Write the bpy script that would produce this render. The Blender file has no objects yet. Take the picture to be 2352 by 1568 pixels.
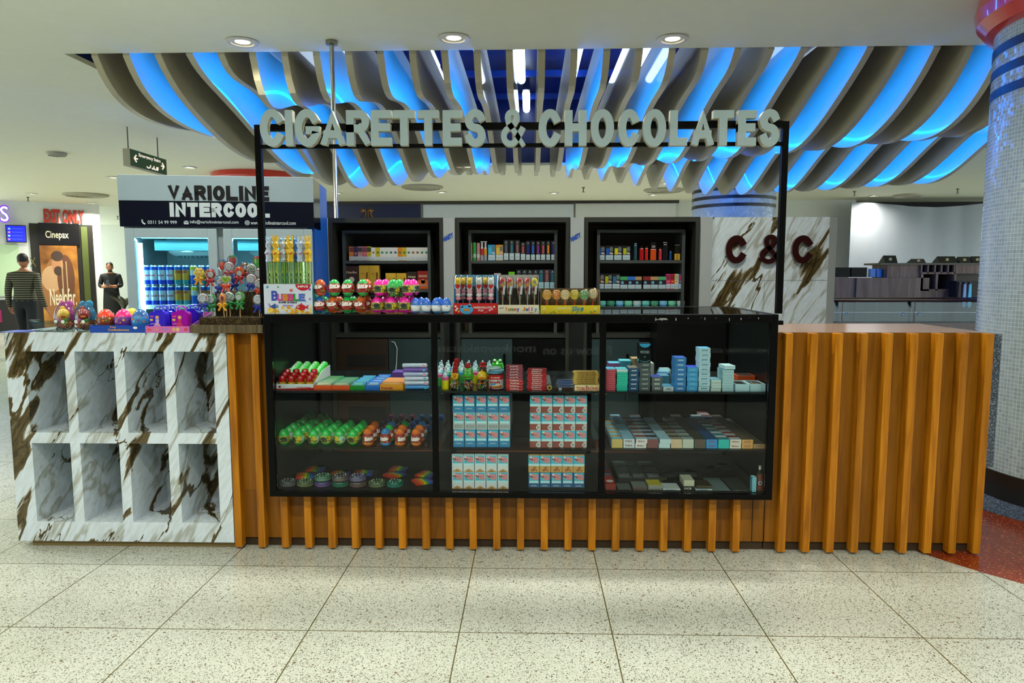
import bpy, math, random
from mathutils import Vector, Matrix
random.seed(7)
S = bpy.context.scene
COL = S.collection
PI = math.pi
# ---------------------------------------------------------------- camera, world, exposure
CAM = Vector((0, -3.4067, 1.4071))
FPX, PITCH, YAW, ROLL = 1598.0, -0.0983, -0.0259, -0.0012
_f = Vector((math.sin(YAW)*math.cos(PITCH), math.cos(YAW)*math.cos(PITCH), math.sin(PITCH)))
_r = Vector((math.cos(YAW), -math.sin(YAW), 0)); _u = _r.cross(_f)
_c, _s = math.cos(ROLL), math.sin(ROLL)
_r, _u = _c*_r + _s*_u, -_s*_r + _c*_u
cd = bpy.data.cameras.new('camera'); cam = bpy.data.objects.new('camera', cd); COL.objects.link(cam)
cd.sensor_width = 36; cd.lens = FPX/2352*36; cd.clip_start = .05
M = Matrix((( _r.x, _u.x, -_f.x, CAM.x), (_r.y, _u.y, -_f.y, CAM.y), (_r.z, _u.z, -_f.z, CAM.z), (0, 0, 0, 1)))
cam.matrix_world = M
S.camera = cam
w = bpy.data.worlds.new('world'); S.world = w; w.use_nodes = True
w.node_tree.nodes['Background'].inputs[0].default_value = (.80, .92, .92, 1)
w.node_tree.nodes['Background'].inputs[1].default_value = 3.5
S.view_settings.view_transform = 'Standard'; S.view_settings.look = 'None'
S.view_settings.gamma = 1; S.view_settings.use_curve_mapping = False
S.view_settings.exposure = 0.0
S.cycles.transparent_max_bounces = 32; S.cycles.max_bounces = 8; S.cycles.diffuse_bounces = 3
S.cycles.sample_clamp_indirect = 4
H = 3.15                                   # ceiling height

def at(px, py, ax, val):
    """point of the photograph (px, py) on the plane where axis ax equals val"""
    d = _f + _r*((px-1176)/FPX) - _u*((py-784)/FPX)
    return CAM + d*((val-CAM[ax])/d[ax])

# ---------------------------------------------------------------- colours and materials
def lin(c):
    return c/12.92 if c <= .04045 else ((c+.055)/1.055)**2.4
def C(h):
    if not isinstance(h, str): return h
    h = h.lstrip('#')
    return tuple(lin(int(h[i:i+2], 16)/255) for i in (0, 2, 4)) + (1,)
MAT = {}
def P(hexc, rough=.45, metal=0, coat=0, emit=0, alpha=1, name=None):
    """plain painted or plastic surface with a faint procedural mottling"""
    k = (hexc, rough, metal, coat, emit, alpha)
    if k in MAT: return MAT[k]
    m = bpy.data.materials.new(name or 'surface'); m.use_nodes = True
    b = m.node_tree.nodes['Principled BSDF']; c = C(hexc)
    b.inputs['Roughness'].default_value = rough; b.inputs['Metallic'].default_value = metal
    b.inputs['Coat Weight'].default_value = coat; b.inputs['Alpha'].default_value = alpha
    N, L = m.node_tree.nodes, m.node_tree.links
    if emit:
        b.inputs['Base Color'].default_value = c
        b.inputs['Emission Color'].default_value = c; b.inputs['Emission Strength'].default_value = emit
    else:
        n = N.new('ShaderNodeTexNoise'); n.inputs['Scale'].default_value = 9; n.inputs['Detail'].default_value = 3
        tc = N.new('ShaderNodeTexCoord'); L.new(tc.outputs['Object'], n.inputs['Vector'])
        mx = N.new('ShaderNodeMixRGB'); mx.inputs[1].default_value = tuple(v*.93 for v in c[:3])+(1,); mx.inputs[2].default_value = c
        L.new(n.outputs['Fac'], mx.inputs[0]); L.new(mx.outputs[0], b.inputs['Base Color'])
    MAT[k] = m
    return m
def nodes(name):
    m = bpy.data.materials.new(name); m.use_nodes = True
    return m, m.node_tree.nodes, m.node_tree.links, m.node_tree.nodes['Principled BSDF']
def ramp(N, stops, interp='LINEAR'):
    r = N.new('ShaderNodeValToRGB'); r.color_ramp.interpolation = interp
    e = r.color_ramp.elements
    while len(e) < len(stops): e.new(.5)
    for q, (p, c) in zip(e, stops): q.position = p; q.color = C(c)
    return r
def mathn(N, L, op, a, b=None, c=None):
    n = N.new('ShaderNodeMath'); n.operation = op
    for i, v in enumerate((a, b, c)):
        if v is None: continue
        if isinstance(v, (int, float)): n.inputs[i].default_value = v
        else: L.new(v, n.inputs[i])
    return n.outputs[0]
def glass(hexc='#ffffff', refl=.06, name='clear glass', rough=.02):
    m = bpy.data.materials.new(name); m.use_nodes = True
    N, L = m.node_tree.nodes, m.node_tree.links
    N.remove(N['Principled BSDF'])
    t = N.new('ShaderNodeBsdfTransparent'); t.inputs[0].default_value = C(hexc)
    g = N.new('ShaderNodeBsdfGlossy'); g.inputs['Roughness'].default_value = rough
    fr = N.new('ShaderNodeLayerWeight'); fr.inputs['Blend'].default_value = .12
    f = mathn(N, L, 'MULTIPLY_ADD', fr.outputs['Fresnel'], .9, refl-.04)
    x = N.new('ShaderNodeMixShader'); L.new(f, x.inputs[0]); L.new(t.outputs[0], x.inputs[1]); L.new(g.outputs[0], x.inputs[2])
    L.new(x.outputs[0], N['Material Output'].inputs[0])
    return m
GLASS = glass('#fafdfc', .05)
SHELFGLASS = glass('#eef7f5', .05)
FILM = glass('#f4f8fa', .10, 'clear wrapping film', .12)
CLEAR = glass('#dfecee', .08, 'clear plastic', .06)

def wood_mat(name, a, b, c, scale=1.0, rough=.38, vary=.35):
    m, N, L, B = nodes(name)
    tc = N.new('ShaderNodeTexCoord'); mp = N.new('ShaderNodeMapping'); mp.inputs['Scale'].default_value = (14*scale, 14*scale, 1.1*scale)
    L.new(tc.outputs['Object'], mp.inputs[0])
    oi = N.new('ShaderNodeObjectInfo')
    ad = N.new('ShaderNodeVectorMath'); ad.operation = 'ADD'; L.new(mp.outputs[0], ad.inputs[0])
    cb = N.new('ShaderNodeCombineXYZ'); L.new(mathn(N, L, 'MULTIPLY', oi.outputs['Random'], 37.0), cb.inputs[2]); L.new(cb.outputs[0], ad.inputs[1])
    n = N.new('ShaderNodeTexNoise'); n.inputs['Scale'].default_value = 2.2; n.inputs['Detail'].default_value = 7; n.inputs['Distortion'].default_value = .7
    L.new(ad.outputs[0], n.inputs['Vector'])
    r = ramp(N, [(.3, a), (.5, b), (.72, c)]); L.new(n.outputs['Fac'], r.inputs[0])
    hs = N.new('ShaderNodeHueSaturation'); L.new(r.outputs[0], hs.inputs['Color'])
    L.new(mathn(N, L, 'MULTIPLY_ADD', oi.outputs['Random'], vary, 1-vary/2), hs.inputs['Value'])
    L.new(hs.outputs[0], B.inputs['Base Color']); B.inputs['Roughness'].default_value = rough; B.inputs['Specular IOR Level'].default_value = .3 if rough > .3 else .5
    bm = N.new('ShaderNodeBump'); bm.inputs['Strength'].default_value = .08; L.new(n.outputs['Fac'], bm.inputs['Height']); L.new(bm.outputs[0], B.inputs['Normal'])
    return m
WOOD = wood_mat('honey stained wood', '#8a5206', '#a8690a', '#bd7d14')
WOOD_PANEL = wood_mat('panel wood', '#744606', '#8a5709', '#9a640f', .8)
WOOD_TOP = wood_mat('lacquered counter top', '#8f6b56', '#a07c66', '#b08d78', .8, .16)  # pale pinkish tone puts the top's reflection into its colour
DARKWOOD = wood_mat('weathered dark wood', '#3d3524', '#554a34', '#6b5f46', 2, .7)
FARWOOD = wood_mat('walnut laminate', '#4c382f', '#624b40', '#775d50', .5, .4)

def marble_mat():
    m, N, L, B = nodes('white marble with brown veins')
    tc = N.new('ShaderNodeTexCoord'); sx = N.new('ShaderNodeSeparateXYZ'); L.new(tc.outputs['Object'], sx.inputs[0])
    X_, Y_, Z_ = sx.outputs
    mp = N.new('ShaderNodeCombineXYZ')      # streaks run up to the right: across, along, depth
    L.new(mathn(N, L, 'ADD', mathn(N, L, 'MULTIPLY_ADD', Y_, .9, mathn(N, L, 'MULTIPLY', X_, 2.3)), mathn(N, L, 'MULTIPLY', Z_, -1.35)), mp.inputs[0])
    L.new(mathn(N, L, 'ADD', mathn(N, L, 'MULTIPLY', X_, .25), mathn(N, L, 'MULTIPLY', Z_, .42)), mp.inputs[1])
    L.new(mathn(N, L, 'MULTIPLY', Y_, .9), mp.inputs[2])
    n1 = N.new('ShaderNodeTexNoise'); n1.inputs['Scale'].default_value = 2.6; n1.inputs['Detail'].default_value = 5
    L.new(mp.outputs[0], n1.inputs['Vector'])
    mixv = N.new('ShaderNodeMixRGB'); mixv.inputs[0].default_value = .20
    L.new(mp.outputs[0], mixv.inputs[1]); L.new(n1.outputs['Color'], mixv.inputs[2])
    n2 = N.new('ShaderNodeTexNoise'); n2.inputs['Scale'].default_value = 2.5; n2.inputs['Detail'].default_value = 5; n2.inputs['Roughness'].default_value = .5
    L.new(mixv.outputs[0], n2.inputs['Vector'])
    d = mathn(N, L, 'ABSOLUTE', mathn(N, L, 'SUBTRACT', n2.outputs['Fac'], .5))
    n3 = N.new('ShaderNodeTexNoise'); n3.inputs['Scale'].default_value = 2.6; n3.inputs['Detail'].default_value = 2; L.new(mp.outputs[0], n3.inputs['Vector'])
    wd = mathn(N, L, 'MULTIPLY', mathn(N, L, 'MAXIMUM', mathn(N, L, 'SUBTRACT', n3.outputs['Fac'], .43), .0), .25)
    v = mathn(N, L, 'DIVIDE', d, mathn(N, L, 'ADD', wd, .004))
    r = ramp(N, [(.0, '#352c14'), (.4, '#5f5234'), (.62, '#4a3f22'), (.85, '#9a947e'), (1.0, '#cfdde6')]); L.new(v, r.inputs[0])
    n6 = N.new('ShaderNodeTexNoise'); n6.inputs['Scale'].default_value = 2.9; n6.inputs['Detail'].default_value = 4; L.new(mixv.outputs[0], n6.inputs['Vector'])
    r6 = ramp(N, [(.0, '#a08e68'), (.012, '#c4bba2'), (.03, '#ffffff')]); L.new(mathn(N, L, 'ABSOLUTE', mathn(N, L, 'SUBTRACT', n6.outputs['Fac'], .52)), r6.inputs[0])
    m6 = N.new('ShaderNodeMixRGB'); m6.blend_type = 'MULTIPLY'; m6.inputs[0].default_value = .6; L.new(r.outputs[0], m6.inputs[1]); L.new(r6.outputs[0], m6.inputs[2]); r = m6
    n5 = N.new('ShaderNodeTexNoise'); n5.inputs['Scale'].default_value = 30; n5.inputs['Detail'].default_value = 5; L.new(mixv.outputs[0], n5.inputs['Vector'])
    mx = N.new('ShaderNodeMixRGB'); mx.blend_type = 'MULTIPLY'; mx.inputs[0].default_value = .35
    r5 = ramp(N, [(.35, '#c9c4b4'), (.6, '#ffffff')]); L.new(n5.outputs['Fac'], r5.inputs[0])
    L.new(r.outputs[0], mx.inputs[1]); L.new(r5.outputs[0], mx.inputs[2])
    L.new(mx.outputs[0], B.inputs['Base Color']); B.inputs['Roughness'].default_value = .16
    return m
MARBLE = marble_mat()

def terrazzo(name, base, specks, joint, x0, y0, step, rough=.22, jw=.0035, speckamt=.62):
    m, N, L, B = nodes(name)
    tc = N.new('ShaderNodeTexCoord')
    cols = None
    prev = None
    for i, (sc, th, c) in enumerate(specks):
        vo = N.new('ShaderNodeTexVoronoi'); vo.inputs['Scale'].default_value = sc; L.new(tc.outputs['Object'], vo.inputs['Vector'])
        sp = N.new('ShaderNodeSeparateColor'); L.new(vo.outputs['Color'], sp.inputs[0])
        a = mathn(N, L, 'LESS_THAN', vo.outputs['Distance'], mathn(N, L, 'MULTIPLY', sp.outputs[1], .75))
        f = mathn(N, L, 'MULTIPLY', mathn(N, L, 'GREATER_THAN', sp.outputs[0], th), a)
        mx = N.new('ShaderNodeMixRGB'); L.new(f, mx.inputs[0]); mx.inputs[2].default_value = C(c)
        if prev is None: mx.inputs[1].default_value = C(base)
        else: L.new(prev, mx.inputs[1])
        prev = mx.outputs[0]
    n = N.new('ShaderNodeTexNoise'); n.inputs['Scale'].default_value = 1.3; n.inputs['Detail'].default_value = 4; L.new(tc.outputs['Object'], n.inputs['Vector'])
    rr = ramp(N, [(.3, '#e4e4de'), (.7, '#ffffff')]); L.new(n.outputs['Fac'], rr.inputs[0])
    mm = N.new('ShaderNodeMixRGB'); mm.blend_type = 'MULTIPLY'; mm.inputs[0].default_value = .8; L.new(prev, mm.inputs[1]); L.new(rr.outputs[0], mm.inputs[2])
    sx = N.new('ShaderNodeSeparateXYZ'); L.new(tc.outputs['Object'], sx.inputs[0])
    def line(o, off):
        u = mathn(N, L, 'DIVIDE', mathn(N, L, 'SUBTRACT', o, off-400*step), step)
        fr = mathn(N, L, 'FRACT', u)
        dd = mathn(N, L, 'MINIMUM', fr, mathn(N, L, 'SUBTRACT', 1.0, fr))
        return mathn(N, L, 'LESS_THAN', dd, jw/step/2)
    j = mathn(N, L, 'MAXIMUM', line(sx.outputs[0], x0), line(sx.outputs[1], y0))
    mj = N.new('ShaderNodeMixRGB'); L.new(j, mj.inputs[0]); L.new(mm.outputs[0], mj.inputs[1]); mj.inputs[2].default_value = C(joint)
    L.new(mj.outputs[0], B.inputs['Base Color']); B.inputs['Roughness'].default_value = rough
    return m
FLOOR = terrazzo('pale speckled terrazzo tiles', '#b9bdb2', [(420, .30, '#b4b8ac'), (300, .55, '#85887a'), (230, .74, '#43463c'), (110, .975, '#6d5a44')], '#4f4726', -2.0762, -.2, .6, rough=.25, jw=.005)
REDGRAN = terrazzo('red granite', '#7c2e14', [(300, .45, '#93401f'), (220, .65, '#4a1a0c'), (150, .86, '#b87a58')], '#8a5a44', -2.0762, .35, .9, rough=.18)
GREYGRAN = terrazzo('blue grey granite', '#4b5664', [(260, .4, '#27303a'), (180, .6, '#8894a0')], '#4b5664', 0, 0, 50, rough=.2)

def mosaic_mat():
    m, N, L, B = nodes('pale glass mosaic')
    uv = N.new('ShaderNodeUVMap')
    br = N.new('ShaderNodeTexBrick'); br.offset = 0; br.inputs['Scale'].default_value = 1
    br.inputs['Brick Width'].default_value = 1; br.inputs['Row Height'].default_value = 1; br.inputs['Mortar Size'].default_value = .045
    br.inputs['Color1'].default_value = C('#9fadab'); br.inputs['Color2'].default_value = C('#8d9c9b'); br.inputs['Mortar'].default_value = C('#c8d0c8')
    L.new(uv.outputs[0], br.inputs['Vector'])
    L.new(br.outputs['Color'], B.inputs['Base Color'])
    rr = N.new('ShaderNodeMapRange'); L.new(br.outputs['Fac'], rr.inputs[0]); rr.inputs[3].default_value = .12; rr.inputs[4].default_value = .6
    L.new(rr.outputs[0], B.inputs['Roughness'])
    wn = N.new('ShaderNodeTexWhiteNoise'); wn.noise_dimensions = '2D'
    fl = N.new('ShaderNodeVectorMath'); fl.operation = 'FLOOR'; L.new(uv.outputs[0], fl.inputs[0]); L.new(fl.outputs[0], wn.inputs['Vector'])
    nm = N.new('ShaderNodeVectorMath'); nm.operation = 'SUBTRACT'; L.new(wn.outputs['Color'], nm.inputs[0]); nm.inputs[1].default_value = (.5, .5, .5)
    sc = N.new('ShaderNodeVectorMath'); sc.operation = 'SCALE'; sc.inputs['Scale'].default_value = .10; L.new(nm.outputs[0], sc.inputs[0])
    ge = N.new('ShaderNodeNewGeometry'); a = N.new('ShaderNodeVectorMath'); L.new(ge.outputs['Normal'], a.inputs[0]); L.new(sc.outputs[0], a.inputs[1])
    nn = N.new('ShaderNodeVectorMath'); nn.operation = 'NORMALIZE'; L.new(a.outputs[0], nn.inputs[0]); L.new(nn.outputs[0], B.inputs['Normal'])
    return m
MOSAIC = mosaic_mat()
BLACK = P('#050505', .4); BLACK.node_tree.nodes['Principled BSDF'].inputs['Specular IOR Level'].default_value = .12; CEIL = P('#e6e5c8', .6); BLACKMOSAIC = P('#0c0c0b', .38)
def EM(hexc, s):
    return P(hexc, .5, emit=s)

# ---------------------------------------------------------------- mesh building
_TXT = {}
def text_mesh(s, bold=.0, font_scale=1):
    k = (s, bold)
    if k in _TXT: return _TXT[k]
    cu = bpy.data.curves.new('t', 'FONT'); cu.body = s; cu.offset = bold; cu.resolution_u = 3
    ob = bpy.data.objects.new('t', cu); COL.objects.link(ob)
    dg = bpy.context.evaluated_depsgraph_get(); dg.update()
    me = bpy.data.meshes.new_from_object(ob.evaluated_get(dg))
    V = [(v.co.x, v.co.y) for v in me.vertices]; F = [tuple(p.vertices) for p in me.polygons]
    # boundary edges for extrusion
    cnt = {}
    for f in F:
        for a, b in zip(f, f[1:]+f[:1]):
            e = (min(a, b), max(a, b)); cnt.setdefault(e, []).append((a, b))
    E = [v[0] for v in cnt.values() if len(v) == 1]
    bpy.data.objects.remove(ob); bpy.data.meshes.remove(me); bpy.data.curves.remove(cu)
    xs = [v[0] for v in V] or [0, 1]; ys = [v[1] for v in V] or [0, 1]
    x0, x1, y0, y1 = min(xs), max(xs), min(ys), max(ys)
    V = [((x-x0)/max(1e-6, x1-x0), (y-y0)/max(1e-6, y1-y0)) for x, y in V]
    _TXT[k] = (V, F, E, (x1-x0)/max(1e-6, y1-y0))
    return _TXT[k]

class MB:
    def __init__(s): s.v = []; s.f = []; s.m = []; s.mats = []; s.uv = {}; s.sm = []
    def mi(s, m):
        if m not in s.mats: s.mats.append(m)
        return s.mats.index(m)
    def add(s, V, F, m, smooth=False):
        o = len(s.v); k = s.mi(m); s.v += [tuple(p) for p in V]
        for f in F: s.f.append(tuple(i+o for i in f)); s.m.append(k); s.sm.append(smooth)
        return s
    def box(s, x0, x1, y0, y1, z0, z1, m, skip=''):
        V = [(x0, y0, z0), (x1, y0, z0), (x1, y1, z0), (x0, y1, z0), (x0, y0, z1), (x1, y0, z1), (x1, y1, z1), (x0, y1, z1)]
        F = {'b': (0, 3, 2, 1), 't': (4, 5, 6, 7), 'f': (0, 1, 5, 4), 'k': (2, 3, 7, 6), 'l': (3, 0, 4, 7), 'r': (1, 2, 6, 5)}
        return s.add(V, [F[k] for k in F if k not in skip], m)
    def quad(s, a, b, c, d, m): return s.add([a, b, c, d], [(0, 1, 2, 3)], m)
    def prism(s, poly, ax, a, b, m, smooth=False):
        """polygon (pairs in the two other axes) extruded along axis ax from a to b"""
        def pt(p, t):
            q = list(p); q.insert(ax, t); return tuple(q)
        n = len(poly); V = [pt(p, a) for p in poly]+[pt(p, b) for p in poly]
        s.add(V, [tuple(range(n)), tuple(reversed(range(n, 2*n)))], m)
        return s.add(V, [(i, (i+1) % n+0, (i+1) % n+n, i+n) for i in range(n)], m, smooth)
    def lathe(s, prof, c, mats, seg=20, ax=2):
        """prof [(r, h)], mats one material or one per band"""
        n = len(prof); V = []
        for r, h in prof:
            for j in range(seg):
                t = 2*PI*j/seg; p = [r*math.cos(t), r*math.sin(t)]; p.insert(ax, h)
                V.append((c[0]+p[0], c[1]+p[1], c[2]+p[2]))
        for i in range(n-1):
            m = mats[min(i, len(mats)-1)] if isinstance(mats, (list, tuple)) else mats
            s.add([V[i*seg+j] for j in range(seg)]+[V[(i+1)*seg+j] for j in range(seg)], [(j, (j+1) % seg, seg+(j+1) % seg, seg+j) for j in range(seg)], m, True)
        m0 = mats[0] if isinstance(mats, (list, tuple)) else mats; m1 = mats[-1] if isinstance(mats, (list, tuple)) else mats
        if prof[0][0] > 1e-5: s.add(V[:seg], [tuple(reversed(range(seg)))], m0)
        if prof[-1][0] > 1e-5: s.add(V[-seg:], [tuple(range(seg))], m1)
        return s
    def tube(s, pts, r, m, seg=8, closed=False):
        pts = [Vector(p) for p in pts]; n = len(pts); V = []
        rs = r if isinstance(r, (list, tuple)) else [r]*n
        for i, p in enumerate(pts):
            a = pts[i-1] if (i > 0 or closed) else p; b = pts[(i+1) % n] if (i < n-1 or closed) else p
            d = (b-a).normalized() if (b-a).length > 1e-9 else Vector((0, 0, 1))
            u = d.cross(Vector((0, 0, 1)) if abs(d.z) < .9 else Vector((1, 0, 0))).normalized(); v = d.cross(u)
            for j in range(seg):
                t = 2*PI*j/seg; V.append(p+(u*math.cos(t)+v*math.sin(t))*rs[i])
        F = []
        for i in range(n if closed else n-1):
            k = (i+1) % n
            F += [(i*seg+j, i*seg+(j+1) % seg, k*seg+(j+1) % seg, k*seg+j) for j in range(seg)]
        if not closed: F += [tuple(range(seg)), tuple(reversed(range((n-1)*seg, n*seg)))]
        return s.add(V, F, m, True)
    def ball(s, c, r, m, seg=12, rings=8):
        rx, ry, rz = r if isinstance(r, (list, tuple)) else (r, r, r)
        V = [(c[0], c[1], c[2]-rz)]; F = []
        for i in range(1, rings):
            a = -PI/2+PI*i/rings
            V += [(c[0]+rx*math.cos(a)*math.cos(2*PI*j/seg), c[1]+ry*math.cos(a)*math.sin(2*PI*j/seg), c[2]+rz*math.sin(a)) for j in range(seg)]
        V.append((c[0], c[1], c[2]+rz)); e = len(V)-1
        F += [(0, 1+(j+1) % seg, 1+j) for j in range(seg)]
        for i in range(rings-2):
            a, b = 1+i*seg, 1+(i+1)*seg
            F += [(a+j, a+(j+1) % seg, b+(j+1) % seg, b+j) for j in range(seg)]
        a = 1+(rings-2)*seg; F += [(a+j, a+(j+1) % seg, e) for j in range(seg)]
        return s.add(V, F, m, True)
    def text(s, t, o, ux, uz, m, bold=.0, depth=0, fn=None):
        """text filling the box that starts at o and spans the vectors ux (line) and uz (up); depth extrudes along ux x uz"""
        V, F, E, _ = text_mesh(t, bold)
        o, ux, uz = Vector(o), Vector(ux), Vector(uz); nrm = ux.cross(uz).normalized()
        A = [o+ux*x+uz*y for x, y in V]
        if fn: A = [fn(p) for p in A]
        if depth:
            Bk = [p for p in A]; A = [p+nrm*depth for p in A]; n = len(A)
            s.add(A+Bk, F+[(b, a, a+n, b+n) for a, b in E], m)
        else: s.add(A, F, m)
        return s
    def disc(s, c, r, m, ax=1, seg=16, sq=1.0):
        V = []
        for j in range(seg):
            t = 2*PI*j/seg; p = [r*math.cos(t), r*sq*math.sin(t)]; p.insert(ax, 0)
            V.append((c[0]+p[0], c[1]+p[1], c[2]+p[2]))
        return s.add(V, [tuple(range(seg))], m)
    def poly(s, pts, m): return s.add(pts, [tuple(range(len(pts)))], m)
    def build(s, name, parent=None, bev=0, loc=None, rotz=0):
        me = bpy.data.meshes.new(name); me.from_pydata(s.v, [], s.f)
        for m in s.mats: me.materials.append(m)
        me.polygons.foreach_set('material_index', s.m); me.polygons.foreach_set('use_smooth', s.sm)
        me.update()
        o = bpy.data.objects.new(name, me); COL.objects.link(o)
        if bev:
            b = o.modifiers.new('bevel', 'BEVEL'); b.width = bev; b.segments = 2; b.limit_method = 'ANGLE'; b.angle_limit = .7
        if loc: o.location = loc
        if rotz: o.rotation_euler.z = rotz
        if parent: o.parent = parent
        return o
def tag(o, label, cat, group=None, kind=None):
    if label: o['label'] = label
    if cat: o['category'] = cat
    if group: o['group'] = group
    if kind: o['kind'] = kind
    return o
def thing(name, label, cat, loc=(0, 0, 0), group=None, rotz=0):
    o = bpy.data.objects.new(name, None); COL.objects.link(o); o.empty_display_size = .05
    o.location = loc; o.rotation_euler.z = rotz
    return tag(o, label, cat, group)
def struct(mb, name): return tag(mb.build(name), None, None, None, 'structure')
def dup(root, loc, label, rotz=None, group=None):
    r = root.copy(); COL.objects.link(r); r.location = loc; r['label'] = label
    if rotz is not None: r.rotation_euler.z = rotz
    if group: r['group'] = group
    for ch in root.children:
        c = ch.copy(); COL.objects.link(c); c.parent = r
        for g in ch.children:
            d = g.copy(); COL.objects.link(d); d.parent = c
    return r
ORD = 'first second third fourth fifth sixth seventh eighth ninth tenth eleventh twelfth thirteenth fourteenth fifteenth sixteenth seventeenth eighteenth nineteenth twentieth'.split()
TENS = {20: 'twenty', 30: 'thirty'}
def nth(i):
    if i < 20: return ORD[i]
    t, u = divmod(i+1, 10)
    return {2: 'twentieth', 3: 'thirtieth'}[t] if u == 0 else TENS[t*10]+'-'+ORD[u-1]

# ---------------------------------------------------------------- heavy block lettering drawn with broad strokes
def _arc(cx, cy, rx, ry, a0, a1, n=14):
    return [(cx+rx*math.cos(math.radians(a0+(a1-a0)*i/n)), cy+ry*math.sin(math.radians(a0+(a1-a0)*i/n))) for i in range(n+1)]
def _rr(c, n=5):
    return c
GL = {
 'I': [[(.5, 0), (.5, 1)]], 'T': [[(0, 1), (1, 1)], [(.5, 0), (.5, 1)]], 'L': [[(0, 1), (0, 0), (1, 0)]], 'H': [[(0, 0), (0, 1)], [(1, 0), (1, 1)], [(0, .52), (1, .52)]],
 'E': [[(1, 1), (0, 1), (0, 0), (1, 0)], [(0, .52), (.9, .52)]], 'A': [[(.0, 0), (.5, 1), (1, 0)], [(.2, .27), (.8, .27)]], 'V': [[(0, 1), (.5, 0), (1, 1)]], 'N': [[(0, 0), (0, 1), (1, 0), (1, 1)]],
 'M': [[(0, 0), (0, 1), (.5, .25), (1, 1), (1, 0)]], 'O': [_arc(.5, .5, .5, .5, 90, 450, 36)], 'C': [_arc(.5, .5, .5, .5, 38, 322, 28)], 'D': [[(0, 0), (0, 1)]+_arc(.45, .5, .55, .5, 90, -90)+[(0, 0)]],
 'G': [_arc(.5, .5, .5, .5, 38, 345, 28)+[(1, .42), (.62, .42)]], 'R': [[(0, 0), (0, 1)]+_arc(.62, .74, .34, .26, 90, -90)+[(0, .48)], [(.55, .48), (1, 0)]], 'P': [[(0, 0), (0, 1)]+_arc(.6, .74, .4, .26, 90, -90)+[(0, .48)]],
 'B': [[(0, 0), (0, 1)]+_arc(.62, .76, .32, .24, 90, -90)+[(0, .52)], [(0, .52)]+_arc(.62, .26, .38, .26, 90, -90)+[(0, 0)]], 'U': [[(0, 1)]+_arc(.5, .36, .5, .36, 180, 360)+[(1, 1)]], 'X': [[(0, 0), (1, 1)], [(0, 1), (1, 0)]], 'Y': [[(0, 1), (.5, .45), (1, 1)], [(.5, 0), (.5, .45)]],
 'S': [_arc(.5, .755, .5, .245, 25, 270, 16)+_arc(.5, .255, .5, .255, 90, -160, 16)], 'K': [[(0, 0), (0, 1)], [(1, 1), (.08, .45)], [(.35, .6), (1, 0)]],
 '&': [[(1, 0), (.26, .66)]+_arc(.45, .83, .24, .17, 205, -20, 10)+[(.55, .62), (.15, .45)]+_arc(.36, .25, .36, .25, 150, 330, 12)+[(.96, .44)]],
}
def stroke(mb, pts, t, fr, m, ms, depth):
    """one broad stroke: offset both sides with mitred corners; fr maps (x, y, out) to space"""
    n = len(pts); closed = math.hypot(pts[0][0]-pts[-1][0], pts[0][1]-pts[-1][1]) < 1e-6
    if closed: pts = pts[:-1]; n -= 1
    else:
        def ext(a, b):
            d = math.hypot(a[0]-b[0], a[1]-b[1]); return (a[0]+(a[0]-b[0])/d*t/2, a[1]+(a[1]-b[1])/d*t/2)
        pts = [ext(pts[0], pts[1])]+list(pts[1:-1])+[ext(pts[-1], pts[-2])]
    Lf, Rt_ = [], []
    for i in range(n):
        a = pts[i-1] if (i or closed) else None; b = pts[(i+1) % n] if (i < n-1 or closed) else None; p = pts[i]
        ds = []
        for q0_, q1_ in ((a, p), (p, b)):
            if q0_ is None or q1_ is None: continue
            d = math.hypot(q1_[0]-q0_[0], q1_[1]-q0_[1]); ds.append(((q1_[0]-q0_[0])/d, (q1_[1]-q0_[1])/d))
        nx_, ny_ = -sum(d[1] for d in ds), sum(d[0] for d in ds); l = math.hypot(nx_, ny_) or 1; nx_, ny_ = nx_/l, ny_/l
        k = min(2.2, 1/max(.3, (-ds[0][1])*nx_+ds[0][0]*ny_))
        Lf.append((p[0]+nx_*t/2*k, p[1]+ny_*t/2*k)); Rt_.append((p[0]-nx_*t/2*k, p[1]-ny_*t/2*k))
    m_ = n if closed else n-1
    V = []
    for l_, r_ in zip(Lf, Rt_): V += [fr(l_, depth), fr(r_, depth), fr(l_, 0), fr(r_, 0)]
    F = [(4*i, 4*i+1, 4*((i+1) % n)+1, 4*((i+1) % n)) for i in range(m_)]
    mb.add(V, F, m)
    if depth:
        F = []
        for i in range(m_):
            j = (i+1) % n; F += [(4*i, 4*j, 4*j+2, 4*i+2), (4*i+1, 4*i+3, 4*j+3, 4*j+1)]
        if not closed: F += [(0, 2, 3, 1), (4*n-4, 4*n-3, 4*n-1, 4*n-2)]
        mb.add(V, F, ms)
def block(mb, ch, o, ux, uz, t, m, depth=0, ms=None):
    """block letter ch in the box at o spanned by ux, uz; stroke width t, raised by depth"""
    o, ux, uz = Vector(o), Vector(ux), Vector(uz); W, Hh = ux.length, uz.length; ex, ez = ux/W, uz/Hh; nn = ex.cross(ez)
    t = min(t, W*.999)
    def fr(p, d):
        x = min(max(p[0], 0), W); z = min(max(p[1], 0), Hh); return o+ex*x+ez*z+nn*d
    for k, pl in enumerate(GL[ch]):
        q = []
        for x, y in pl:
            p = (t/2+x*(W-t), t/2+y*(Hh-t))
            if not q or math.hypot(p[0]-q[-1][0], p[1]-q[-1][1]) > 1e-7: q.append(p)
        stroke(mb, q, t, fr, m, ms or m, depth+(.00012*k))
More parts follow.
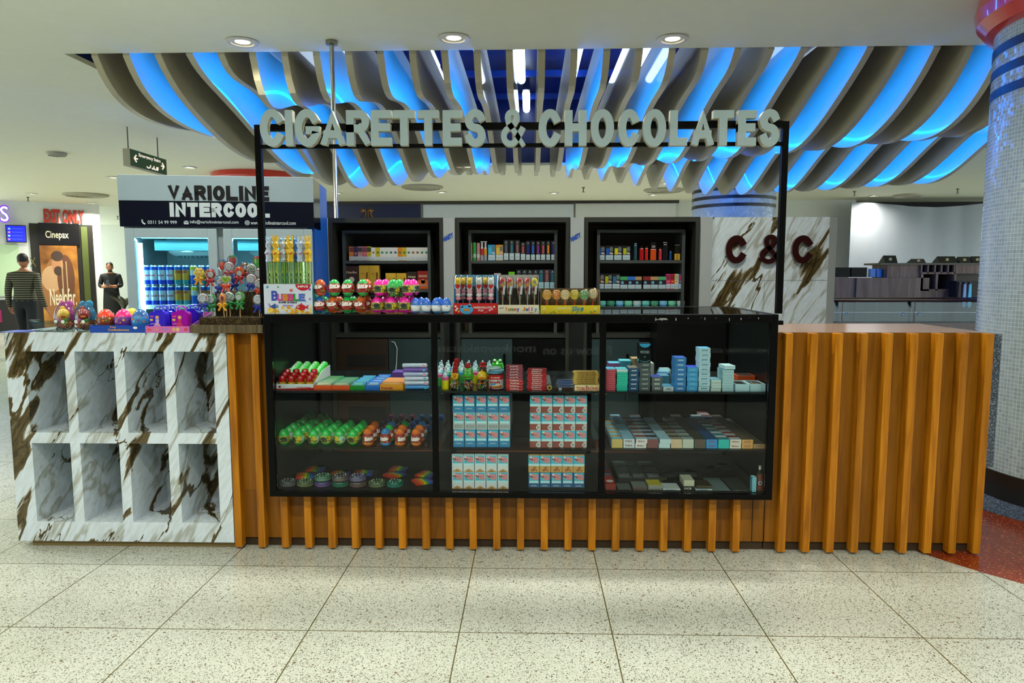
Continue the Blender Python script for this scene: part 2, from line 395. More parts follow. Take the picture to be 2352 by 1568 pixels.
def blocks(mb, s, o, ux, uz, t, m, depth=0, ms=None, gap=.28):
    """a word in block letters filling the box"""
    o, ux, uz = Vector(o), Vector(ux), Vector(uz); W = ux.length; ex = ux/W
    rel_ = [.62*t/ (uz.length) if c == 'I' else (.35 if c == ' ' else 1) for c in s]
    rel_ = [(.0 if c == 'I' else (.45 if c == ' ' else 1.0)) for c in s]; nI = s.count('I')
    free = W-nI*t-gap*t*(len(s)-1); wl = free/max(.01, sum(rel_)); x = 0
    for c, r in zip(s, rel_):
        cw = t if c == 'I' else wl*r
        if c != ' ': block(mb, c, o+ex*x, ex*cw, uz, t, m, depth, ms)
        x += cw+gap*t
# ---------------------------------------------------------------- the setting
VX0, VX1, VY0, VY1 = -3.72, 6.4, 2.25, 8.15      # opening in the ceiling
mb = MB(); mb.quad((-16, -4.4, 0), (16, -4.4, 0), (16, 22, 0), (-16, 22, 0), FLOOR); struct(mb, 'floor')
CX, CY, CR = 3.62, 1.02, .70                      # front mosaic column
def ring(name, r, z, m):
    b = MB(); b.lathe([(r, 0), (r, z)], (CX, CY, 0), m, 72); return struct(b, name)
ring('floor_inlay_red', 1.92, .0012, REDGRAN)
ring('floor_inlay_grey', .98, .0024, GREYGRAN)
mb = MB()
for a in ((-16, 16, -4.4, VY0), (-16, VX0, VY0, VY1), (VX1, 16, VY0, VY1), (-16, 16, VY1, 22)):
    mb.box(a[0], a[1], a[2], a[3], H, H+.04, CEIL)
struct(mb, 'ceiling')
NAVY = P('#041a5c', .35); NAVY2 = P('#0a2f86', .3)
mb = MB(); t = .05; ZT = 4.25
mb.box(VX0-t, VX0, VY0, VY1, H+.04, ZT, NAVY); mb.box(VX1, VX1+t, VY0, VY1, H+.04, ZT, NAVY)
mb.box(VX0-t, VX1+t, VY0-t, VY0, H+.04, ZT, NAVY); mb.box(VX0-t, VX1+t, VY1, VY1+t, H+.04, ZT, NAVY)
mb.box(VX0-t, VX1+t, VY0-t, VY1+t, ZT, ZT+t, NAVY)
for y in (3.2, 4.6, 6.2, 7.4): mb.box(VX0, VX1, y, y+.05, 4.02, 4.1, NAVY2)
struct(mb, 'ceiling_recess')
# lamp tubes up in the recess
for i, (x, y) in enumerate([(-.12, 4.8), (.56, 4.8), (-.06, 7.0), (1.35, 4.8), (-1.2, 4.8)]):
    b = MB(); b.tube([(x, y, 4.0), (x, y+(1.5 if y < 6 else 1.0), 4.0)], .055, EM('#cfe6ff', 9), 10); b.box(x-.05, x+.05, y, y+1.0, 4.05, 4.25, NAVY)
    tag(b.build('tube_light'), 'white tube light above the baffles, ' + ['nearest one over the ampersand', 'over the second C of the sign', 'farther one over the ampersand', 'over the middle O', 'over the letter R'][i], 'lamp', 'tube lights in the ceiling recess')
# wavy baffles
WAVE = [(-3.6, .25, .10, 4.5, .5), (-3.23, .27, .11, 4.8, 1.05), (-2.97, .34, .20, 5, 1.8), (-2.71, .36, .21, 5, 2.5), (-2.45, .36, .24, 4.4, 2.9), (-2.2, .35, .25, 3.6, 3.2), (-1.7, .34, .24, 3.6, 3.1), (-1.0, .31, .15, 3.6, 3.0),
        (0, .30, .12, 3.6, 3.0), (1.2, .32, .12, 3.6, 2.5), (2.0, .31, .18, 3.6, 1.9), (3.0, .30, .20, 3.6, 1.3), (4.4, .29, .22, 3.6, .45), (6.5, .29, .22, 3.6, -.7)]
def drop(X, Y):
    """how far the lower edge of the baffle at X hangs below the ceiling"""
    t = Y-VY0
    for a, b in zip(WAVE, WAVE[1:]):
        if X <= b[0] or b is WAVE[-1]: break
    k = min(1, max(0, (X-a[0])/(b[0]-a[0]))); m, A, Pd, tm = [p+(q_-p)*k for p, q_ in zip(a[1:], b[1:])]
    if X > -2.6: m += .022*min(t, 4.5)
    env = 1-math.exp(-t/.2); e = min(1, max(0, (t-4.9)/1.1)); end = 1-.85*e*e*(3-2*e)
    return max(.0, env*(m+A*math.cos(2*PI*(t-tm)/Pd))*end)
FIN = P('#b2a886', .42, coat=.3)
LED = EM((.0, .165, 1.0, 1), 80)
FT = .055
def fin_mesh(X):
    b = MB(); n = 70; pr = []
    for i in range(n+1):
        y = VY0+.012+(VY1-VY0-.03)*i/n; pr.append((y, H-drop(X, y)))
    V = []
    for y, z in pr:
        V += [(X-FT/2, y, z), (X+FT/2, y, z), (X-FT/2, y, H+.26), (X+FT/2, y, H+.26)]
    F = []
    for i in range(n):
        a, c = 4*i, 4*i+4
        F += [(a, a+1, c+1, c), (a+2, c+2, c+3, a+3), (a, c, c+2, a+2), (a+1, a+3, c+3, c+1)]
    F += [(0, 2, 3, 1), (4*n, 4*n+1, 4*n+3, 4*n+2)]
    b.add(V, F, FIN, False); return b, pr
NF = 35
FX = [-3.48+.255*i for i in range(NF)]
for i, X in enumerate(FX):
    b, pr = fin_mesh(X)
    f = b.build('ceiling_baffle')
    tag(f, 'wavy cream ceiling baffle over the shop, %s from the left end' % nth(i), 'ceiling baffle', 'wavy ceiling baffles')
    # a strip of blue LEDs in every second gap, fixed to the face turned away from the middle
    g = i if X < 0 else i-1
    j = i-1 if X < 0 else i
    if (X < 0 and i % 2 == 0 and i > 0) or (X >= 0 and i % 2 == 1):
        sgn = -1 if X < 0 else 1
        b = MB(); V = []
        for k, (y, z) in enumerate(pr):
            xx = X+sgn*(FT/2+.004); zz = z+.11
            V += [(xx, y, zz-.014), (xx, y, zz+.014), (X+sgn*FT/2, y, zz+.014), (X+sgn*FT/2, y, zz-.014)]
        n = len(pr)
        F = [(4*k+q, 4*k+(q+1) % 4, 4*k+4+(q+1) % 4, 4*k+4+q) for k in range(n-1) for q in range(4)]
        b.add(V, F, LED); b.build('led_strip', f)['label'] = 'blue light strip'
# downlights: (pixel, size) rows in view, and unseen rows over the shop front, two of them added fill
TRIM = P('#cfccc0', .3); LAMP = EM('#fff3d0', 14)
RING_M, DISC_M = None, None
def ld(x, y, label, watts=26, size=.085, lit=True):
    t = thing('downlight', label, 'downlight', (x, y, H), 'round recessed downlights')
    b = MB(); b.lathe([(size*1.02, -.001), (size*1.38, -.004), (size*1.38, -.012), (size, -.016), (size*.96, -.004)], (0, 0, 0), TRIM, 28); b.build('trim_ring', t)
    b = MB(); b.lathe([(.0001, -.006), (size*.97, -.003)], (0, 0, 0), LAMP, 28); b.build('lamp_disc', t)
    if lit:
        l = bpy.data.lights.new('downlight_lamp', 'AREA'); l.shape = 'DISK'; l.size = size*1.9; l.energy = watts*.8; l.color = (1, .97, .88); l.spread = 2.5
        o = bpy.data.objects.new('downlight_lamp', l); COL.objects.link(o); o.parent = t; o.location = (0, 0, -.022)
FRONT = [(557, 95), (1042, 86), (1545, 88)]
for k, p in enumerate(FRONT):
    q = at(p[0], p[1], 2, H); ld(q.x, q.y, 'large lit downlight in the row before the baffles, %s' % ['first from the left', 'in the middle', 'last of three'][k], 30)
for k, (p, s) in enumerate([((435, 385), 'right of the hanging stairs sign'), ((260, 408), 'left of the drinks fridge header'), ((72, 445), 'above the purple letter S'), ((210, 466), 'above the exit doorway, right side'),
        ((1015, 442), 'above the middle cabinet, left one'), ((1273, 444), 'above the middle cabinet, right one'), ((1530, 422), 'left of the far banded column, nearer one'), ((1500, 448), 'left of the far banded column, farther one'),
        ((2015, 420), 'above the white hoarding, nearer one'), ((2007, 450), 'above the white hoarding, farther one'), ((1370, 384), 'under the far baffle ends, behind the word chocolates'), ((1110, 384), 'under the far baffle ends, below the letter S'), ((775, 444), 'beside the steel pole over the cabinets')]):
    q = at(p[0], p[1], 2, H-.01); ld(q.x, q.y, 'small lit downlight ' + s, 16 if 'hoarding' in s else (110 if 'purple' in s or 'exit' in s or 'fridge' in s else 55), .085)
k = 0
for y, xs, wt, nm in ((-2.25, (-4.6, -2.9, -1.25, .45, 2.1, 3.8), 27, 'aisle row before the shop'), (-3.75, (-4.6, -2.9, -1.25, .45, 2.1, 3.8), 38, 'row along the dark shop front'), (.35, (-5.2, -3.6, -1.95, -.35, 1.3, 5.3), 30, 'row over the counters')):  # shop-front and counter rows added out of view to brighten case and cabinets
    for i_, x in enumerate(xs): ld(x, y, 'large downlight in the %s, %s from the left' % (nm, nth(i_)), wt)
# round air vents and sprinklers
for k, (p, r, s) in enumerate([((197, 446), .45, 'above the exit doorway'), ((1525, 435), .42, 'beside the far banded column'), ((970, 428), .42, 'above the middle cabinet'), ((130, 350), .13, 'in the ceiling left of the stairs sign'), ((2085, 447), .3, 'above the white hoarding')]):
    q = at(p[0], p[1], 2, H); b = MB()
    for rr in (1, .8, .6, .4): b.lathe([(r*rr, 0), (r*rr, -.03), (r*(rr-.14), -.05), (r*(rr-.19), -.01)], (0, 0, 0), P('#a29d83', .5), 32)
    tag(b.build('air_vent', loc=(q.x, q.y, H)), 'round ceiling air vent ' + s, 'air vent', 'round ceiling vents')
for p, s in (((64, 456), 'above the purple S'), ((1340, 434), 'above the right cabinet'), ((2200, 437), 'beside the big mosaic column'), ((1963, 443), 'above the white hoarding'), ((270, 500), 'left of the fridge')):
    q = at(p[0], p[1]-4, 2, H); b = MB(); b.lathe([(.03, 0), (.03, -.02), (.012, -.025), (.012, -.09), (.035, -.095), (.035, -.1)], (0, 0, 0), P('#6f6a55', .4, .6), 12)
    tag(b.build('sprinkler', loc=(q.x, q.y, H)), 'small ceiling sprinkler ' + s, 'sprinkler', 'ceiling sprinklers')
# columns
RED = P('#c62a10', .25, coat=.5); PLINTH = P('#1b1a14', .25)
def column(x, y, r, label, plinth=True):
    t = thing('mosaic_column', label, 'column', (x, y, 0))
    seg = 72; b = MB()
    zs = [0.16, H]; V = []
    b.lathe([(r, .16), (r, H)], (0, 0, 0), MOSAIC, seg)
    b.f = b.f[:seg]; b.m = b.m[:seg]; b.sm = b.sm[:seg]
    o = b.build('shaft', t); uvl = o.data.uv_layers.new(name='UVMap')
    tile = .0245; nu = round(2*PI*r/tile)
    for p in o.data.polygons:
        j = p.index
        for li, (u, v) in zip(p.loop_indices, ((j, 0), (j+1, 0), (j+1, 1), (j, 1))):
            uvl.data[li].uv = (u*nu/seg, .16/tile+v*round((H-.16)/tile))
    for z in (2.50, 2.63, 2.765): b = MB(); b.lathe([(r+.0005, z), (r+.003, z), (r+.003, z+.055), (r+.0005, z+.055)], (0, 0, 0), BLACKMOSAIC, seg); b.build('black_band', t)
    b = MB(); b.lathe([(r+.001, H-.24), (r+.05, H-.225), (r+.10, H-.16), (r+.115, H-.09), (r+.10, H-.002), (r+.001, H-.002)], (0, 0, 0), RED, seg); b.build('red_capital', t)
    b = MB(); b.lathe([(r+.004, 0), (r+.018, 0), (r+.018, .17), (r+.004, .17)], (0, 0, 0), PLINTH, seg); b.build('plinth', t)
    return t
column(CX, CY, CR, 'big mosaic column with black bands beside the wooden counter')
q = at(1686, 470, 1, 8.95); column(q.x, 9.0, .70, 'far banded column rising behind the marble panel')
q = at(597, 400, 1, 9.2); column(q.x, 9.2, .72, 'far column with red capital above the drinks fridge')
# walls
WALL = P('#c9cab8', .6); WALLW = P('#d3d6d0', .6); DARK = P('#17130c', .35)
mb = MB(); mb.box(-16, 16, 21.6, 21.8, 0, H, WALL); struct(mb, 'wall_back')
YW = 13.9
def wallpx(name, px0, px1, py0, py1, Y, m, th=.1):
    a = at(px0, py0, 1, Y); b = at(px1, py1, 1, Y); mb = MB(); mb.box(a.x, b.x, Y, Y+th, b.z, a.z, m); return mb, a, b
a = at(700, 600, 1, YW).x; b_ = at(1960, 600, 1, YW).x
mb = MB(); mb.box(a-1.2, b_, YW, YW+.15, 0, H, WALL)
struct(mb, 'wall_far')
mb, q0, q1 = wallpx('navy', 722, 968, 462, 700, YW-.12, P('#07123a', .4), .1)
o = tag(mb.build('shop_fascia'), 'navy shop fascia with a gold emblem behind the left cabinet', 'fascia board')
GOLD = P('#b07a30', .35, .7); b = MB(); c = at(843, 488, 1, YW-.13)
for sx in (-1, 1):
    b.tube([(c.x+sx*.03, c.y, c.z-.12), (c.x+sx*.03, c.y, c.z+.05), (c.x+sx*.09, c.y, c.z+.13), (c.x+sx*.15, c.y, c.z+.05), (c.x+sx*.09, c.y, c.z-.02), (c.x+sx*.15, c.y, c.z-.12)], .014, GOLD, 6)
    b.ball((c.x+sx*.09, c.y, c.z+.05), (.03, .01, .03), GOLD)
b.build('gold_emblem', o)
mb, q0, q1 = wallpx('pan', 972, 1316, 470, 700, YW-.1, P('#c0c6c6', .5), .08); tag(mb.build('wall_cladding'), 'pale wall panel behind the middle cabinet under the ceiling gap', 'wall panel')
mb, q0, q1 = wallpx('pan', 1322, 1548, 464, 700, YW-.1, P('#c9c9bd', .5), .08); tag(mb.build('wall_cladding'), 'cream wall panel behind the right cabinet beside the far column', 'wall panel')
mb, q0, q1 = wallpx('gap', 720, 1560, 461, 466, YW-.16, P('#2c2415', .6), .05); struct(mb, 'gap_shade_1')  # dark strip paints the shade of the gap under the ceiling
# ---------------------------------------------------------------- the kiosk
# marble counter with eight open niches
ZM = 1.112
t = thing('marble_counter', 'white marble counter with eight open niches below the toy eggs', 'counter', (-2.07, .35, 0))
def rel(o, p):
    o.parent = p; o.matrix_parent_inverse = Matrix.Translation(-p.location); return o
def part(mb, name, p, bev=0, label=None):
    o = mb.build(name, None, bev); rel(o, p)
    if label: o['label'] = label
    return o
nx = [(-2.532, -2.334), (-2.283, -2.082), (-2.030, -1.829), (-1.777, -1.579)]
nz = [(.138, .549), (.604, 1.018)]
b = MB(); L0, L1 = -2.636, -1.512; D = .34
xs = [L0]+[v for q in nx for v in q]+[L1]
for i in range(0, len(xs), 2): b.box(xs[i], xs[i+1], 0, D, .035, ZM, MARBLE)
for x0, x1 in nx:
    for z0, z1 in ((.035, .138), (.549, .604), (1.018, ZM)): b.box(x0, x1, 0, D, z0, z1, MARBLE)
b.box(L0, L1, D, D+.03, .035, ZM, MARBLE); b.box(L0, L1, D+.03, .66, 1.07, ZM, MARBLE); b.box(L0, L0+.03, D+.03, .66, .035, 1.07, MARBLE)
part(b, 'body', t)
b = MB(); b.box(L0+.05, L1, .03, .62, 0, .035, P('#8a7440', .6)); part(b, 'toe_kick', t)
# slatted wooden counter, two lengths
PZ = .1203; BW, BD = .036, .05
def counter(label, xa, xb, batts, zt, depth):
    t = thing('slatted_counter', label, 'counter', ((xa+xb)/2, .3, 0))
    b = MB(); b.box(xa, xb, BD, BD+.02, .045, zt-.001, WOOD_PANEL); part(b, 'panel', t)
    b = MB(); b.box(xa, xb, BD+.01, depth, .0, .045, P('#3a2a12', .7)); part(b, 'toe_kick', t)
    for x, z in batts:
        b = MB(); b.box(x, x+BW, 0, BD, .010, z, WOOD); part(b, 'batten', t, .002)
    return t
XS = 1.128
c1 = counter('long wooden slatted base under the glass display case', L1+.002, 1.186, [(L1+.004+PZ*i, 1.108 if i < 2 else .296) for i in range(22)], .296, .66)
b = MB(); b.box(L1+.002, -1.30, BD, BD+.02, .296, 1.108, WOOD_PANEL); b.box(L1+.002, -1.30, BD+.02, .66, 1.09, 1.108, WOOD_TOP); b.box(-1.32, -1.30, BD+.02, .66, .296, 1.09, WOOD_PANEL); part(b, 'end_panel', c1)
b = MB(); b.box(-1.30, 1.186, BD+.02, .70, .27, .296, WOOD_PANEL); part(b, 'deck', c1)
b = MB(); b.box(XS, XS+.003, BD-.0008, BD, .045, .296, BLACK); part(b, 'seam', c1)
c2 = counter('tall wooden slatted counter beside the mosaic column', 1.192, 2.243, [(1.246+PZ*i, 1.112) for i in range(9)], 1.112, .66)
b = MB(); b.box(1.21, 2.2435, BD+.02, .66, 1.085, 1.113, WOOD_TOP); b.box(1.21, 2.2435, BD, BD+.02, 1.1121, 1.113, WOOD_TOP); part(b, 'top', c2)
b = MB(); b.box(2.223, 2.243, BD+.02, .66, .045, 1.085, WOOD_PANEL); part(b, 'side_panel', c2)
# glass display case
X0, X1, YF, YB, Z0, Z1 = -1.297, 1.187, -.06, .74, .298, 1.208
ZS1, ZS2, ZS0 = .828, .540, .325
t = case = thing('display_case', 'long black framed glass display case full of sweets and cigarettes', 'display case', (-.05, .3, Z0))
b = MB(); F_ = .034
for x in (X0, X1-F_):
    for y in (YF, YB-F_): b.box(x, x+F_, y, y+F_, Z0, Z1, BLACK)
for y in (YF, YB-F_):
    b.box(X0+F_, X1-F_, y, y+F_, Z0, Z0+.026, BLACK); b.box(X0+F_, X1-F_, y, y+F_, Z1-.040, Z1, BLACK)
for x in (X0, X1-F_):
    b.box(x, x+F_, YF+F_, YB-F_, Z0, Z0+.026, BLACK); b.box(x, x+F_, YF+F_, YB-F_, Z1-.040, Z1, BLACK)
part(b, 'frame', t, .002)
for x in (-.479, .339):
  for y in (YF, YB-.03):
    b = MB(); b.box(x, x+.028, y, y+.03, Z0+.026, Z1-.04, BLACK); part(b, 'mullion', t)
b = MB(); b.box(X0+F_, X1-F_, YF+F_, YB-F_, Z0, ZS0, BLACK); part(b, 'floor_panel', t)
bays = [(X0+F_+.001, -.480), (-.450, .338), (.368, X1-F_-.001)]
for i, (a, c) in enumerate(bays):
    b = MB(); b.box(a, c, YF+.012, YF+.017, Z0+.0265, Z1-.041, GLASS); part(b, 'front_pane', t)
    for z in (ZS1, ZS2):
        b = MB(); b.box(a+.004, c-.004, YF+.03, YB-.05, z-.010, z, SHELFGLASS if z == ZS2 else P('#141a1a', .2)); part(b, 'shelf', t, label='glass shelf' if z == ZS2 else 'dark shelf')
    for z in (ZS1, ZS2):
        for xx in (a+.002, c-.014):
            b = MB(); b.box(xx, xx+.012, YF+.08, YF+.11, z-.022, z-.0105, P('#c9ced2', .2, 1)); part(b, 'shelf_pin', t)
b = MB(); b.box(X0+F_, X1-F_, YF+F_, YB-F_, Z1-.008, Z1-.001, GLASS); part(b, 'top_pane', t)
for x in (X0+.012, X1-.016):
    b = MB(); b.box(x, x+.004, YF+F_, YB-F_, Z0+.027, Z1-.041, P('#0d0f0e', .3)); part(b, 'side_panel', t)
for px in (720, 838, 876, 1211, 1331, 1532, 1652):
    q = at(px, 744, 1, YB-.02); b = MB(); b.box(q.x-.026, q.x-.001, YB-.05, YB-.035, Z1-.062, Z1-.041, P('#aab6b8', .25, .8)); b.box(q.x+.001, q.x+.026, YB-.05, YB-.035, Z1-.062, Z1-.041, P('#aab6b8', .25, .8)); part(b, 'glass_clip', t)
b = MB()
for i in range(12):
    x = .55+.05*i+random.uniform(-.02, .02); s_ = random.uniform(.002, .004); b.box(x, x+s_, YF-.0006, YF, 1.188+random.uniform(-.012, .008), 1.19+random.uniform(0, .004), P('#b8bcb6', .6))
b.box(.62, .655, YF-.0006, YF, 1.187, 1.190, P('#b8bcb6', .6)); b.box(.60, .66, YF-.0006, YF, 1.182, 1.1845, P('#b8bcb6', .6)); part(b, 'paint_chips', t)
q = at(1797, 741, 1, YF); b = MB(); b.box(X1, X1+.03, YF+.02, YF+.05, q.z-.012, q.z+.008, BLACK); part(b, 'corner_latch', t)
# sign on its frame
YS = .012
t = thing('shop_sign', 'white block letter shop sign on a black frame above the display case', 'sign', (-.05, YS, Z1))
for px in (600, 1796):
    q = at(px, 500, 1, YS+.014).x
    b = MB(); b.box(q-.0145, q+.0145, YS, YS+.03, Z1, 2.122, BLACK); part(b, 'post', t, .001)
pl, pr_ = at(600, 500, 1, YS+.014).x, at(1796, 500, 1, YS+.014).x
for z0, z1 in ((2.092, 2.125), (2.010, 2.027)):
    b = MB(); b.box(pl+.0145, pr_-.0145, YS+.002, YS+.028, z0, z1, BLACK); part(b, 'crossbar', t)
LETW = P('#c0d6de', .12, coat=.8); LETSIDE = P('#c9c7ad', .4)
LT = [('C', 598, 651), ('I', 654, 673), ('G', 677.5, 733), ('A', 735.5, 791), ('R', 796, 849), ('E', 852.5, 898), ('T', 903, 952), ('T', 959, 1007), ('E', 1017, 1060), ('S', 1068, 1115), ('&', 1150.5, 1207), ('C', 1237, 1290), ('H', 1297, 1348), ('O', 1356.5, 1411), ('C', 1420, 1471), ('O', 1476, 1531), ('L', 1538, 1580), ('A', 1588, 1642.6), ('T', 1637, 1686.7), ('E', 1694, 1739), ('S', 1744, 1792.8)]
LNAMES = {}
for ch, a, c in LT:
    yf = YS-.036; rnd = ch in 'CGSO&'
    p0 = at(a, 336.5 if rnd else 334, 1, yf); p1 = at(c, 250 if rnd else 252.5, 1, yf)
    b = MB()
    block(b, ch, (p0.x, YS+.001, p0.z), (p1.x-p0.x, 0, 0), (0, 0, p1.z-p0.z), .0365 if ch != '&' else .027, LETW, .037, LETSIDE)
    part(b, 'ampersand' if ch == '&' else 'letter', t)
# ---------------------------------------------------------------- drinks fridge
fa = at(281, 450, 1, .98); fr_rot = math.radians(8.5)
FW, FDp, FH = 1.172, .62, 2.0
FS = FW/1.255
t = fridge = thing('drinks_fridge', 'two door drinks fridge with a lit cabinet and black and white header', 'fridge', (fa.x, .98, 0), None, fr_rot)
WH = P('#94a3a8', .35); FB = P('#0b4a9a', .35)
def fpart(mb, name, parent=None, label=None, bev=0):
    o = mb.build(name, parent or fridge, bev)
    if label: o['label'] = label
    return o
HZ = 1.70
b = MB(); w_ = .045
b.box(0, w_, 0, FDp, .08, 2.02, WH); b.box(FW-w_, FW, 0, FDp, 1.12, 2.02, FB); b.box(FW-w_, FW, 0, FDp, .08, 1.12, P('#0c0f14', .4)); b.box(w_, FW-w_, FDp-.03, FDp, .08, 2.02, P('#cfe6ea', .4))
b.box(w_, FW-w_, 0.0, FDp-.03, 1.66, 1.70, WH); b.box(w_, FW-w_, .02, FDp-.03, .08, .3, WH); b.box(FW/2-.035, FW/2+.035, .0, .03, .3, 1.66, P('#8d9ba0', .4)); fpart(b, 'body')
b = MB(); b.box(.01, FW-.01, .03, .6, 0, .08, P('#22262a', .6)); fpart(b, 'kick_plate')
b = MB(); b.box(-.012, FW+.004, -.03, .25, HZ, 2.018, P('#0a0e1c', .15, coat=.6)); hd = fpart(b, 'header_sign')
b = MB(); b.box(-.013, FW+.005, -.033, -.0295, 1.862, 2.019, P('#8799a0', .25, coat=.4)); b.box(-.013, FW+.005, -.033, .25, 2.0185, 2.021, P('#c3ced0', .25)); b.build('white_band', hd)
BK = P('#08090c', .4); LTX = P('#a9b6ba', .4)
b = MB()
blocks(b, 'VARIOLINE', (.305*FS, -.0345, 1.866), (.66*FS, 0, 0), (0, 0, .094), .026, BK)
blocks(b, 'INTERCOOL', (.31*FS, -.0315, 1.762), (.655*FS, 0, 0), (0, 0, .09), .026, LTX)
for s_, x, w2, h2 in (('0311 54 99 999', .165, .188, .0215), ('info@variolineintercool.com', .438, .318, .026), ('www.variolineintercool.com', .836, .30, .0235)):
    b.text(s_, (x*FS, -.0315, 1.717), (w2*FS, 0, 0), (0, 0, h2), LTX, .01)
b.tube([(FS*.133, -.031, 1.745), (FS*.130, -.031, 1.735), (FS*.136, -.031, 1.722), (FS*.150, -.031, 1.715)], .005, LTX, 6)
b.poly([(.398*FS, -.0315, 1.716), (.428*FS, -.0315, 1.716), (.428*FS, -.0315, 1.738), (.398*FS, -.0315, 1.738)], LTX); b.tube([(.398*FS, -.032, 1.738), (.413*FS, -.032, 1.726), (.428*FS, -.032, 1.738)], .0014, BK, 4)
b.disc(((.813*FS), -.0315, 1.728), .016, LTX, 1, 20)
for a_ in (-.008, 0, .008): b.tube([((.798*FS), -.032, 1.728+a_), ((.828*FS), -.032, 1.728+a_)], .001, BK, 4)
b.tube([((.813*FS), -.032, 1.744), ((.806*FS), -.032, 1.728), ((.813*FS), -.032, 1.712)], .001, BK, 4); b.tube([((.813*FS), -.032, 1.744), ((.820*FS), -.032, 1.728), ((.813*FS), -.032, 1.712)], .001, BK, 4)
b.build('header_lettering', hd)
FRAME = P('#8fa0a6', .3)
for x0, x1, hx in ((.012, FW/2-.02, FW/2-.05), (FW/2+.02, FW-.012, FW/2+.05)):
    b = MB(); bw = .055
    b.box(x0, x0+bw, -.028, -.002, .30, 1.69, FRAME); b.box(x1-bw, x1, -.028, -.002, .30, 1.69, FRAME)
    b.box(x0+bw, x1-bw, -.028, -.002, 1.632, 1.69, FRAME); b.box(x0+bw, x1-bw, -.028, -.002, .30, .36, FRAME)
    d = fpart(b, 'door', bev=.003)
    b = MB(); b.box(x0+bw, x1-bw, -.018, -.012, .36, 1.632, glass('#eafcff', .045, 'fridge door glass')); b.build('door_glass', d)
    b = MB(); b.box(hx-.008, hx+.008, -.05, -.029, .8, 1.1, P('#5c686c', .3)); b.build('handle', d)
for x in (.060, FW-.085):
    b = MB(); b.box(x, x+.022, .035, .06, .34, 1.60, EM('#c8f6ff', 7)); fpart(b, 'light_tube', label='lit white light tube')
b = MB(); b.box(.08, FW-.08, .05, .075, 1.630, 1.645, EM('#8fe6ff', 1.6)); fpart(b, 'top_light', label='lit strip under the top')
for z in (1.195, .93, .65): b = MB(); b.box(.05, FW-.05, .07, .52, z-.012, z, P('#d4e4e6', .4)); b.box(.05, FW-.05, .062, .07, z-.02, z+.008, P('#e6f2f2', .4)); fpart(b, 'shelf')
for x in (.34, .86):
    b = MB(); b.box(x-.2, x+.2, .10, .45, 1.555, 1.62, P('#4f8f98', .5)); b.lathe([(.16, 1.555), (.16, 1.545), (.13, 1.525), (.06, 1.518), (.001, 1.516)], (x, .26, 0), P('#cfe6e8', .4), 32)
    for k in range(22):
        a_ = 2*PI*k/22; b.box(x+.1*math.cos(a_)-.004, x+.1*math.cos(a_)+.004, .26+.1*math.sin(a_)-.012, .26+.1*math.sin(a_)+.012, 1.512, 1.522, P('#5f8f98', .5))
    fpart(b, 'fan_grille')
l = bpy.data.lights.new('fridge_light', 'AREA'); l.shape = 'RECTANGLE'; l.size = 1.1; l.size_y = .03; l.energy = 4; l.color = (.55, .92, 1)
o = bpy.data.objects.new('fridge_light', l); COL.objects.link(o); o.parent = fridge; o.location = (FW/2, .06, 1.625); o.rotation_euler = (-.35, 0, 0)
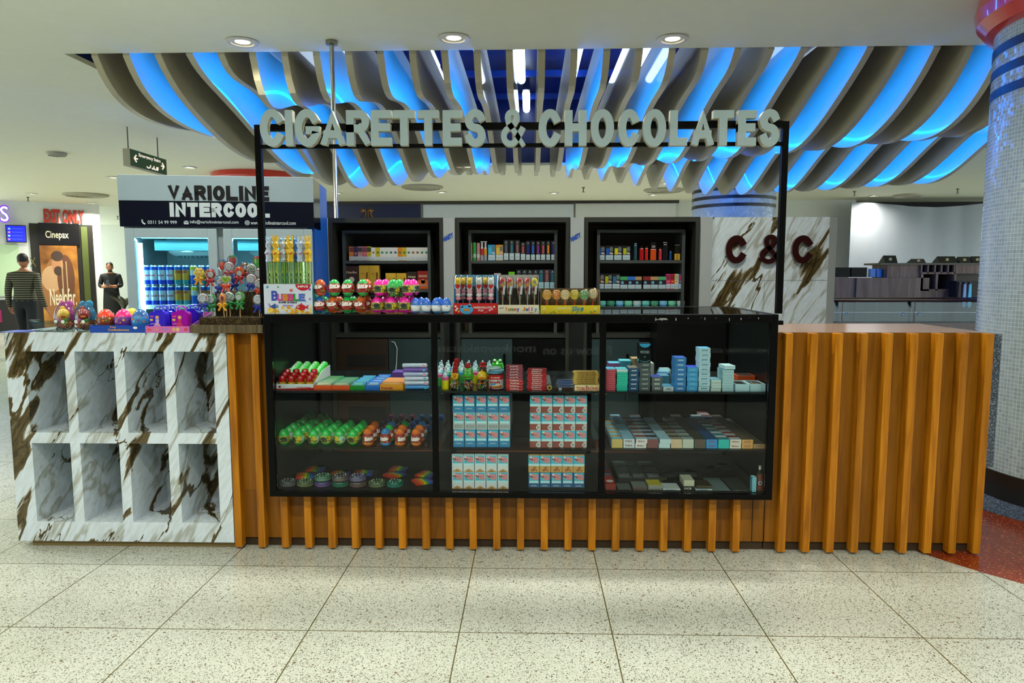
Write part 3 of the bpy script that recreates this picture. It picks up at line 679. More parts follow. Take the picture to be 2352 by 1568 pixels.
# ---------------------------------------------------------------- cabinets behind the counter
YC = 1.8; CAB = P('#2b2d28', .45); CABL = P('#3c4241', .45); PIL = P('#9fa6a6', .5); CABIN = P('#4a3a1e', .6); DOOR = P('#26383b', .4)
def cx(px, Y): return at(px, 600, 1, Y).x
def cz(py, Y, px=1200): return at(px, py, 1, Y).z
CZT = cz(499, YC)
SHZ = [cz(528, YC+.10), cz(598, YC+.10), cz(664, YC+.10), cz(727, YC+.10)]
CABS = []
for k, (a, c, ia, ic) in enumerate([(756, 1019, 787, 989), (1046, 1309, 1076, 1280), (1341, 1606, 1371, 1573)]):
    xa, xc = cx(a, YC), cx(c, YC); xi, xj = cx(ia, YC+.1), cx(ic, YC+.1)
    t = thing('wall_cabinet', 'dark grey shelving cabinet ' + ['nearest the drinks fridge', 'in the middle between two pale pilasters', 'beside the marble panel'][k], 'cabinet', ((xa+xc)/2, YC+.2, 0), 'shelving cabinets behind the counter')
    b = MB(); w_ = .03; yb = YC+.42
    b.box(xa, xa+w_, YC, yb, .0, CZT, CAB); b.box(xc-w_, xc, YC, yb, .0, CZT, CAB); b.box(xa+w_, xc-w_, YC, yb, CZT-.035, CZT, CAB)
    b.box(xa+w_, xc-w_, yb-.02, yb, .0, CZT-.035, CABIN); b.box(xa+w_, xc-w_, YC+.02, yb-.02, .92, .95, CAB)
    part(b, 'carcass', t)
    b = MB(); ys = YC+.1
    b.box(xi, xi+.022, ys, yb-.02, .95, SHZ[0], CABL); b.box(xj-.022, xj, ys, yb-.02, .95, SHZ[0], CABL); b.box(xi+.022, xj-.022, ys, yb-.02, SHZ[0]-.022, SHZ[0], CABL)
    b.box(xi+.022, xj-.022, yb-.035, yb-.02, .95, SHZ[0]-.022, P('#2a2214', .6)); part(b, 'inner_frame', t)
    for z in SHZ[1:]:
        b = MB(); b.box(xi+.022, xj-.022, ys, yb-.035, z-.022, z, CABL); part(b, 'shelf', t)
    # lower doors
    b = MB(); b.box(xa+w_, xc-w_, YC+.05, YC+.07, .0, .13, P('#6b2f1c', .6)); part(b, 'plinth_board', t)
    xm = (xa+xc)/2
    for s_, (d0, d1) in enumerate([(xa+w_+.004, xm-.003), (xm+.003, xc-w_-.004)]):
        dark = (k == 0 and s_ == 0) or (k > 0 and s_ == 1)
        if dark and k == 0:
            b = MB(); b.box(d0, d1, YC+.015, YC+.04, .14, .91, P('#2a1a0a', .5))
            for z in (.3, .5, .7): b.box(d0+.08, d1-.02, YC+.012, YC+.016, z, z+.09, P('#050403', .6))
            part(b, 'slotted_door', t)
        else:
            b = MB(); b.box(d0, d1, YC+.015, YC+.035, .14, .91, P('#08090a', .2) if dark else DOOR); d = part(b, 'door', t)
            if not dark:
                hx = d1-.06 if k != 2 else d0+.3; b = MB(); b.box(hx-.008, hx+.008, YC-.006, YC+.015, .62, .80, BLACK); rel(b.build('handle'), t); 
                b = MB(); b.lathe([(.001, -.02), (.016, -.02), (.018, 0)], (d1-.06 if k != 2 else d0+.3, YC+.015, .52), P('#c8cccc', .2, 1), 12, 1); b.box(hx-.004, hx+.004, YC-.02, YC+.0, .45, .51, P('#b8bcbc', .25, 1)); part(b, 'lock_and_key', t)
    CABS.append((xi+.022, xj-.022))
for k, (a, c) in enumerate([(735, 756), (1019, 1046), (1309, 1341), (1606, 1634)]):
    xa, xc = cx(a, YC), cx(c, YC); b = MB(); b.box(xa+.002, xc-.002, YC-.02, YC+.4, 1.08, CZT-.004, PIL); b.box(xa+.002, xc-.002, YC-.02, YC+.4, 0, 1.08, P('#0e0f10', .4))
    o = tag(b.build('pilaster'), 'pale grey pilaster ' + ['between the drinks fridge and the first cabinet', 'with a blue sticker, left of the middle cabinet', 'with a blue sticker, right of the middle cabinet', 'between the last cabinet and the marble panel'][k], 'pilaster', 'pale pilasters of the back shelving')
    if k in (1, 2):
        q = at(1030 if k == 1 else 1323, 545, 1, YC-.0215); b = MB(); ux, uz = Vector((.068, 0, .034)), Vector((-.008, 0, .030))
        o0 = q-ux/2-uz/2; b.text('NASTY', o0, ux, uz, P('#1450c0', .4), .03)
        b.text('NASTY', o0+Vector((-.003, .0006, -.003)), ux*1.08, uz*1.2, P('#1d3f86', .4), .09)
        rel(b.build('nasty_sticker'), o)['label'] = 'small blue sticker'; o.children[0].name = 'blue_sticker'
for k, (a, c) in enumerate(((1512, 1669), (1696, 1800))):
    b = MB(); xa, xc = cx(a, YC-.3), cx(c, YC-.3); b.box(xa, xc, YC-.3, YC-.03, .0, 1.06, P('#0a0b0b', .25)); b.box(xa+.01, xc-.01, YC-.305, YC-.3, .1, 1.04, P('#0c0d0d', .2))
    tag(b.build('low_black_cabinet'), ['low black cabinet seen through the case, in front of the last shelving', 'low black cabinet seen through the case, in front of the marble panel'][k], 'cabinet')
b = MB(); xa, xc = cx(1673, YC-.2), cx(1690, YC-.2); b.box(xa, xc, YC-.2, YC-.17, 0, .86, WOOD); tag(b.build('wooden_post'), 'narrow wooden post between the two low black cabinets', 'post')
b = MB(); pts = [at(px, py, 1, YC+.008) for px, py in ((899, 784), (906, 786), (912, 800), (911, 830), (909, 850))]; b.tube(pts, .004, P('#b8bcbc', .4), 6); tag(b.build('white_cable'), 'white cable hanging down the first cabinet door', 'cable')
# marble panel with red letters
t = thing('marble_partition', 'tall white marble panel with dark red letters behind the counter', 'wall panel', (at(1767, 600, 1, YC).x, YC, 0))
xa, xc = cx(1633, YC), cx(1902, YC); zj = cz(644, YC, 1760)
b = MB(); xa += .004; b.box(xa, xc, YC, YC+.3, zj+.002, CZT-.004, MARBLE); b.box(xa, cx(1757, YC), YC, YC+.3, .0, zj-.001, MARBLE); b.box(cx(1757.6, YC), xc, YC, YC+.3, .0, zj-.001, MARBLE); part(b, 'slab', t)
b = MB(); b.box(xc, xc+.055, YC+.0, YC+.32, 0, CZT-.004, P('#8f9695', .5)); part(b, 'edge_post', t)
MAROON = P('#2c0806', .15, coat=.8)
for ch, a, c, y0, y1 in (('C', 1666, 1717, 540, 605), ('&', 1744, 1800, 538, 606), ('C', 1818, 1870, 540, 605)):
    p0, p1 = at(a, y1, 1, YC-.03), at(c, y0, 1, YC-.03); b = MB()
    block(b, ch, (p0.x, YC, p0.z), (p1.x-p0.x, 0, 0), (0, 0, p1.z-p0.z), .046 if ch != '&' else .034, MAROON, .032); part(b, 'ampersand' if ch == '&' else 'letter', t)
# steel pole, granite slab
q = at(757, 88, 2, H); b = MB(); b.tube([(q.x, YC+.2, CZT), (q.x, YC+.2, H-.003)], .017, P('#9a9a90', .25, .9), 14); b.lathe([(.016, -.035), (.045, -.03), (.045, -.003)], (q.x, YC+.2, H), P('#8a8a80', .3, .9), 16)
tag(b.build('steel_pole'), 'thin steel pole from the ceiling down to the first cabinet', 'pole')
b = MB(); b.box(2.262, 2.36, .12, .55, .42, 1.10, GREYGRAN); b.box(2.28, 2.34, .2, .5, 0, .42, P('#20221f', .5)); tag(b.build('granite_slab'), 'speckled grey granite slab between the wooden counter and big column', 'slab')
# dark shop front across the aisle (seen mirrored in the glass case)
YO = -4.25
b = MB(); b.box(-7, 7, YO-.1, YO, 0, H, P('#0b0b0a', .5)); o = struct(b, 'wall_front')
def sign_back(s, x_right, w2, z, h2):
    b = MB(); b.text(s, (x_right, YO+.004, z), (-w2, 0, 0), (0, 0, h2), P('#eef4f4', .5), .008)
    return b
t = thing('window_lettering', 'pale lettering on the dark shop front opposite, mirrored in the display glass', 'lettering', (0, YO, .6))
for s, px1, px0, h2 in (('Follow us on', 1405, 1248, .10), ('monkeypakistan', 1230, 1008, .12), ('www.monkey.com.pk', 1775, 1600, .09)):
    a = at(px1, 815, 1, -2*.05-YO); c = at(px0, 815, 1, -2*.05-YO); part(sign_back(s, a.x, a.x-c.x, a.z, h2), 'word_line', t)
# ---------------------------------------------------------------- far left: exit doorway, screen, hanging sign
q0 = at(100, 500, 1, 13.7); ang = math.radians(36); du = Vector((math.cos(ang), math.sin(ang), 0)); dn = Vector((math.sin(ang), -math.cos(ang), 0))
def hit(px, py, off=0):
    d = _f + _r*((px-1176)/FPX) - _u*((py-784)/FPX); p = q0+dn*off
    return CAM+d*((p-CAM).dot(dn)/d.dot(dn))
def qd(mb, px0, px1, py0, py1, off, m, th=.03):
    """upright board on the slanting wall: pixel limits give its run and height"""
    a = hit(px0, py0, off); c = hit(px1, py1, off); s0 = (a-q0).dot(du); s1 = (c-q0).dot(du)
    P8 = [q0+du*s+dn*o+Vector((0, 0, z-q0.z)) for z in (c.z, a.z) for s, o in ((s0, off), (s1, off), (s1, off-th), (s0, off-th))]
    return mb.add(P8, [(0, 3, 2, 1), (4, 5, 6, 7), (0, 1, 5, 4), (2, 3, 7, 6), (3, 0, 4, 7), (1, 2, 6, 5)], m)
def slab(px0, px1, z0, z1, off, m, th, mb):
    a = hit(px0, 600, off); c = hit(px1, 600, off); s0 = (a-q0).dot(du); s1 = (c-q0).dot(du)
    P8 = [q0+du*s+dn*o+Vector((0, 0, z-q0.z)) for z in (z0, z1) for s, o in ((s0, off), (s1, off), (s1, off-th), (s0, off-th))]
    return mb.add(P8, [(0, 3, 2, 1), (4, 5, 6, 7), (0, 1, 5, 4), (2, 3, 7, 6), (3, 0, 4, 7), (1, 2, 6, 5)], m)
mb = MB(); slab(-60, 235, 0, H, 0, WALLW, .2, mb); struct(mb, 'wall_left')
a = hit(240, 600); mb = MB(); mb.box(a.x-1.5, at(735, 600, 1, 18.4).x, 18.4, 18.6, 0, H, WALLW); struct(mb, 'wall_left_rear')
mb = MB(); slab(72, 217, 0, hit(150, 515).z, .02, P('#1c1a10', .4), .03, mb); struct(mb, 'door_1')
t = thing('cinema_entrance', 'dark cinema exit doorway with a brown film poster on its glass', 'doorway', tuple(hit(150, 700)*1)[:2]+(0,))
b = MB(); qd(b, 87, 184, 511, 563, .06, P('#0d0a07', .3)); part(b, 'header_board', t)
def wtext(b, s, px0, px1, py0, py1, off, m, bold, depth=0):
    a = hit(px0, py1, off); c = hit(px1, py0, off)
    if bold < 0: return blocks(b, s, a, du*((c-a).dot(du)), Vector((0, 0, c.z-a.z)), .036, m, depth)
    b.text(s, a, du*((c-a).dot(du)), Vector((0, 0, c.z-a.z)), m, bold, depth)
b = MB(); wtext(b, 'Cinepax', 105, 157, 531, 551, .064, P('#c8bfa0', .5), .012); part(b, 'cinema_name', t)
b = MB(); qd(b, 185, 214, 520, 760, .05, P('#3f4a0a', .6)); part(b, 'green_jamb', t)
def poster_mat():
    m, N, L, B = nodes('brown film poster'); tc = N.new('ShaderNodeTexCoord'); n = N.new('ShaderNodeTexNoise'); n.inputs['Scale'].default_value = 1.6; n.inputs['Detail'].default_value = 3
    L.new(tc.outputs['Object'], n.inputs['Vector']); r = ramp(N, [(.3, '#3a1c08'), (.5, '#8a5720'), (.7, '#b88438')]); L.new(n.outputs['Fac'], r.inputs[0]); L.new(r.outputs[0], B.inputs['Base Color']); B.inputs['Roughness'].default_value = .35
    return m
b = MB(); qd(b, 90, 189, 563, 770, .06, poster_mat()); po = part(b, 'film_poster', t)
b = MB(); SK, SH = P('#a8744a', .6), P('#3a2413', .6)
def pell(px, py, rx, ry, off, m):
    c = hit(px, py, off); k = (hit(px+rx, py, off)-c).dot(du); v = c.z-hit(px, py+ry, off).z
    b.poly([c+du*(k*math.cos(2*PI*j/20))+Vector((0, 0, v*math.sin(2*PI*j/20))) for j in range(20)], m)
pell(131, 668, 33, 75, .0612, P('#8a5a2a', .6)); pell(120, 640, 24, 30, .0615, P('#b08a60', .6)); pell(152, 640, 20, 55, .0618, P('#5a3212', .6)); pell(132, 608, 13, 24, .0622, SK); pell(131, 588, 14, 12, .0626, SH); pell(134, 622, 10, 11, .0626, SH)
for px in (143, 153): qd(b, px, px+3, 600, 690, .0628, P('#a88a60', .5), .001)
part(b, 'poster_portrait', t)
b = MB(); wtext(b, 'Neelofar.', 116, 175, 662, 702, .064, P('#d0c4a4', .5), .01); part(b, 'poster_title', t)
b = MB(); wtext(b, 'X', 69, 82, 591, 612, .05, P('#5f5a2a', .5), .0); part(b, 'door_mark', t)
b = MB(); wtext(b, 'EXIT ONLY', 101, 193, 483, 511, .02, P('#b02a12', .5), .045, .03); tag(b.build('exit_lettering'), 'red block letters over the cinema exit doorway', 'lettering')
b = MB(); wtext(b, 'S', 0, 20, 471, 511, .1, EM('#6a2ab8', 1.2), .02, .05); wtext(b, 'S', 2, 18, 474, 508, .152, EM('#f0ecff', 1.5), .0); tag(b.build('letter_sign'), 'purple lit letter S on the white wall at the edge', 'sign')
t = thing('wall_screen', 'blue lit screen on the wall below the purple letter', 'screen', tuple(hit(38, 540, .1))); b = MB(); qd(b, 12, 62, 516, 557, .16, P('#101010', .3), .08); part(b, 'casing', t)
b = MB(); qd(b, 14, 60, 518, 555, .163, EM('#1420d8', 1.0), .002)
for i in range(4): qd(b, 18, 24, 523+i*8, 527+i*8, .166, EM(['#7fb0e8', '#d07a8a', '#8fc0e8', '#c07aa0'][i], .8), .002); qd(b, 27, 52, 524+i*8, 526+i*8, .166, EM('#3a52e0', 1), .002)
part(b, 'lit_panel', t)
b = MB(); qd(b, -60, 50, 560, 680, .035, P('#b6d0a8', .3), .03); tag(b.build('glass_shopfront'), 'pale green lit shop window below the blue screen', 'shop window')
b = MB(); qd(b, -60, 60, 690, 800, .33, P('#16130e', .5), .3); qd(b, -10, 5, 712, 740, .342, P('#8a1450', .4), .01); tag(b.build('low_counter'), 'dark low counter behind the man in the striped jumper', 'counter')
t = thing('stairs_sign', 'green hanging emergency stairs sign with two arrows', 'sign', (at(335, 370, 0, -4.77).x, 5.2, 2.7))
XE = -4.77; e0, e1 = at(299, 365, 0, XE), at(381, 365, 0, XE); zt, zb = at(299, 341, 0, XE).z, at(299, 380, 0, XE).z
b = MB(); b.box(XE-.085, XE-.001, e0.y, e1.y, zb, zt, P('#a59b78', .5)); part(b, 'casing', t)
b = MB(); b.box(XE-.001, XE+.004, e0.y+.002, e1.y, zb+.004, zt-.002, P('#1c4a10', .35)); pn = part(b, 'green_panel', t)
b = MB(); WL = EM('#f4e0c0', .9); ln = e1.y-e0.y; hh = zt-zb; xx = XE+.0055
b.text('Emergency Stairs', (xx, e0.y+ln*.22, zb+hh*.62), (0, ln*.6, 0), (0, 0, hh*.26), WL, .02)
for c_, sg in ((.13, -1), (.88, 1)):
    y = e0.y+ln*c_; z = zb+hh*.5
    for dz in (-.04, .04): b.tube([(xx, y+sg*.03, z), (xx, y-sg*.012, z+dz)], .009, WL, 6)
    b.tube([(xx, y+sg*.03, z), (xx, y-sg*.04, z)], .009, WL, 6)
for y_, w2 in ((.42, .09), (.56, .05), (.62, .07), (.70, .03)):
    y = e0.y+ln*y_; b.tube([(xx, y, zb+hh*.2), (xx, y+w2*.3, zb+hh*.14), (xx, y+w2*.8, zb+hh*.18), (xx, y+w2, zb+hh*.34)], .008, WL, 6)
part(b, 'lettering', t)
for yy in (e0.y+.04, e1.y-.12): b = MB(); b.tube([(XE-.04, yy, zt), (XE-.04, yy, H-.003)], .007, P('#6b6648', .5), 6); part(b, 'hanging_rod', t)
# ---------------------------------------------------------------- far right: railing, walnut kiosk, hoarding
YR = 5.4
t = thing('glass_railing', 'glass balustrade with brown handrail and spider clamps behind the wooden counter', 'railing', (3.5, YR, 0))
xa, xc = at(1905, 690, 1, YR).x, at(2330, 690, 1, YR).x
b = MB(); zr = at(2080, 688, 1, YR).z; b.tube([(xa, YR, zr), (xc, YR, zr)], .028, P('#3a1c10', .2), 12); part(b, 'handrail', t)
zc_ = at(2080, 740, 1, YR).z
b = MB(); b.box(xa, xc, YR-.1, YR+.25, 0, zc_, P('#40120a', .2)); part(b, 'parapet', t)
for a_, c_ in ((1905, 1937), (1940, 2104), (2107, 2330)):
    b = MB(); b.box(at(a_, 700, 1, YR).x, at(c_, 700, 1, YR).x, YR+.04, YR+.052, zc_, zr-.035, glass('#b9cfd0', .07, 'railing glass')); part(b, 'glass_panel', t)
b = MB(); z = at(2080, 717, 1, YR).z; b.box(xa, xc, YR+.02, YR+.03, z-.004, z+.004, P('#c0c4b4', .4)); part(b, 'white_rail', t)
for px in (1930, 2098):
    x = at(px, 700, 1, YR).x; b = MB(); b.tube([(x, YR+.08, zc_), (x, YR+.08, zc_+.14), (x-.04, YR+.02, zr)], .022, P('#23302f', .35), 8)
    for s_ in (-.1, .1): b.tube([(x+s_, YR+.03, zc_+.1), (x+s_, YR+.1, zc_+.1)], .016, P('#9fb4bc', .3, .8), 10)
    part(b, 'spider_clamp', t)
YK = 9.0
t = thing('walnut_kiosk', 'walnut laminate kiosk with open cubbyholes behind the glass railing', 'kiosk', (at(2070, 700, 1, YK).x, YK+.4, 0))
def kb(b, px0, px1, py0, py1, m, y0=0, y1=.6):
    a, c = at(px0, py0, 1, YK), at(px1, py1, 1, YK); b.box(a.x, c.x, YK+y0, YK+y1, c.z, a.z, m)
b = MB(); kb(b, 1880, 1966, 638, 800, FARWOOD, .05, .6); part(b, 'low_panel', t)
b = MB(); kb(b, 1968, 2126, 638, 800, FARWOOD); part(b, 'low_panel', t)
b = MB(); kb(b, 2042, 2116, 607, 638, FARWOOD, .05, .6); part(b, 'raised_panel', t)
b = MB(); kb(b, 2116, 2290, 667, 800, FARWOOD, .02, .6); kb(b, 2194, 2290, 607, 628, FARWOOD, .0, .6); kb(b, 2116, 2290, 607, 667, P('#2a1a10', .5), .45, .6)
for px in (2116, 2150, 2192): kb(b, px, px+3, 630, 667, FARWOOD, 0, .45)
for px in (2116, 2131, 2147, 2162, 2177, 2192): kb(b, px, px+2, 607, 628, FARWOOD, 0, .45)
kb(b, 2116, 2194, 625, 629, FARWOOD, 0, .45); kb(b, 2116, 2194, 664, 668, FARWOOD, 0, .45); kb(b, 2022, 2290, 604, 608, P('#2a2013', .4), -.02, .6); part(b, 'cubby_shelves', t)
for i, (a_, c_, y0, y1) in enumerate([(2033, 2063, 586, 604), (2098, 2128, 594, 604), (2158, 2200, 588, 604), (2205, 2233, 589, 604), (2235, 2262, 588, 604)]):
    p, q = at(a_, y1, 1, YK+.1), at(c_, y0, 1, YK+.1); b = MB(); hgt = q.z-p.z
    b.add([(p.x, YK+.1, p.z), (q.x, YK+.1, p.z), (q.x+.02, YK+.22, q.z), (p.x+.02, YK+.22, q.z), (p.x, YK+.35, p.z), (q.x, YK+.35, p.z)], [(0, 1, 2, 3), (3, 2, 5, 4), (0, 3, 4), (1, 5, 2), (0, 4, 5, 1)], P('#100e08', .4))
    b.disc(((p.x+q.x)/2, YK+.14, p.z+hgt*.5), .03, P('#9a8a50', .4), 1, 8)
    tag(b.build('display_tray', None), 'black display tray with a gold mark on the walnut kiosk, %s from the left' % nth(i), 'display tray', 'black trays on the kiosk top')
zk0 = at(2000, 638, 1, YK).z+.012
for i, px in enumerate((1999, 2014, 2030)):
    p, q = at(px, 638, 1, YK+.2), at(px+12, 617, 1, YK+.2); b = MB(); b.box(p.x, q.x, YK+.2, YK+.3, zk0+.002, q.z, P('#1f84c8', .4)); tag(b.build('blue_box'), 'small blue box on the walnut kiosk, %s from the left' % nth(i), 'box', 'blue boxes on the kiosk')
for i, (a_, c_) in enumerate(((1908, 1953), (1955, 1992))):
    p, q = at(a_, 638, 1, YK+.1), at(c_, 614, 1, YK+.1); b = MB(); b.box(p.x, q.x, YK+.1, YK+.3, zk0+.002, q.z, BLACK); tag(b.build('black_monitor'), ['black box on the walnut kiosk beside the marble panel', 'black monitor on the walnut kiosk next to the blue boxes'][i], 'monitor')
for i, (px, c_) in enumerate(((2200, '#331a20'), (2212, '#8fa6c8'), (2224, '#5fc4d8'))):
    p = at(px, 700, 1, YK-.25); b = MB(); z1_, z0_ = at(px, 652, 1, YK-.25).z, at(px, 708, 1, YK-.25).z; w2 = .03
    b.prism([(p.x-w2*.6, z1_), (p.x+w2*.6, z1_), (p.x+w2, z0_+.05), (p.x, z0_), (p.x-w2, z0_+.05)], 1, YK-.28, YK-.26, P(c_, .6)); b.box(p.x-.02, p.x+.02, YK-.29, YK-.25, z1_, z1_+.03, P('#20242c', .5))
    b.tube([(p.x, YK-.27, z1_+.02), (p.x, YK-.219, z1_+.02)], .006, P('#30343c', .4), 6)
    tag(b.build('hanging_tie'), ['dark red', 'pale blue', 'turquoise'][i]+' necktie hanging on the walnut kiosk', 'necktie', None)
q = at(2245, 700, 1, YK-.3); b = MB(); b.box(at(2184, 700, 1, YK-.1).x, q.x+.3, YK-.22, YK-.02, 0, at(2200, 645, 1, YK-.1).z, P('#0f0d12', .6)); tag(b.build('tie_rack'), 'dark rack with neckties at the end of the walnut kiosk', 'rack')
YHo = 13.2; a = at(1950, 600, 1, YHo); c = at(2300, 468, 1, YHo); b = MB(); n = 30; V = []
for i in range(n+1):
    x = a.x+(c.x+1.5-a.x)*i/n; zt_ = at(1950, 464, 1, YHo).z-.12*math.sin(PI*min(1, i/n*1.3))**2; yy = YHo+.03*math.sin(i*1.7)
    V += [(x, yy, .0), (x, yy, zt_), (x, yy+.03, 0), (x, yy+.03, zt_)]
b.add(V, [(4*i, 4*i+4, 4*i+5, 4*i+1) for i in range(n)]+[(4*i+1, 4*i+5, 4*i+7, 4*i+3) for i in range(n)]+[(4*i+2, 4*i+3, 4*i+7, 4*i+6) for i in range(n)], P('#aeb4bc', .7), True)
tag(b.build('hoarding'), 'white hoarding sheet with a sagging top edge behind the walnut kiosk', 'hoarding')
b = MB(); b.box(b_, b_+8, YHo+1.2, YHo+1.3, 0, H, P('#15120c', .7)); struct(b, 'wall_right_rear')
# ---------------------------------------------------------------- goods
def pb(x0, x1, y0, y1, Y):
    a, c = at(x0, y1, 1, Y), at(x1, y0, 1, Y); return a.x, c.x, a.z, c.z
def stock(mb, name, label, cat, loc, group=None, bev=0, rotz=0):
    return tag(mb.build(name, None, bev, loc, rotz), label, cat, group)
def dup1(o, loc, label, rotz=None):
    c = o.copy(); COL.objects.link(c); c.location = loc; c['label'] = label
    if rotz is not None: c.rotation_euler.z = rotz
    return c
WHT = P('#dfe4e4', .45)
# --- cigarette packs standing on the middle and bottom shelves
FOOT = P('#c98a90', .5); CYAN = P('#3fb6d0', .45); PALE = P('#b6e6ee', .45)
PWD, PHT, PDP = .0545, .0875, .022
def pack(style):
    b = MB(); base, low = {'blue': ('#1a7fb4', '#1372ac'), 'silver': ('#a9b9bb', '#aebcbe'), 'brown': ('#c8b6b0', '#8a4a3e'), 'gold': ('#cfd8da', '#d8dedd'), 'tan': ('#c8a060', '#bf9450'), 'navy': ('#1b5c90', '#10405e')}[style]
    b.box(0, PWD, 0, PDP, 0, PHT, P(base, .4)); e = -.0004; w_, h_ = PWD, PHT
    x0, x1 = (.0, w_) if style in ('brown', 'tan') else (.004, w_-.004)
    b.quad((x0, e, h_*.37), (x1, e, h_*.37), (x1, e, h_*.97), (x0, e, h_*.97), CYAN); b.quad((x0, e*1.2, h_*.37), (x1, e*1.2, h_*.37), (x1, e*1.2, h_*.50), (x0, e*1.2, h_*.50), PALE)
    pts = [(.10, .80), (.16, .92), (.30, .94), (.46, .88), (.62, .90), (.80, .86), (.93, .80), (.94, .66), (.84, .57), (.66, .54), (.48, .56), (.36, .62), (.26, .66), (.14, .70)]
    b.poly([(w_*x, e*1.6, h_*z) for x, z in pts], FOOT)
    for x, z, c in ((.17, .86, '#f0e6e2'), (.14, .78, '#2c2a30'), (.27, .72, '#3a2f34'), (.36, .74, '#6b3a40'), (.55, .72, '#b05a64'), (.25, .88, '#efe2de'), (.5, .84, '#dba4a6')):
        b.disc((w_*x, e*2.2, h_*z), .0035, P(c, .5), 1, 7)
    e *= 1.6
    if style in ('blue', 'navy'):
        b.quad((0, e, h_*.16), (w_, e, h_*.16), (w_, e, h_*.165), (0, e, h_*.165), P('#8fc4dc', .4)); b.text('DUNHILL', (w_*.22, e*1.5, h_*.19), (w_*.54, 0, 0), (0, 0, h_*.065), P('#c6dbe4', .4), .02)
        if style == 'navy': b.quad((0, e, 0), (w_, e, 0), (w_, e, h_*.13), (0, e, h_*.13), P('#17262c', .4))
    elif style == 'silver':
        b.quad((w_*.16, e, h_*.12), (w_*.84, e, h_*.12), (w_*.84, e, h_*.26), (w_*.16, e, h_*.26), P('#3f474a', .4)); b.quad((w_*.2, e*1.5, h_*.14), (w_*.8, e*1.5, h_*.14), (w_*.8, e*1.5, h_*.24), (w_*.2, e*1.5, h_*.24), P('#b3c0c2', .4))
        b.text('DUNHILL', (w_*.26, e*2, h_*.165), (w_*.48, 0, 0), (0, 0, h_*.05), P('#5a6264', .4), .02)
    elif style == 'brown':
        b.quad((0, e, 0), (w_*.70, e, 0), (w_*.70, e, h_*.35), (0, e, h_*.35), P('#8a463c', .45)); b.disc((w_*.76, e*1.5, h_*.15), w_*.19, P('#d8dcda', .4), 1, 18); b.disc((w_*.77, e*2, h_*.15), w_*.12, P('#5b7076', .4), 1, 14); b.text('G', (w_*.71, e*2.5, h_*.11), (w_*.12, 0, 0), (0, 0, h_*.08), P('#d8dcda', .4), .02)
    elif style == 'gold':
        b.poly([(w_*.06, e, 0), (w_*.94, e, 0), (w_*.94, e, h_*.03), (w_*.5, e, h_*.19), (w_*.06, e, h_*.03)], P('#b58d4c', .35)); b.poly([(w_*.3, e*1.5, 0), (w_*.7, e*1.5, 0), (w_*.5, e*1.5, h_*.08)], P('#8a6a34', .35))
    elif style == 'tan':
        b.quad((0, e, 0), (w_, e, 0), (w_, e, h_*.36), (0, e, h_*.36), P('#c09a54', .45)); b.text('8', (w_*.36, e*1.5, h_*.06), (w_*.26, 0, w_*.08), (w_*.06, 0, h_*.24), P('#8e3a22', .45), .02); b.text('s', (w_*.25, e*1.5, h_*.06), (w_*.16, 0, 0), (0, 0, h_*.12), P('#8e3a22', .45), .02); b.text('1', (w_*.68, e*1.5, h_*.05), (w_*.08, 0, 0), (0, 0, h_*.12), P('#8e3a22', .45), .02)
    return b
SN = {'blue': 'blue', 'silver': 'silver grey', 'brown': 'brown and white', 'gold': 'white and gold', 'tan': 'tan', 'navy': 'blue and black'}
for blk, rows, px0, px1, pyb, zsh, stk in ((0, ('blue', 'silver', 'blue'), 1041, 1173, 1028, ZS2, 'left stack, middle shelf'), (1, ('brown', 'brown', 'brown'), 1217, 1350, 1028, ZS2, 'right stack, middle shelf'), (2, ('gold', 'gold'), 1037, 1169, 1130, ZS0, 'left stack, case floor'), (3, ('navy', 'tan'), 1214, 1345, 1130, ZS0, 'right stack, case floor')):
    Yp = .0; xa, xc, _, _ = pb(px0, px1, 900, 1000, Yp); pit = (xc-xa)/5
    for r, st in enumerate(rows):
        proto = None
        for k in range(5):
            lab = '%s cigarette pack, %s from left, %s row, %s' % (SN[st], nth(k), ['bottom', 'second' if len(rows) == 3 else 'top', 'top'][r], stk)
            loc = (xa+k*pit+random.uniform(-.0004, .0004)+(-.002 if r == 2 and blk == 0 else 0), Yp+random.uniform(-.001, .001), zsh+.0003+r*(PHT+.0004))
            if proto is None: proto = stock(pack(st), 'cigarette_pack', lab, 'cigarette pack', loc, 'cigarette packs stacked in the middle of the case', .0012)
            else: dup1(proto, loc, lab)
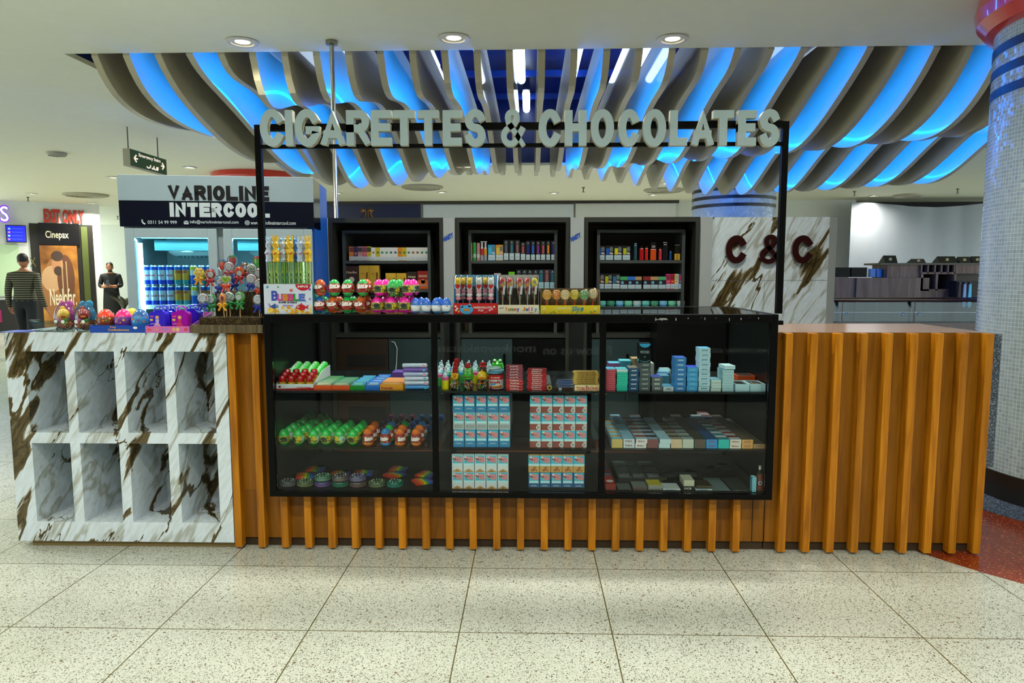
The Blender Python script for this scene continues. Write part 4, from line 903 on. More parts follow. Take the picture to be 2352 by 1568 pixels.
# --- cigarette packs lying in columns, right bay
LW, LH, LD = .0545, .0222, .086
def flat(base, end, top2, txt=None, tcol='#884048'):
    b = MB(); b.box(0, LW, 0, LD, 0, LH, P(base, .4)); b.quad((0, -.0003, 0), (LW, -.0003, 0), (LW, -.0003, LH), (0, -.0003, LH), P(end, .4))
    if top2: b.quad((0, LD*.55, LH+.0003), (LW, LD*.55, LH+.0003), (LW, LD, LH+.0003), (0, LD, LH+.0003), P(top2, .4))
    if txt: b.text(txt, (LW*.18, -.0008, LH*.32), (LW*.62, 0, 0), (0, 0, LH*.42), P(tcol, .4), .02)
    return b
FL = [('pale blue', '#5fa8c4', '#c8b268', '#a8823c', None), ('white blue', '#8cc2da', '#c4d4da', None, 'P&S'), ('white and brown', '#a8c6d0', '#dcdcdc', '#8e4a34', 'Marlboro'), ('maroon', '#7fa4b4', '#7a4a4a', '#3c2028', None), ('ice blue', '#9ecad8', '#b8d4da', None, None),
      ('beige', '#8d8c7c', '#cbb592', '#4c4a40', None), ('grey white', '#96a8a4', '#b9c4b6', '#50605e', None), ('dark olive', '#3a3d30', '#4d5046', None, 'DUNHILL'), ('royal blue', '#1d4a78', '#2f8fd0', None, 'DUNHILL'), ('teal tipped', '#2e7f8c', '#1cb6b2', '#b8c8c8', None),
      ('white and gold', '#a9b8bc', '#d6d2c4', '#7a2d28', 'Marlboro'), ('tan', '#57503e', '#cfa05a', None, 'GOLD'), ('brown tan', '#4b4638', '#a88a60', None, 'pine')]
for c in range(13):
    nm, base, end, t2, txt = FL[c]; px = 1405+27.2*c; x = at(px, 1015, 1, .0).x
    nrow = [5, 7, 6, 7, 6, 5, 6, 7, 6, 7, 8, 7, 7][c]; proto = None; lay = 1 if c == 12 else 2
    b = flat(base, end, t2, txt); k = 0
    for r in range(nrow):
        for l in range(lay):
            if r > 0 and l < lay-1: continue
            lab = '%s flat cigarette pack, %s column of right bay, %s' % (nm, nth(c), 'bottom pack in front' if l == 0 and lay == 2 else nth(r)+' from the front')
            loc = (x+random.uniform(-.0008, .0008)+(.004 if l and c in (2, 4) else 0), .0+r*(LD+.001), ZS2+.0003+l*(LH+.0003))
            if proto is None: proto = stock(b, 'flat_cigarette_pack', lab, 'cigarette pack', loc, 'cigarette packs lying in columns')
            else: dup1(proto, loc, lab)
    if lay == 2:
        b = MB(); b.box(0, LW-.002, 0, (nrow-1)*(LD+.001)-.002, 0, LH, P('#4a4f4c', .5)); stock(b, 'cigarette_carton', 'carton under the %s cigarette pack column of the right bay' % nth(c), 'carton', (x+.001, LD+.002, ZS2+.0003), 'cartons under the flat packs')
# --- top shelf, right bay: stacks
def stack(nm, px0, px1, pyt, pyb, n, c, top, txt=None, tc='#dfe8ea', depth=.10, Y=.0, zb=ZS1, grp='cigarette boxes stacked on the top shelf', topc=None):
    x0, x1, _, _ = pb(px0, px1, pyt, pyb, Y); h = (at(px0, pyt, 1, Y).z-zb-.0004)/n; proto = None
    for i in range(n):
        cc = topc if (topc and i == n-1) else c
        lab = '%s box in the %s, %s' % (nm[0], nm[1], 'topmost' if i == n-1 else ('at the bottom' if i == 0 else nth(i)+' from the bottom'))
        loc = (x0+random.uniform(-.0015, .0015), Y+random.uniform(-.002, .002), zb+.0003+i*h)
        if proto is None or cc is topc and topc:
            b = MB(); b.box(0, x1-x0-.001, 0, depth, 0, h-.0005, P(cc, .4)); b.quad((0, .001, h-.0003), (x1-x0-.001, .001, h-.0003), (x1-x0-.001, depth, h-.0003), (0, depth, h-.0003), P(top, .4))
            if txt: b.text(txt, ((x1-x0)*.25, -.0006, h*.3), ((x1-x0)*.5, 0, 0), (0, 0, h*.4), P(tc, .4), .03)
            proto_ = stock(b, 'cigarette_box', lab, 'cigarette box', loc, grp)
            proto = proto or proto_
        else: dup1(proto, loc, lab)
    return x0, x1, zb+n*h
stack(('red slim', 'first stack from the mullion'), 1394, 1415, 848, 897, 10, '#c24a58', '#3fa8cc', 'mond', '#e08a92')
stack(('teal slim', 'second stack from the mullion'), 1416.5, 1442.5, 848.5, 897, 9, '#27bda4', '#4fb0bc', None, '#dfe8ea', topc='#c8d8d8')
stack(('navy', 'third stack from the mullion'), 1443.5, 1467.5, 845, 897, 5, '#1a4a70', '#6f6a5c', 'mond', '#d0dce4')
gx0, gx1, gz = stack(('dark grey', 'fourth stack under the tall black box'), 1468.5, 1495.5, 832, 897, 6, '#465254', '#465254', 'mond', '#a8b4b4')
x0, x1, z0, z1 = pb(1467.5, 1495, 788, 832, .0); b = MB(); b.box(0, x1-x0, 0, .06, 0, z1-gz-.001, P('#0a1418', .25)); hh = z1-gz; ww = x1-x0
b.poly([(ww*.03, -.0005, hh*.97)]+[(ww*(.5-.47*math.cos(PI*i/12)), -.0005, hh*(.97-.2*math.sin(PI*i/12))) for i in range(13)]+[(ww*.97, -.0005, hh*.97)], P('#2f9ac8', .35)); b.text('MOND', (ww*.12, -.0005, hh*.47), (ww*.76, 0, 0), (0, 0, hh*.14), P('#9fb4ba', .4), .005); b.text('mini', (ww*.4, -.0005, hh*.26), (ww*.2, 0, 0), (0, 0, hh*.07), P('#4fa8c0', .4), .01)
b.tube([(ww*.05, -.0005, hh*.12), (ww*.3, -.0005, hh*.045), (ww*.7, -.0005, hh*.045), (ww*.95, -.0005, hh*.12)], .001, P('#5fb8c8', .4), 4); stock(b, 'black_carton', 'tall black box standing on the dark grey stack of the top shelf', 'box', (x0, .0, gz+.0005))
stack(('grey wrapped', 'fifth stack, low'), 1497, 1522, 866, 897, 3, '#56605e', '#16389a', 'esse', '#b8c4c4')
stack(('white single', 'low sixth place before the tall blue stack'), 1523, 1547, 888, 897, 1, '#b8ccd0', '#3f8ab0', 'mevius', '#5a6a70')
stack(('blue', 'tall blue stack'), 1549.5, 1577, 821, 897, 7, '#2f77b4', '#1c50b8', 'mevius', '#c4dcec', .085)
stack(('azure', 'short stack right of the tall blue one'), 1578, 1604, 843, 897, 5, '#3f9bd0', '#1540d0', 'mevius', '#7fc4e4', .085)
stack(('white and blue', 'tallest stack of the top shelf'), 1604.5, 1633, 799, 897, 9, '#a8ccd8', '#56aede', 'pine', '#3a7f9c', .075)
stack(('cream', 'low stack beside the tallest one'), 1633.5, 1657.5, 872, 897, 4, '#b6cfca', '#5f92a4', None)
stack(('slim pale', 'thin box stack beside the open trays'), 1659, 1686.5, 849, 897, 8, '#9cc4cc', '#4f94ac', None)
x0, x1, z0, z1 = pb(1665, 1690, 839, 848, .0); b = MB(); b.box(0, x1-x0, 0, .085, 0, .018, P('#b0d4dc', .4)); stock(b, 'cigarette_box', 'pale box lying askew on the thin box stack by the trays', 'cigarette box', (x0, .0, at(1659, 849, 1, 0).z+.002), None, 0, .1)
for k, (a, c, yy, nm) in enumerate(((1689, 1721.5, .0, 'with a dark watch box'), (1723, 1758.5, .0, 'with a framed dark card'))):
    x0, x1, z0, z1 = pb(a, c, 882, 897, yy); t = thing('open_tray', 'white open tray %s on the top shelf' % nm, 'tray', (x0, yy, ZS1+.0003), None); w2 = x1-x0; T = P('#a8cfd8', .4); hh = z1-ZS1
    b = MB(); b.box(0, w2, 0, .004, 0, hh, T); b.box(0, w2, .116, .12, 0, hh, T); b.box(0, .004, .004, .116, 0, hh, T); b.box(w2-.004, w2, .004, .116, 0, hh, T); b.box(.004, w2-.004, .004, .116, 0, .004, T); b.build('tray_walls', t)
    b = MB(); b.box(.005, w2-.005, .005, .115, .0041, hh-.004, P('#15130c', .35)); b.box(w2*.3, w2*.7, .035, .085, hh-.004, hh-.0025, P('#9a8a70' if k else '#2c2a20', .3)); b.box(w2*.36, w2*.64, .043, .077, hh-.0025, hh-.0020, P('#0d0d0c', .3)); b.build('dark_insert', t)
x0, x1, z0, z1 = pb(1695, 1735, 846, 860, .2); b = MB(); b.box(0, x1-x0, 0, .1, 0, .045, P('#c04a16', .4)); b.box(.006, x1-x0-.006, .006, .094, .045, .0455, P('#1c1208', .4)); stock(b, 'orange_case', 'orange open case behind the white trays on the top shelf', 'case', (x0, .2, ZS1+.0003))
b = MB(); x0, x1, z0, z1 = pb(1741, 1768, 850, 868, .3); b.prism([(0, 0), (.09, 0), (.08, .05), (.03, .06)], 1, 0, .08, P('#8a9088', .5)); stock(b, 'crumpled_pouch', 'grey crumpled pouch at the end of the top shelf', 'pouch', (x0, .3, ZS1+.0003))
for k, (px, c, top) in enumerate(((1398, '#7a4a80', '#4fb0d0'), (1424, '#3f8fa4', '#58b8c4'), (1452, '#8a7a5c', '#b09468'), (1476, '#a8a89c', '#c8c8c0'))):
    x = at(px, 850, 1, .16).x; b = MB(); b.box(0, .058, 0, .09, 0, .115+.012*(k % 3), P(c, .4)); b.quad((.002, .002, .1151+.012*(k % 3)), (.056, .002, .1151+.012*(k % 3)), (.056, .088, .1151+.012*(k % 3)), (.002, .088, .1151+.012*(k % 3)), P(top, .4)); stock(b, 'cigarette_box', 'box behind the front stacks of the top shelf, %s, %s' % (['purple', 'teal', 'brown', 'grey'][k], nth(k)+' from the mullion'), 'cigarette box', (x, .16, ZS1+.0003), 'boxes behind the front stacks')
for k in range(5):
    x = at(1500+9*k, 860, 1, .13).x; b = MB(); b.box(0, .052, 0, .085, 0, .055-.004*k, P(['#4f8a9c', '#2e4f8a', '#5fa0b0', '#7aa8b4', '#8fb4bc'][k], .4)); stock(b, 'cigarette_box', 'low box in the gap left of the tall blue stack, %s from the front' % nth(4-k), 'cigarette box', (x+.03, .13+.088*(k), ZS1+.0003), 'boxes behind the front stacks')
# --- bottom right: boxes on the case floor
def bbox(px0, px1, pyt, c, top, label, Y=.0, depth=.10, txt=None, tc='#d8d8d0', cat='box', name='small_box', zb=ZS0, h=None):
    x0, x1, z0, z1 = pb(px0, px1, pyt, 1131, Y); h = h or z1-zb; b = MB(); b.box(0, x1-x0, 0, depth, 0, h, P(c, .4)); b.quad((.001, .001, h+.0004), (x1-x0-.001, .001, h+.0004), (x1-x0-.001, depth-.001, h+.0004), (.001, depth-.001, h+.0004), P(top, .35))
    if txt: b.text(txt, ((x1-x0)*.15, -.0006, h*.25), ((x1-x0)*.6, 0, 0), (0, 0, h*.45), P(tc, .4), .02)
    stock(b, name, label, cat, (x0, Y, zb+.0003), None, .0015); return x0, x1, zb+h
x0, x1, z0, z1 = pb(1391, 1414, 1120, 1131, .0); t = thing('red_case', 'red box with round emblems at the mullion end of the case floor', 'box', (x0, 0, ZS0+.0003)); b = MB(); b.box(0, .05, 0, .45, 0, .03, P('#8a1f18', .4)); b.build('body', t); b = MB()
for k in range(3): b.lathe([(.018, 0), (.018, .001)], (.026, .05+.12*k, .0301), P(['#c8c8c0', '#2f6fa0', '#30608a'][k], .4), 16)
b.build('emblem', t)
for r in range(3):
    for c in range(3):
        x = at(1420+33*c, 1110, 1, .14).x+.0; b = MB(); b.box(0, .076, 0, .11, 0, .02, P('#2c302c', .3)); b.quad((.004, .004, .0204), (.072, .004, .0204), (.072, .106, .0204), (.004, .106, .0204), P('#4a524e', .25))
        if r == 0:
            for k in range(6): b.box(.012+.009*k, .016+.009*k, .03, .08, .0205, .0208, P('#b8c0bc', .4))
        stock(b, 'clear_case', 'flat clear black case, %s row back, %s from the mullion, case floor' % (nth(r), nth(c)), 'case', (x, .13+.115*r, ZS0+.0003), 'flat clear cases')
_, _, zt_ = bbox(1419.5, 1451, 1123, '#3c3430', '#4c5450', 'dark flat pack with a barcode label in front of the case row')
_, _, zt_ = bbox(1454, 1487, 1127, '#4a3e3a', '#4c5450', 'lower brown pack of the pair beside the red box row'); bbox(1454, 1487, 1120, '#5a4a44', '#6a706a', 'upper brown pack with barcode of the pair beside the red box row', zb=zt_+.001, h=.017)
_, _, zt_ = bbox(1489, 1521, 1124, '#5f665f', '#5f665f', 'lower grey pack of the yellow edged pair'); bbox(1489, 1521, 1116, '#8a8f86', '#a8a026', 'upper pack with a yellow edge on the case floor', zb=zt_+.001, h=.02)
bbox(1522.5, 1563.5, 1123, '#c4d0d2', '#aab8b8', 'flat white box with black print on the case floor', txt='BIG RIZLA', tc='#2a4a78')
_, _, zt_ = bbox(1567, 1595, 1117, '#15150f', '#15150f', 'small black box under the beige box on the case floor', txt='OCB'); bbox(1570, 1595, 1105, '#b8bfa6', '#a8b098', 'beige box on the small black box of the case floor', zb=zt_+.001, h=.03)
_, _, zt_ = bbox(1597.5, 1636.5, 1123, '#a8bcc4', '#a8bcc4', 'white flat box under the dark lid near the right corner', txt='raw', tc='#40505a'); bbox(1599, 1636, 1118, '#3a3822', '#26200f', 'dark brown lid on the white flat box near the corner', zb=zt_+.001, h=.015)
bbox(1638.5, 1679, 1127, '#5a7070', '#2a3430', 'clear flat tray with dark filling near the corner', depth=.22); bbox(1683, 1726, 1126, '#2c3836', '#28302c', 'dark flat tray with white marks beside the pale blue box', depth=.22, txt='= ~', tc='#c0c8c4')
x0, x1, z0, z1 = pb(1724, 1737.5, 1094, 1131, -.005); bbox(1727, 1738, 1096, '#6fb8cc', '#8fd0dc', 'pale blue upright box beside the small bottle', Y=-.02, depth=.035)
x = at(1745, 1110, 1, .0).x; t = thing('small_bottle', 'small bottle with a brown label in the right corner of the case floor', 'bottle', (x, .005, ZS0+.0003)); b = MB(); b.lathe([(.0145, 0), (.0155, .004), (.0155, .086), (.010, .098), (.006, .104), (.006, .125), (.001, .125)], (0, 0, 0), CLEAR, 16); b.build('glass_body', t)
b = MB(); b.lathe([(.0157, .004), (.0157, .082)], (0, 0, 0), P('#7a3e28', .4), 20); b.disc((-.002, -.0162, .043), .010, P('#c8ccd0', .4)); b.disc((-.001, -.0164, .043), .006, P('#1c2438', .4)); b.build('paper_label', t)
b = MB(); b.lathe([(.0065, .108), (.0065, .126), (.001, .127)], (0, 0, 0), P('#c8ccc8', .4), 12); b.build('cap', t)
for k, (px, py, Y) in enumerate(((1520, 1095, .16), (1545, 1090, .2), (1590, 1092, .22), (1640, 1102, .3), (1700, 1085, .36))):
    p = at(px, py, 1, Y); b = MB(); n = 7; V = []
    for i in range(n+1):
        for j in range(n+1): V.append((.12*i/n, .09*j/n, .028*math.sin(PI*i/n)*math.sin(PI*j/n)+random.uniform(0, .006)))
    b.add(V, [(i*(n+1)+j, (i+1)*(n+1)+j, (i+1)*(n+1)+j+1, i*(n+1)+j+1) for i in range(n) for j in range(n)], FILM, True); b.box(.02, .10, .02, .07, 0, .008, P(['#5a4a2a', '#303432', '#50605c', '#2c302a', '#3a423e'][k], .5))
    stock(b, 'clear_sachet', 'crumpled clear sachet on the case floor, %s from the mullion' % nth(k), 'sachet', (p.x-.07-(.07 if k == 4 else 0), Y, ZS0+.0005), 'clear sachets')
# --- eggs
def eprof(R, h, z0=0.0, z1=1.0, n=14, tip=.12):
    pr = []
    for i in range(n+1):
        t = z0+(z1-z0)*i/n; th = math.acos(1-2*t); pr.append((max(1e-5, R*math.sin(th)*(1+tip*math.cos(th))), h*t))
    return pr
def erad(R, h, z, tip=.12):
    t = min(max(z/h, 1e-4), 1-1e-4); th = math.acos(1-2*t); return R*math.sin(th)*(1+tip*math.cos(th))
def egg(name, label, cat, grp, R, h, cb, cl, ct, zl0, zl1, txt=None, deco='s', loc=(0, 0, 0), rotz=0):
    t = thing(name, label, cat, loc, grp, rotz)
    b = MB(); b.lathe(eprof(R, h, 0.003, zl0, 8), (0, 0, 0), P(cb, .25, coat=.4), 20); b.build('lower_shell', t)
    b = MB(); b.lathe(eprof(R, h, zl1, .9995, 9), (0, 0, 0), P(ct, .25, coat=.4), 20); b.build('upper_shell', t)
    b = MB(); b.lathe(eprof(R*1.012, h, zl0, zl1, 8), (0, 0, 0), P(cl, .35, coat=.3), 24)
    def fn(p):
        r = erad(R*1.012, h, p.z)+.0007; a = p.x/R
        return Vector((r*math.sin(a), -r*math.cos(a), p.z))
    if txt: b.text(txt, (-R*.95, 0, h*(zl0+(zl1-zl0)*.42)), (R*1.9, 0, h*.04), (0, 0, h*.27), P('#f0ece8', .4), .06, 0, fn)
    rr = random.Random(3); cols = {'s': ['#e0b020', '#d86a18', '#5a9a28', '#7a3a8a'], 'g': ['#18200c', '#2a3a1c', '#101408', '#d8c828'], 'k': ['#c83040', '#2f62b0', '#ffffff']}[deco]
    for i in range(8 if deco == 'k' else 26):
        a = rr.uniform(-PI, PI); z = h*rr.uniform(zl0+.04, zl1-.03); s_ = R*rr.uniform(.06, .15)
        if txt and abs(a) < 1.0 and abs(z-h*(zl0+(zl1-zl0)*.42+.1)) < h*.13: continue
        def f2(dx, dz): return fn(Vector((R*a+dx, 0, z+dz)))
        b.poly([f2(s_*math.cos(2*PI*k/7), s_*math.sin(2*PI*k/7)) for k in range(7)], P(cols[i % len(cols)], .4))
    if deco == 'g':
        for a0, a1, z0, z1, c in ((-.9, .75, zl0+.05, zl1-.10, '#35472a'), (-.55, .1, zl0+.2, zl1-.05, '#131a0c'), (.4, 1.3, zl0+.06, zl1-.06, '#c8b820'), (1.4, 2.8, zl0+.02, zl1-.02, '#9fd4d0')):
            n = 5; V = [fn(Vector((R*(a0+(a1-a0)*i/n), 0, h*z)))*1.0 for z in (z0, (z0+z1)/2, z1) for i in range(n+1)]
            b.add(V, [(r*(n+1)+i, r*(n+1)+i+1, (r+1)*(n+1)+i+1, (r+1)*(n+1)+i) for r in range(2) for i in range(n)], P(c, .4))
    if deco == 'k':
        for a0, a1, z0, z1, c in ((-1.6, 1.6, zl1-.09, zl1, '#1f6fc8'), (-1.6, 1.6, zl0, zl0+.06, '#2f86c8')):
            n = 8; V = [fn(Vector((R*(a0+(a1-a0)*i/n), 0, h*z))) for z in (z0, z1) for i in range(n+1)]; b.add(V, [(i, i+1, n+2+i, n+1+i) for i in range(n)], P(c, .4))
    b.build('wrapper', t); return t
# green eggs, middle shelf
G1 = '#18b848'; RG, HG = .0285, .083
ex = [653, 686, 719.5, 750, 780, 812]; proto = None
for c in range(6):
    x0 = at(ex[c], 1000, 1, .03).x
    for r in range(7 if c < 2 else (5 if c == 2 else 4)):
        lab = 'bright green surprise egg on the middle shelf, %s column, %s from the front' % (nth(c), nth(r))
        loc = (x0+random.uniform(-.003, .003), .03+r*.072+random.uniform(-.003, .003), ZS2+.0003); rz = random.choice([0, -.6, .5, -1.2, 1.6, -.3, .2])
        if proto is None: proto = egg('surprise_egg', lab, 'surprise egg', 'green surprise eggs', RG, HG, G1, '#b8b820', G1, .18, .60, None, 'g', loc, rz)
        else: dup(proto, loc, lab, rz)
# orange capped sweet bottles
def bottle_egg(cap, label, loc, rz):
    t = thing('sweet_bottle', label, 'sweet bottle', loc, 'sweet bottles with coloured caps', rz); R = .0265
    b = MB(); b.lathe([(.018, 0), (R, .008), (R, .016)], (0, 0, 0), P(cap, .25, coat=.4), 20); b.build('base', t)
    b = MB(); b.lathe([(R*1.01, .016), (R*1.01, .05), (R*.86, .062)], (0, 0, 0), P('#8e1c12', .35, coat=.3), 20)
    fn = lambda p: Vector(((R*1.01+.0008)*math.sin(p.x/R), -(R*1.01+.0008)*math.cos(p.x/R), p.z)); b.text('Skittles', (-R*.95, 0, .026), (R*1.9, 0, .003), (0, 0, .021), P('#f0ece8', .4), .06, 0, fn)
    rr = random.Random(5)
    for i in range(16):
        a = rr.uniform(-PI, PI); z = rr.choice([rr.uniform(.017, .024), rr.uniform(.046, .05)]); b.poly([fn(Vector((R*a+.0035*math.cos(k), 0, z+.0035*math.sin(k)))) for k in range(6)], P(['#e0b020', '#d86a18', '#5a9a28'][i % 3], .4))
    b.build('wrapper', t)
    b = MB(); b.lathe([(R*.86, .062), (R*.80, .073), (R*.5, .084), (.001, .087)], (0, 0, 0), P(cap, .25, coat=.4), 20); b.build('cap', t); return t
prot = {}
for c, (px, caps) in enumerate(((845.5, ['#d8701a']*3), (885, ['#2f7fc0', '#18a848', '#2f7fc0']), (917.6, ['#d8701a', '#d8701a', '#18a848']), (956, ['#d8701a', '#d8701a', '#2f7fc0']))):
    x0 = at(px, 1000, 1, .03).x
    for r, cap in enumerate(caps):
        lab = '%s capped sweet bottle on the middle shelf, %s column, %s from the front' % ({'#d8701a': 'orange', '#2f7fc0': 'blue', '#18a848': 'green'}[cap], nth(c), nth(r)); loc = (x0+random.uniform(-.003, .003), .03+r*.085, ZS2+.0003); rz = [.5, -.25, .7, -.1][c]+r*.4
        if cap not in prot: prot[cap] = bottle_egg(cap, lab, loc, rz)
        else: dup(prot[cap], loc, lab, rz)
# glittery bottles lying behind them
def glit(c, c2, label, loc):
    t = thing('glitter_bottle', label, 'glitter bottle', loc, 'glitter bottles on the middle shelf'); b = MB(); L_ = .075
    b.lathe([(.001, 0), (.014, .004), (.018, .02), (.018, .05), (.012, .066), (.007, L_)], (0, 0, .0185), P(c, .12, coat=.8), 14, 1)
    rr = random.Random(2)
    for i in range(22): a = rr.uniform(.2, PI-.2); y = rr.uniform(.012, .055); b.ball((.0182*math.cos(a), y, .0185+.0182*math.sin(a)), .0016, P(c2, .2), 5, 4)
    b.build('body', t); b = MB(); b.lathe([(.008, L_-.001), (.008, L_+.012), (.001, L_+.013)], (0, 0, .0185), P('#9cb8cc', .2), 10, 1); b.tube([(0, .01, .0375), (0, L_, .03)], .002, P('#b8c8d8', .2), 5); b.build('cap', t); return t
pp = {}
for g, (c, c2, nm, xs_) in enumerate((('#6a1a44', '#d070a0', 'purple', (858, 884, 910)), ('#0f4f9c', '#5fb0e8', 'blue', (934, 958, 982)))):
    for c_, px in enumerate(xs_):
        for r in range(4):
            Y = .30+r*.092; x = at(px, 975, 1, .30).x+.012*r; lab = '%s glittery bottle lying on the middle shelf, %s column, %s row' % (nm, nth(c_), nth(r)); loc = (x, Y, ZS2+.0003)
            if nm not in pp: pp[nm] = glit(c, c2, lab, loc)
            else: dup(pp[nm], loc, lab)
# sweet discs and rainbow packs on the case floor
def disc_pot(c, label, loc):
    t = thing('sweet_tin', label, 'round sweet pot', loc, 'round clear sweet pots'); b = MB(); b.lathe([(.04, 0), (.0435, .004), (.0435, .02), (.041, .024)], (0, 0, 0), P(c, .25, coat=.5), 28); b.build('pot', t)
    b = MB(); b.lathe([(.044, .015), (.0445, .0245), (.036, .0265), (.034, .0255), (.02, .0255), (.018, .0275), (.001, .0275)], (0, 0, 0), CLEAR, 28)
    for i in range(10): a = 2*PI*i/10; b.ball((.027*math.cos(a), .027*math.sin(a), .0262), .0028, P(['#c8d0a0', '#e0e0d0', '#b0a0c8'][i % 3], .2), 6, 4)
    b.build('lid', t); return t
q = [(659.7, 1116, 0, '#6a6668', 'grey'), (700, 1118, 0, '#6f7a4e', 'olive green'), (740.7, 1116, 0, '#6a4c8c', 'violet'), (781, 1116, 0, '#1f6f54', 'green'), (821, 1116, 0, '#6e5652', 'brown'), (864.5, 1116, 0, '#66714c', 'pale olive'), (906, 1116, 0, '#1d7a66', 'teal'), (740, 1103, 1, '#4f8066', 'mint'), (780, 1104, 1, '#6b5a56', 'reddish'), (820, 1104, 1, '#6a5f86', 'lilac')]
for px, py, up, c, nm in q:
    x = at(px, 1115, 1, .045).x; disc_pot(c, '%s round sweet pot %s on the case floor' % (nm, 'on top of another' if up else 'in the front row'), (x+.004, .045+.004*up, ZS0+.0003+up*.0285))
def rainbow(label, loc, rz):
    t = thing('rainbow_sweet_pack', label, 'sweet pack', loc, 'rainbow sweet packs', rz); b = MB(); cs = ['#d8321c', '#e85a18', '#e88a1c', '#e8d820', '#4fc030', '#1c72d8', '#5a4fa8']
    for i, c in enumerate(cs):
        V = [(.012+i*.0135, -.0, .003), (.0255+i*.0135, 0, .003), (.0255+i*.0135, .085, .003), (.012+i*.0135, .085, .003)]
        b.box(V[0][0], V[1][0]-.0004, 0, .085, .002, .013+.003*math.sin(i), P(c, .35))
    b.build('sweets', t); b = MB(); n = 8; V = []
    for i in range(n+1):
        for j in range(n+1): u, v = i/n, j/n; V.append((-.012+.145*u, -.02+.125*v, .0165*min(1, 4*min(u, 1-u))*min(1, 4*min(v, 1-v))+.002+random.uniform(-.0012, .0012)))
    b.add(V, [(i*(n+1)+j, (i+1)*(n+1)+j, (i+1)*(n+1)+j+1, i*(n+1)+j+1) for i in range(n) for j in range(n)], FILM, True); b.build('film_bag', t); return t
R0 = None
for k, (px, py, Y, rz, dz) in enumerate(((683, 1104, .13, .25, 0), (772, 1094, .19, -.2, .0), (833, 1094, .19, .15, 0), (912, 1102, .14, .9, .0), (974, 1102, .2, -.3, 0), (965, 1120, .03, .5, 0), (700, 1084, .26, .1, 0), (912, 1090, .28, -.1, .0))):
    p = at(px, py, 1, Y); lab = 'clear pack of rainbow sweets on the case floor, ' + ['behind the grey pot', 'behind the green pots', 'behind the brown pot', 'behind the teal pot', 'rear one beside the mullion', 'front one beside the mullion', 'far back at the left end', 'far back behind the teal pot'][k]
    if R0 is None: R0 = rainbow(lab, (p.x-.02, Y, ZS0+.0005), rz)
    else: dup(R0, (p.x-.06+(.03 if rz > .4 else 0)+(.05 if k == 6 else 0), Y, ZS0+.0005), lab, rz)
# ---------------------------------------------------------------- top shelf, left bay
TW, TR = P('#cdd9dc', .4), P('#b01818', .35)
x0, x1, z0, z1 = pb(634, 719.5, 880, 895, -.0); zt = ZS1+.0003; wb = x1-x0
t = thing('sweet_display_tray', 'red and white tray of red capped sweets and green tubes on the top shelf', 'display tray', (x0, 0, zt)); b = MB(); hh = .028
b.box(0, wb, 0, .003, 0, hh, TW); b.box(0, wb, .003, .30, 0, .002, TW); b.prism([(.003, 0), (.30, 0), (.30, .085), (.16, .075), (.003, hh)], 0, 0, .002, TW); b.prism([(.003, 0), (.30, 0), (.30, .085), (.16, .075), (.003, hh)], 0, wb-.002, wb, TW); b.box(.002, wb-.002, .298, .30, .002, .08, TW); b.quad((0, -.0004, 0), (wb, -.0004, 0), (wb, -.0004, hh*.35), (0, -.0004, hh*.12), TR); b.text('Chupa Chups', (wb*.55, -.0008, hh*.3), (wb*.38, 0, 0), (0, 0, hh*.22), TR, .03); b.disc((wb*.1, -.0008, hh*.5), .006, TR); b.build('tray', t)
def redcap(label, loc):
    t = thing('red_capped_sweet', label, 'sweet dispenser', loc, 'red capped sweet dispensers'); r = .0175
    b = MB(); b.lathe([(r*.95, 0), (r, .004), (r, .034)], (0, 0, 0), P('#c8a018', .35), 16); b.disc((.003, -r-.0006, .02), .009, P('#d8b820', .35)); b.build('body', t)
    b = MB(); b.lathe([(r*1.04, .034), (r*1.04, .052), (r*.8, .062), (.001, .065)], (0, 0, 0), P('#a80c12', .25, coat=.4), 16); b.build('cap', t); return t
p0 = None
for c in range(4):
    for r in range(3):
        lab = 'red capped sweet dispenser in the tray, %s column, %s row' % (nth(c), nth(r)); loc = (x0+.025+c*(wb-.05)/3, .025+r*.037, zt+.0025+.012*r)
        if p0 is None: p0 = redcap(lab, loc)
        else: dup(p0, loc, lab)
for c in range(4):
    t = thing('green_sweet_tube', 'green sweet tube lying in the tray behind the red caps, %s from the left' % nth(c), 'sweet tube', (x0+.025+c*(wb-.05)/3, .128, zt+.052), 'green sweet tubes'); b = MB(); V = []
    b.lathe([(.001, 0), (.02, .003), (.0205, .01), (.0205, .16), (.017, .167), (.001, .168)], (0, 0, 0), P('#2cb020', .3, coat=.3), 18, 1)
    o = b.build('tube_body', t); b = MB()
    for k in range(7): b.text('Chupa'[k % 5], (.006, .02+k*.02, .0195), (.0, .012, 0), (-.012, 0, .004), P('#dfe8d8', .4), .03)
    b.build('tube_lettering', t); t.rotation_euler.x = .22
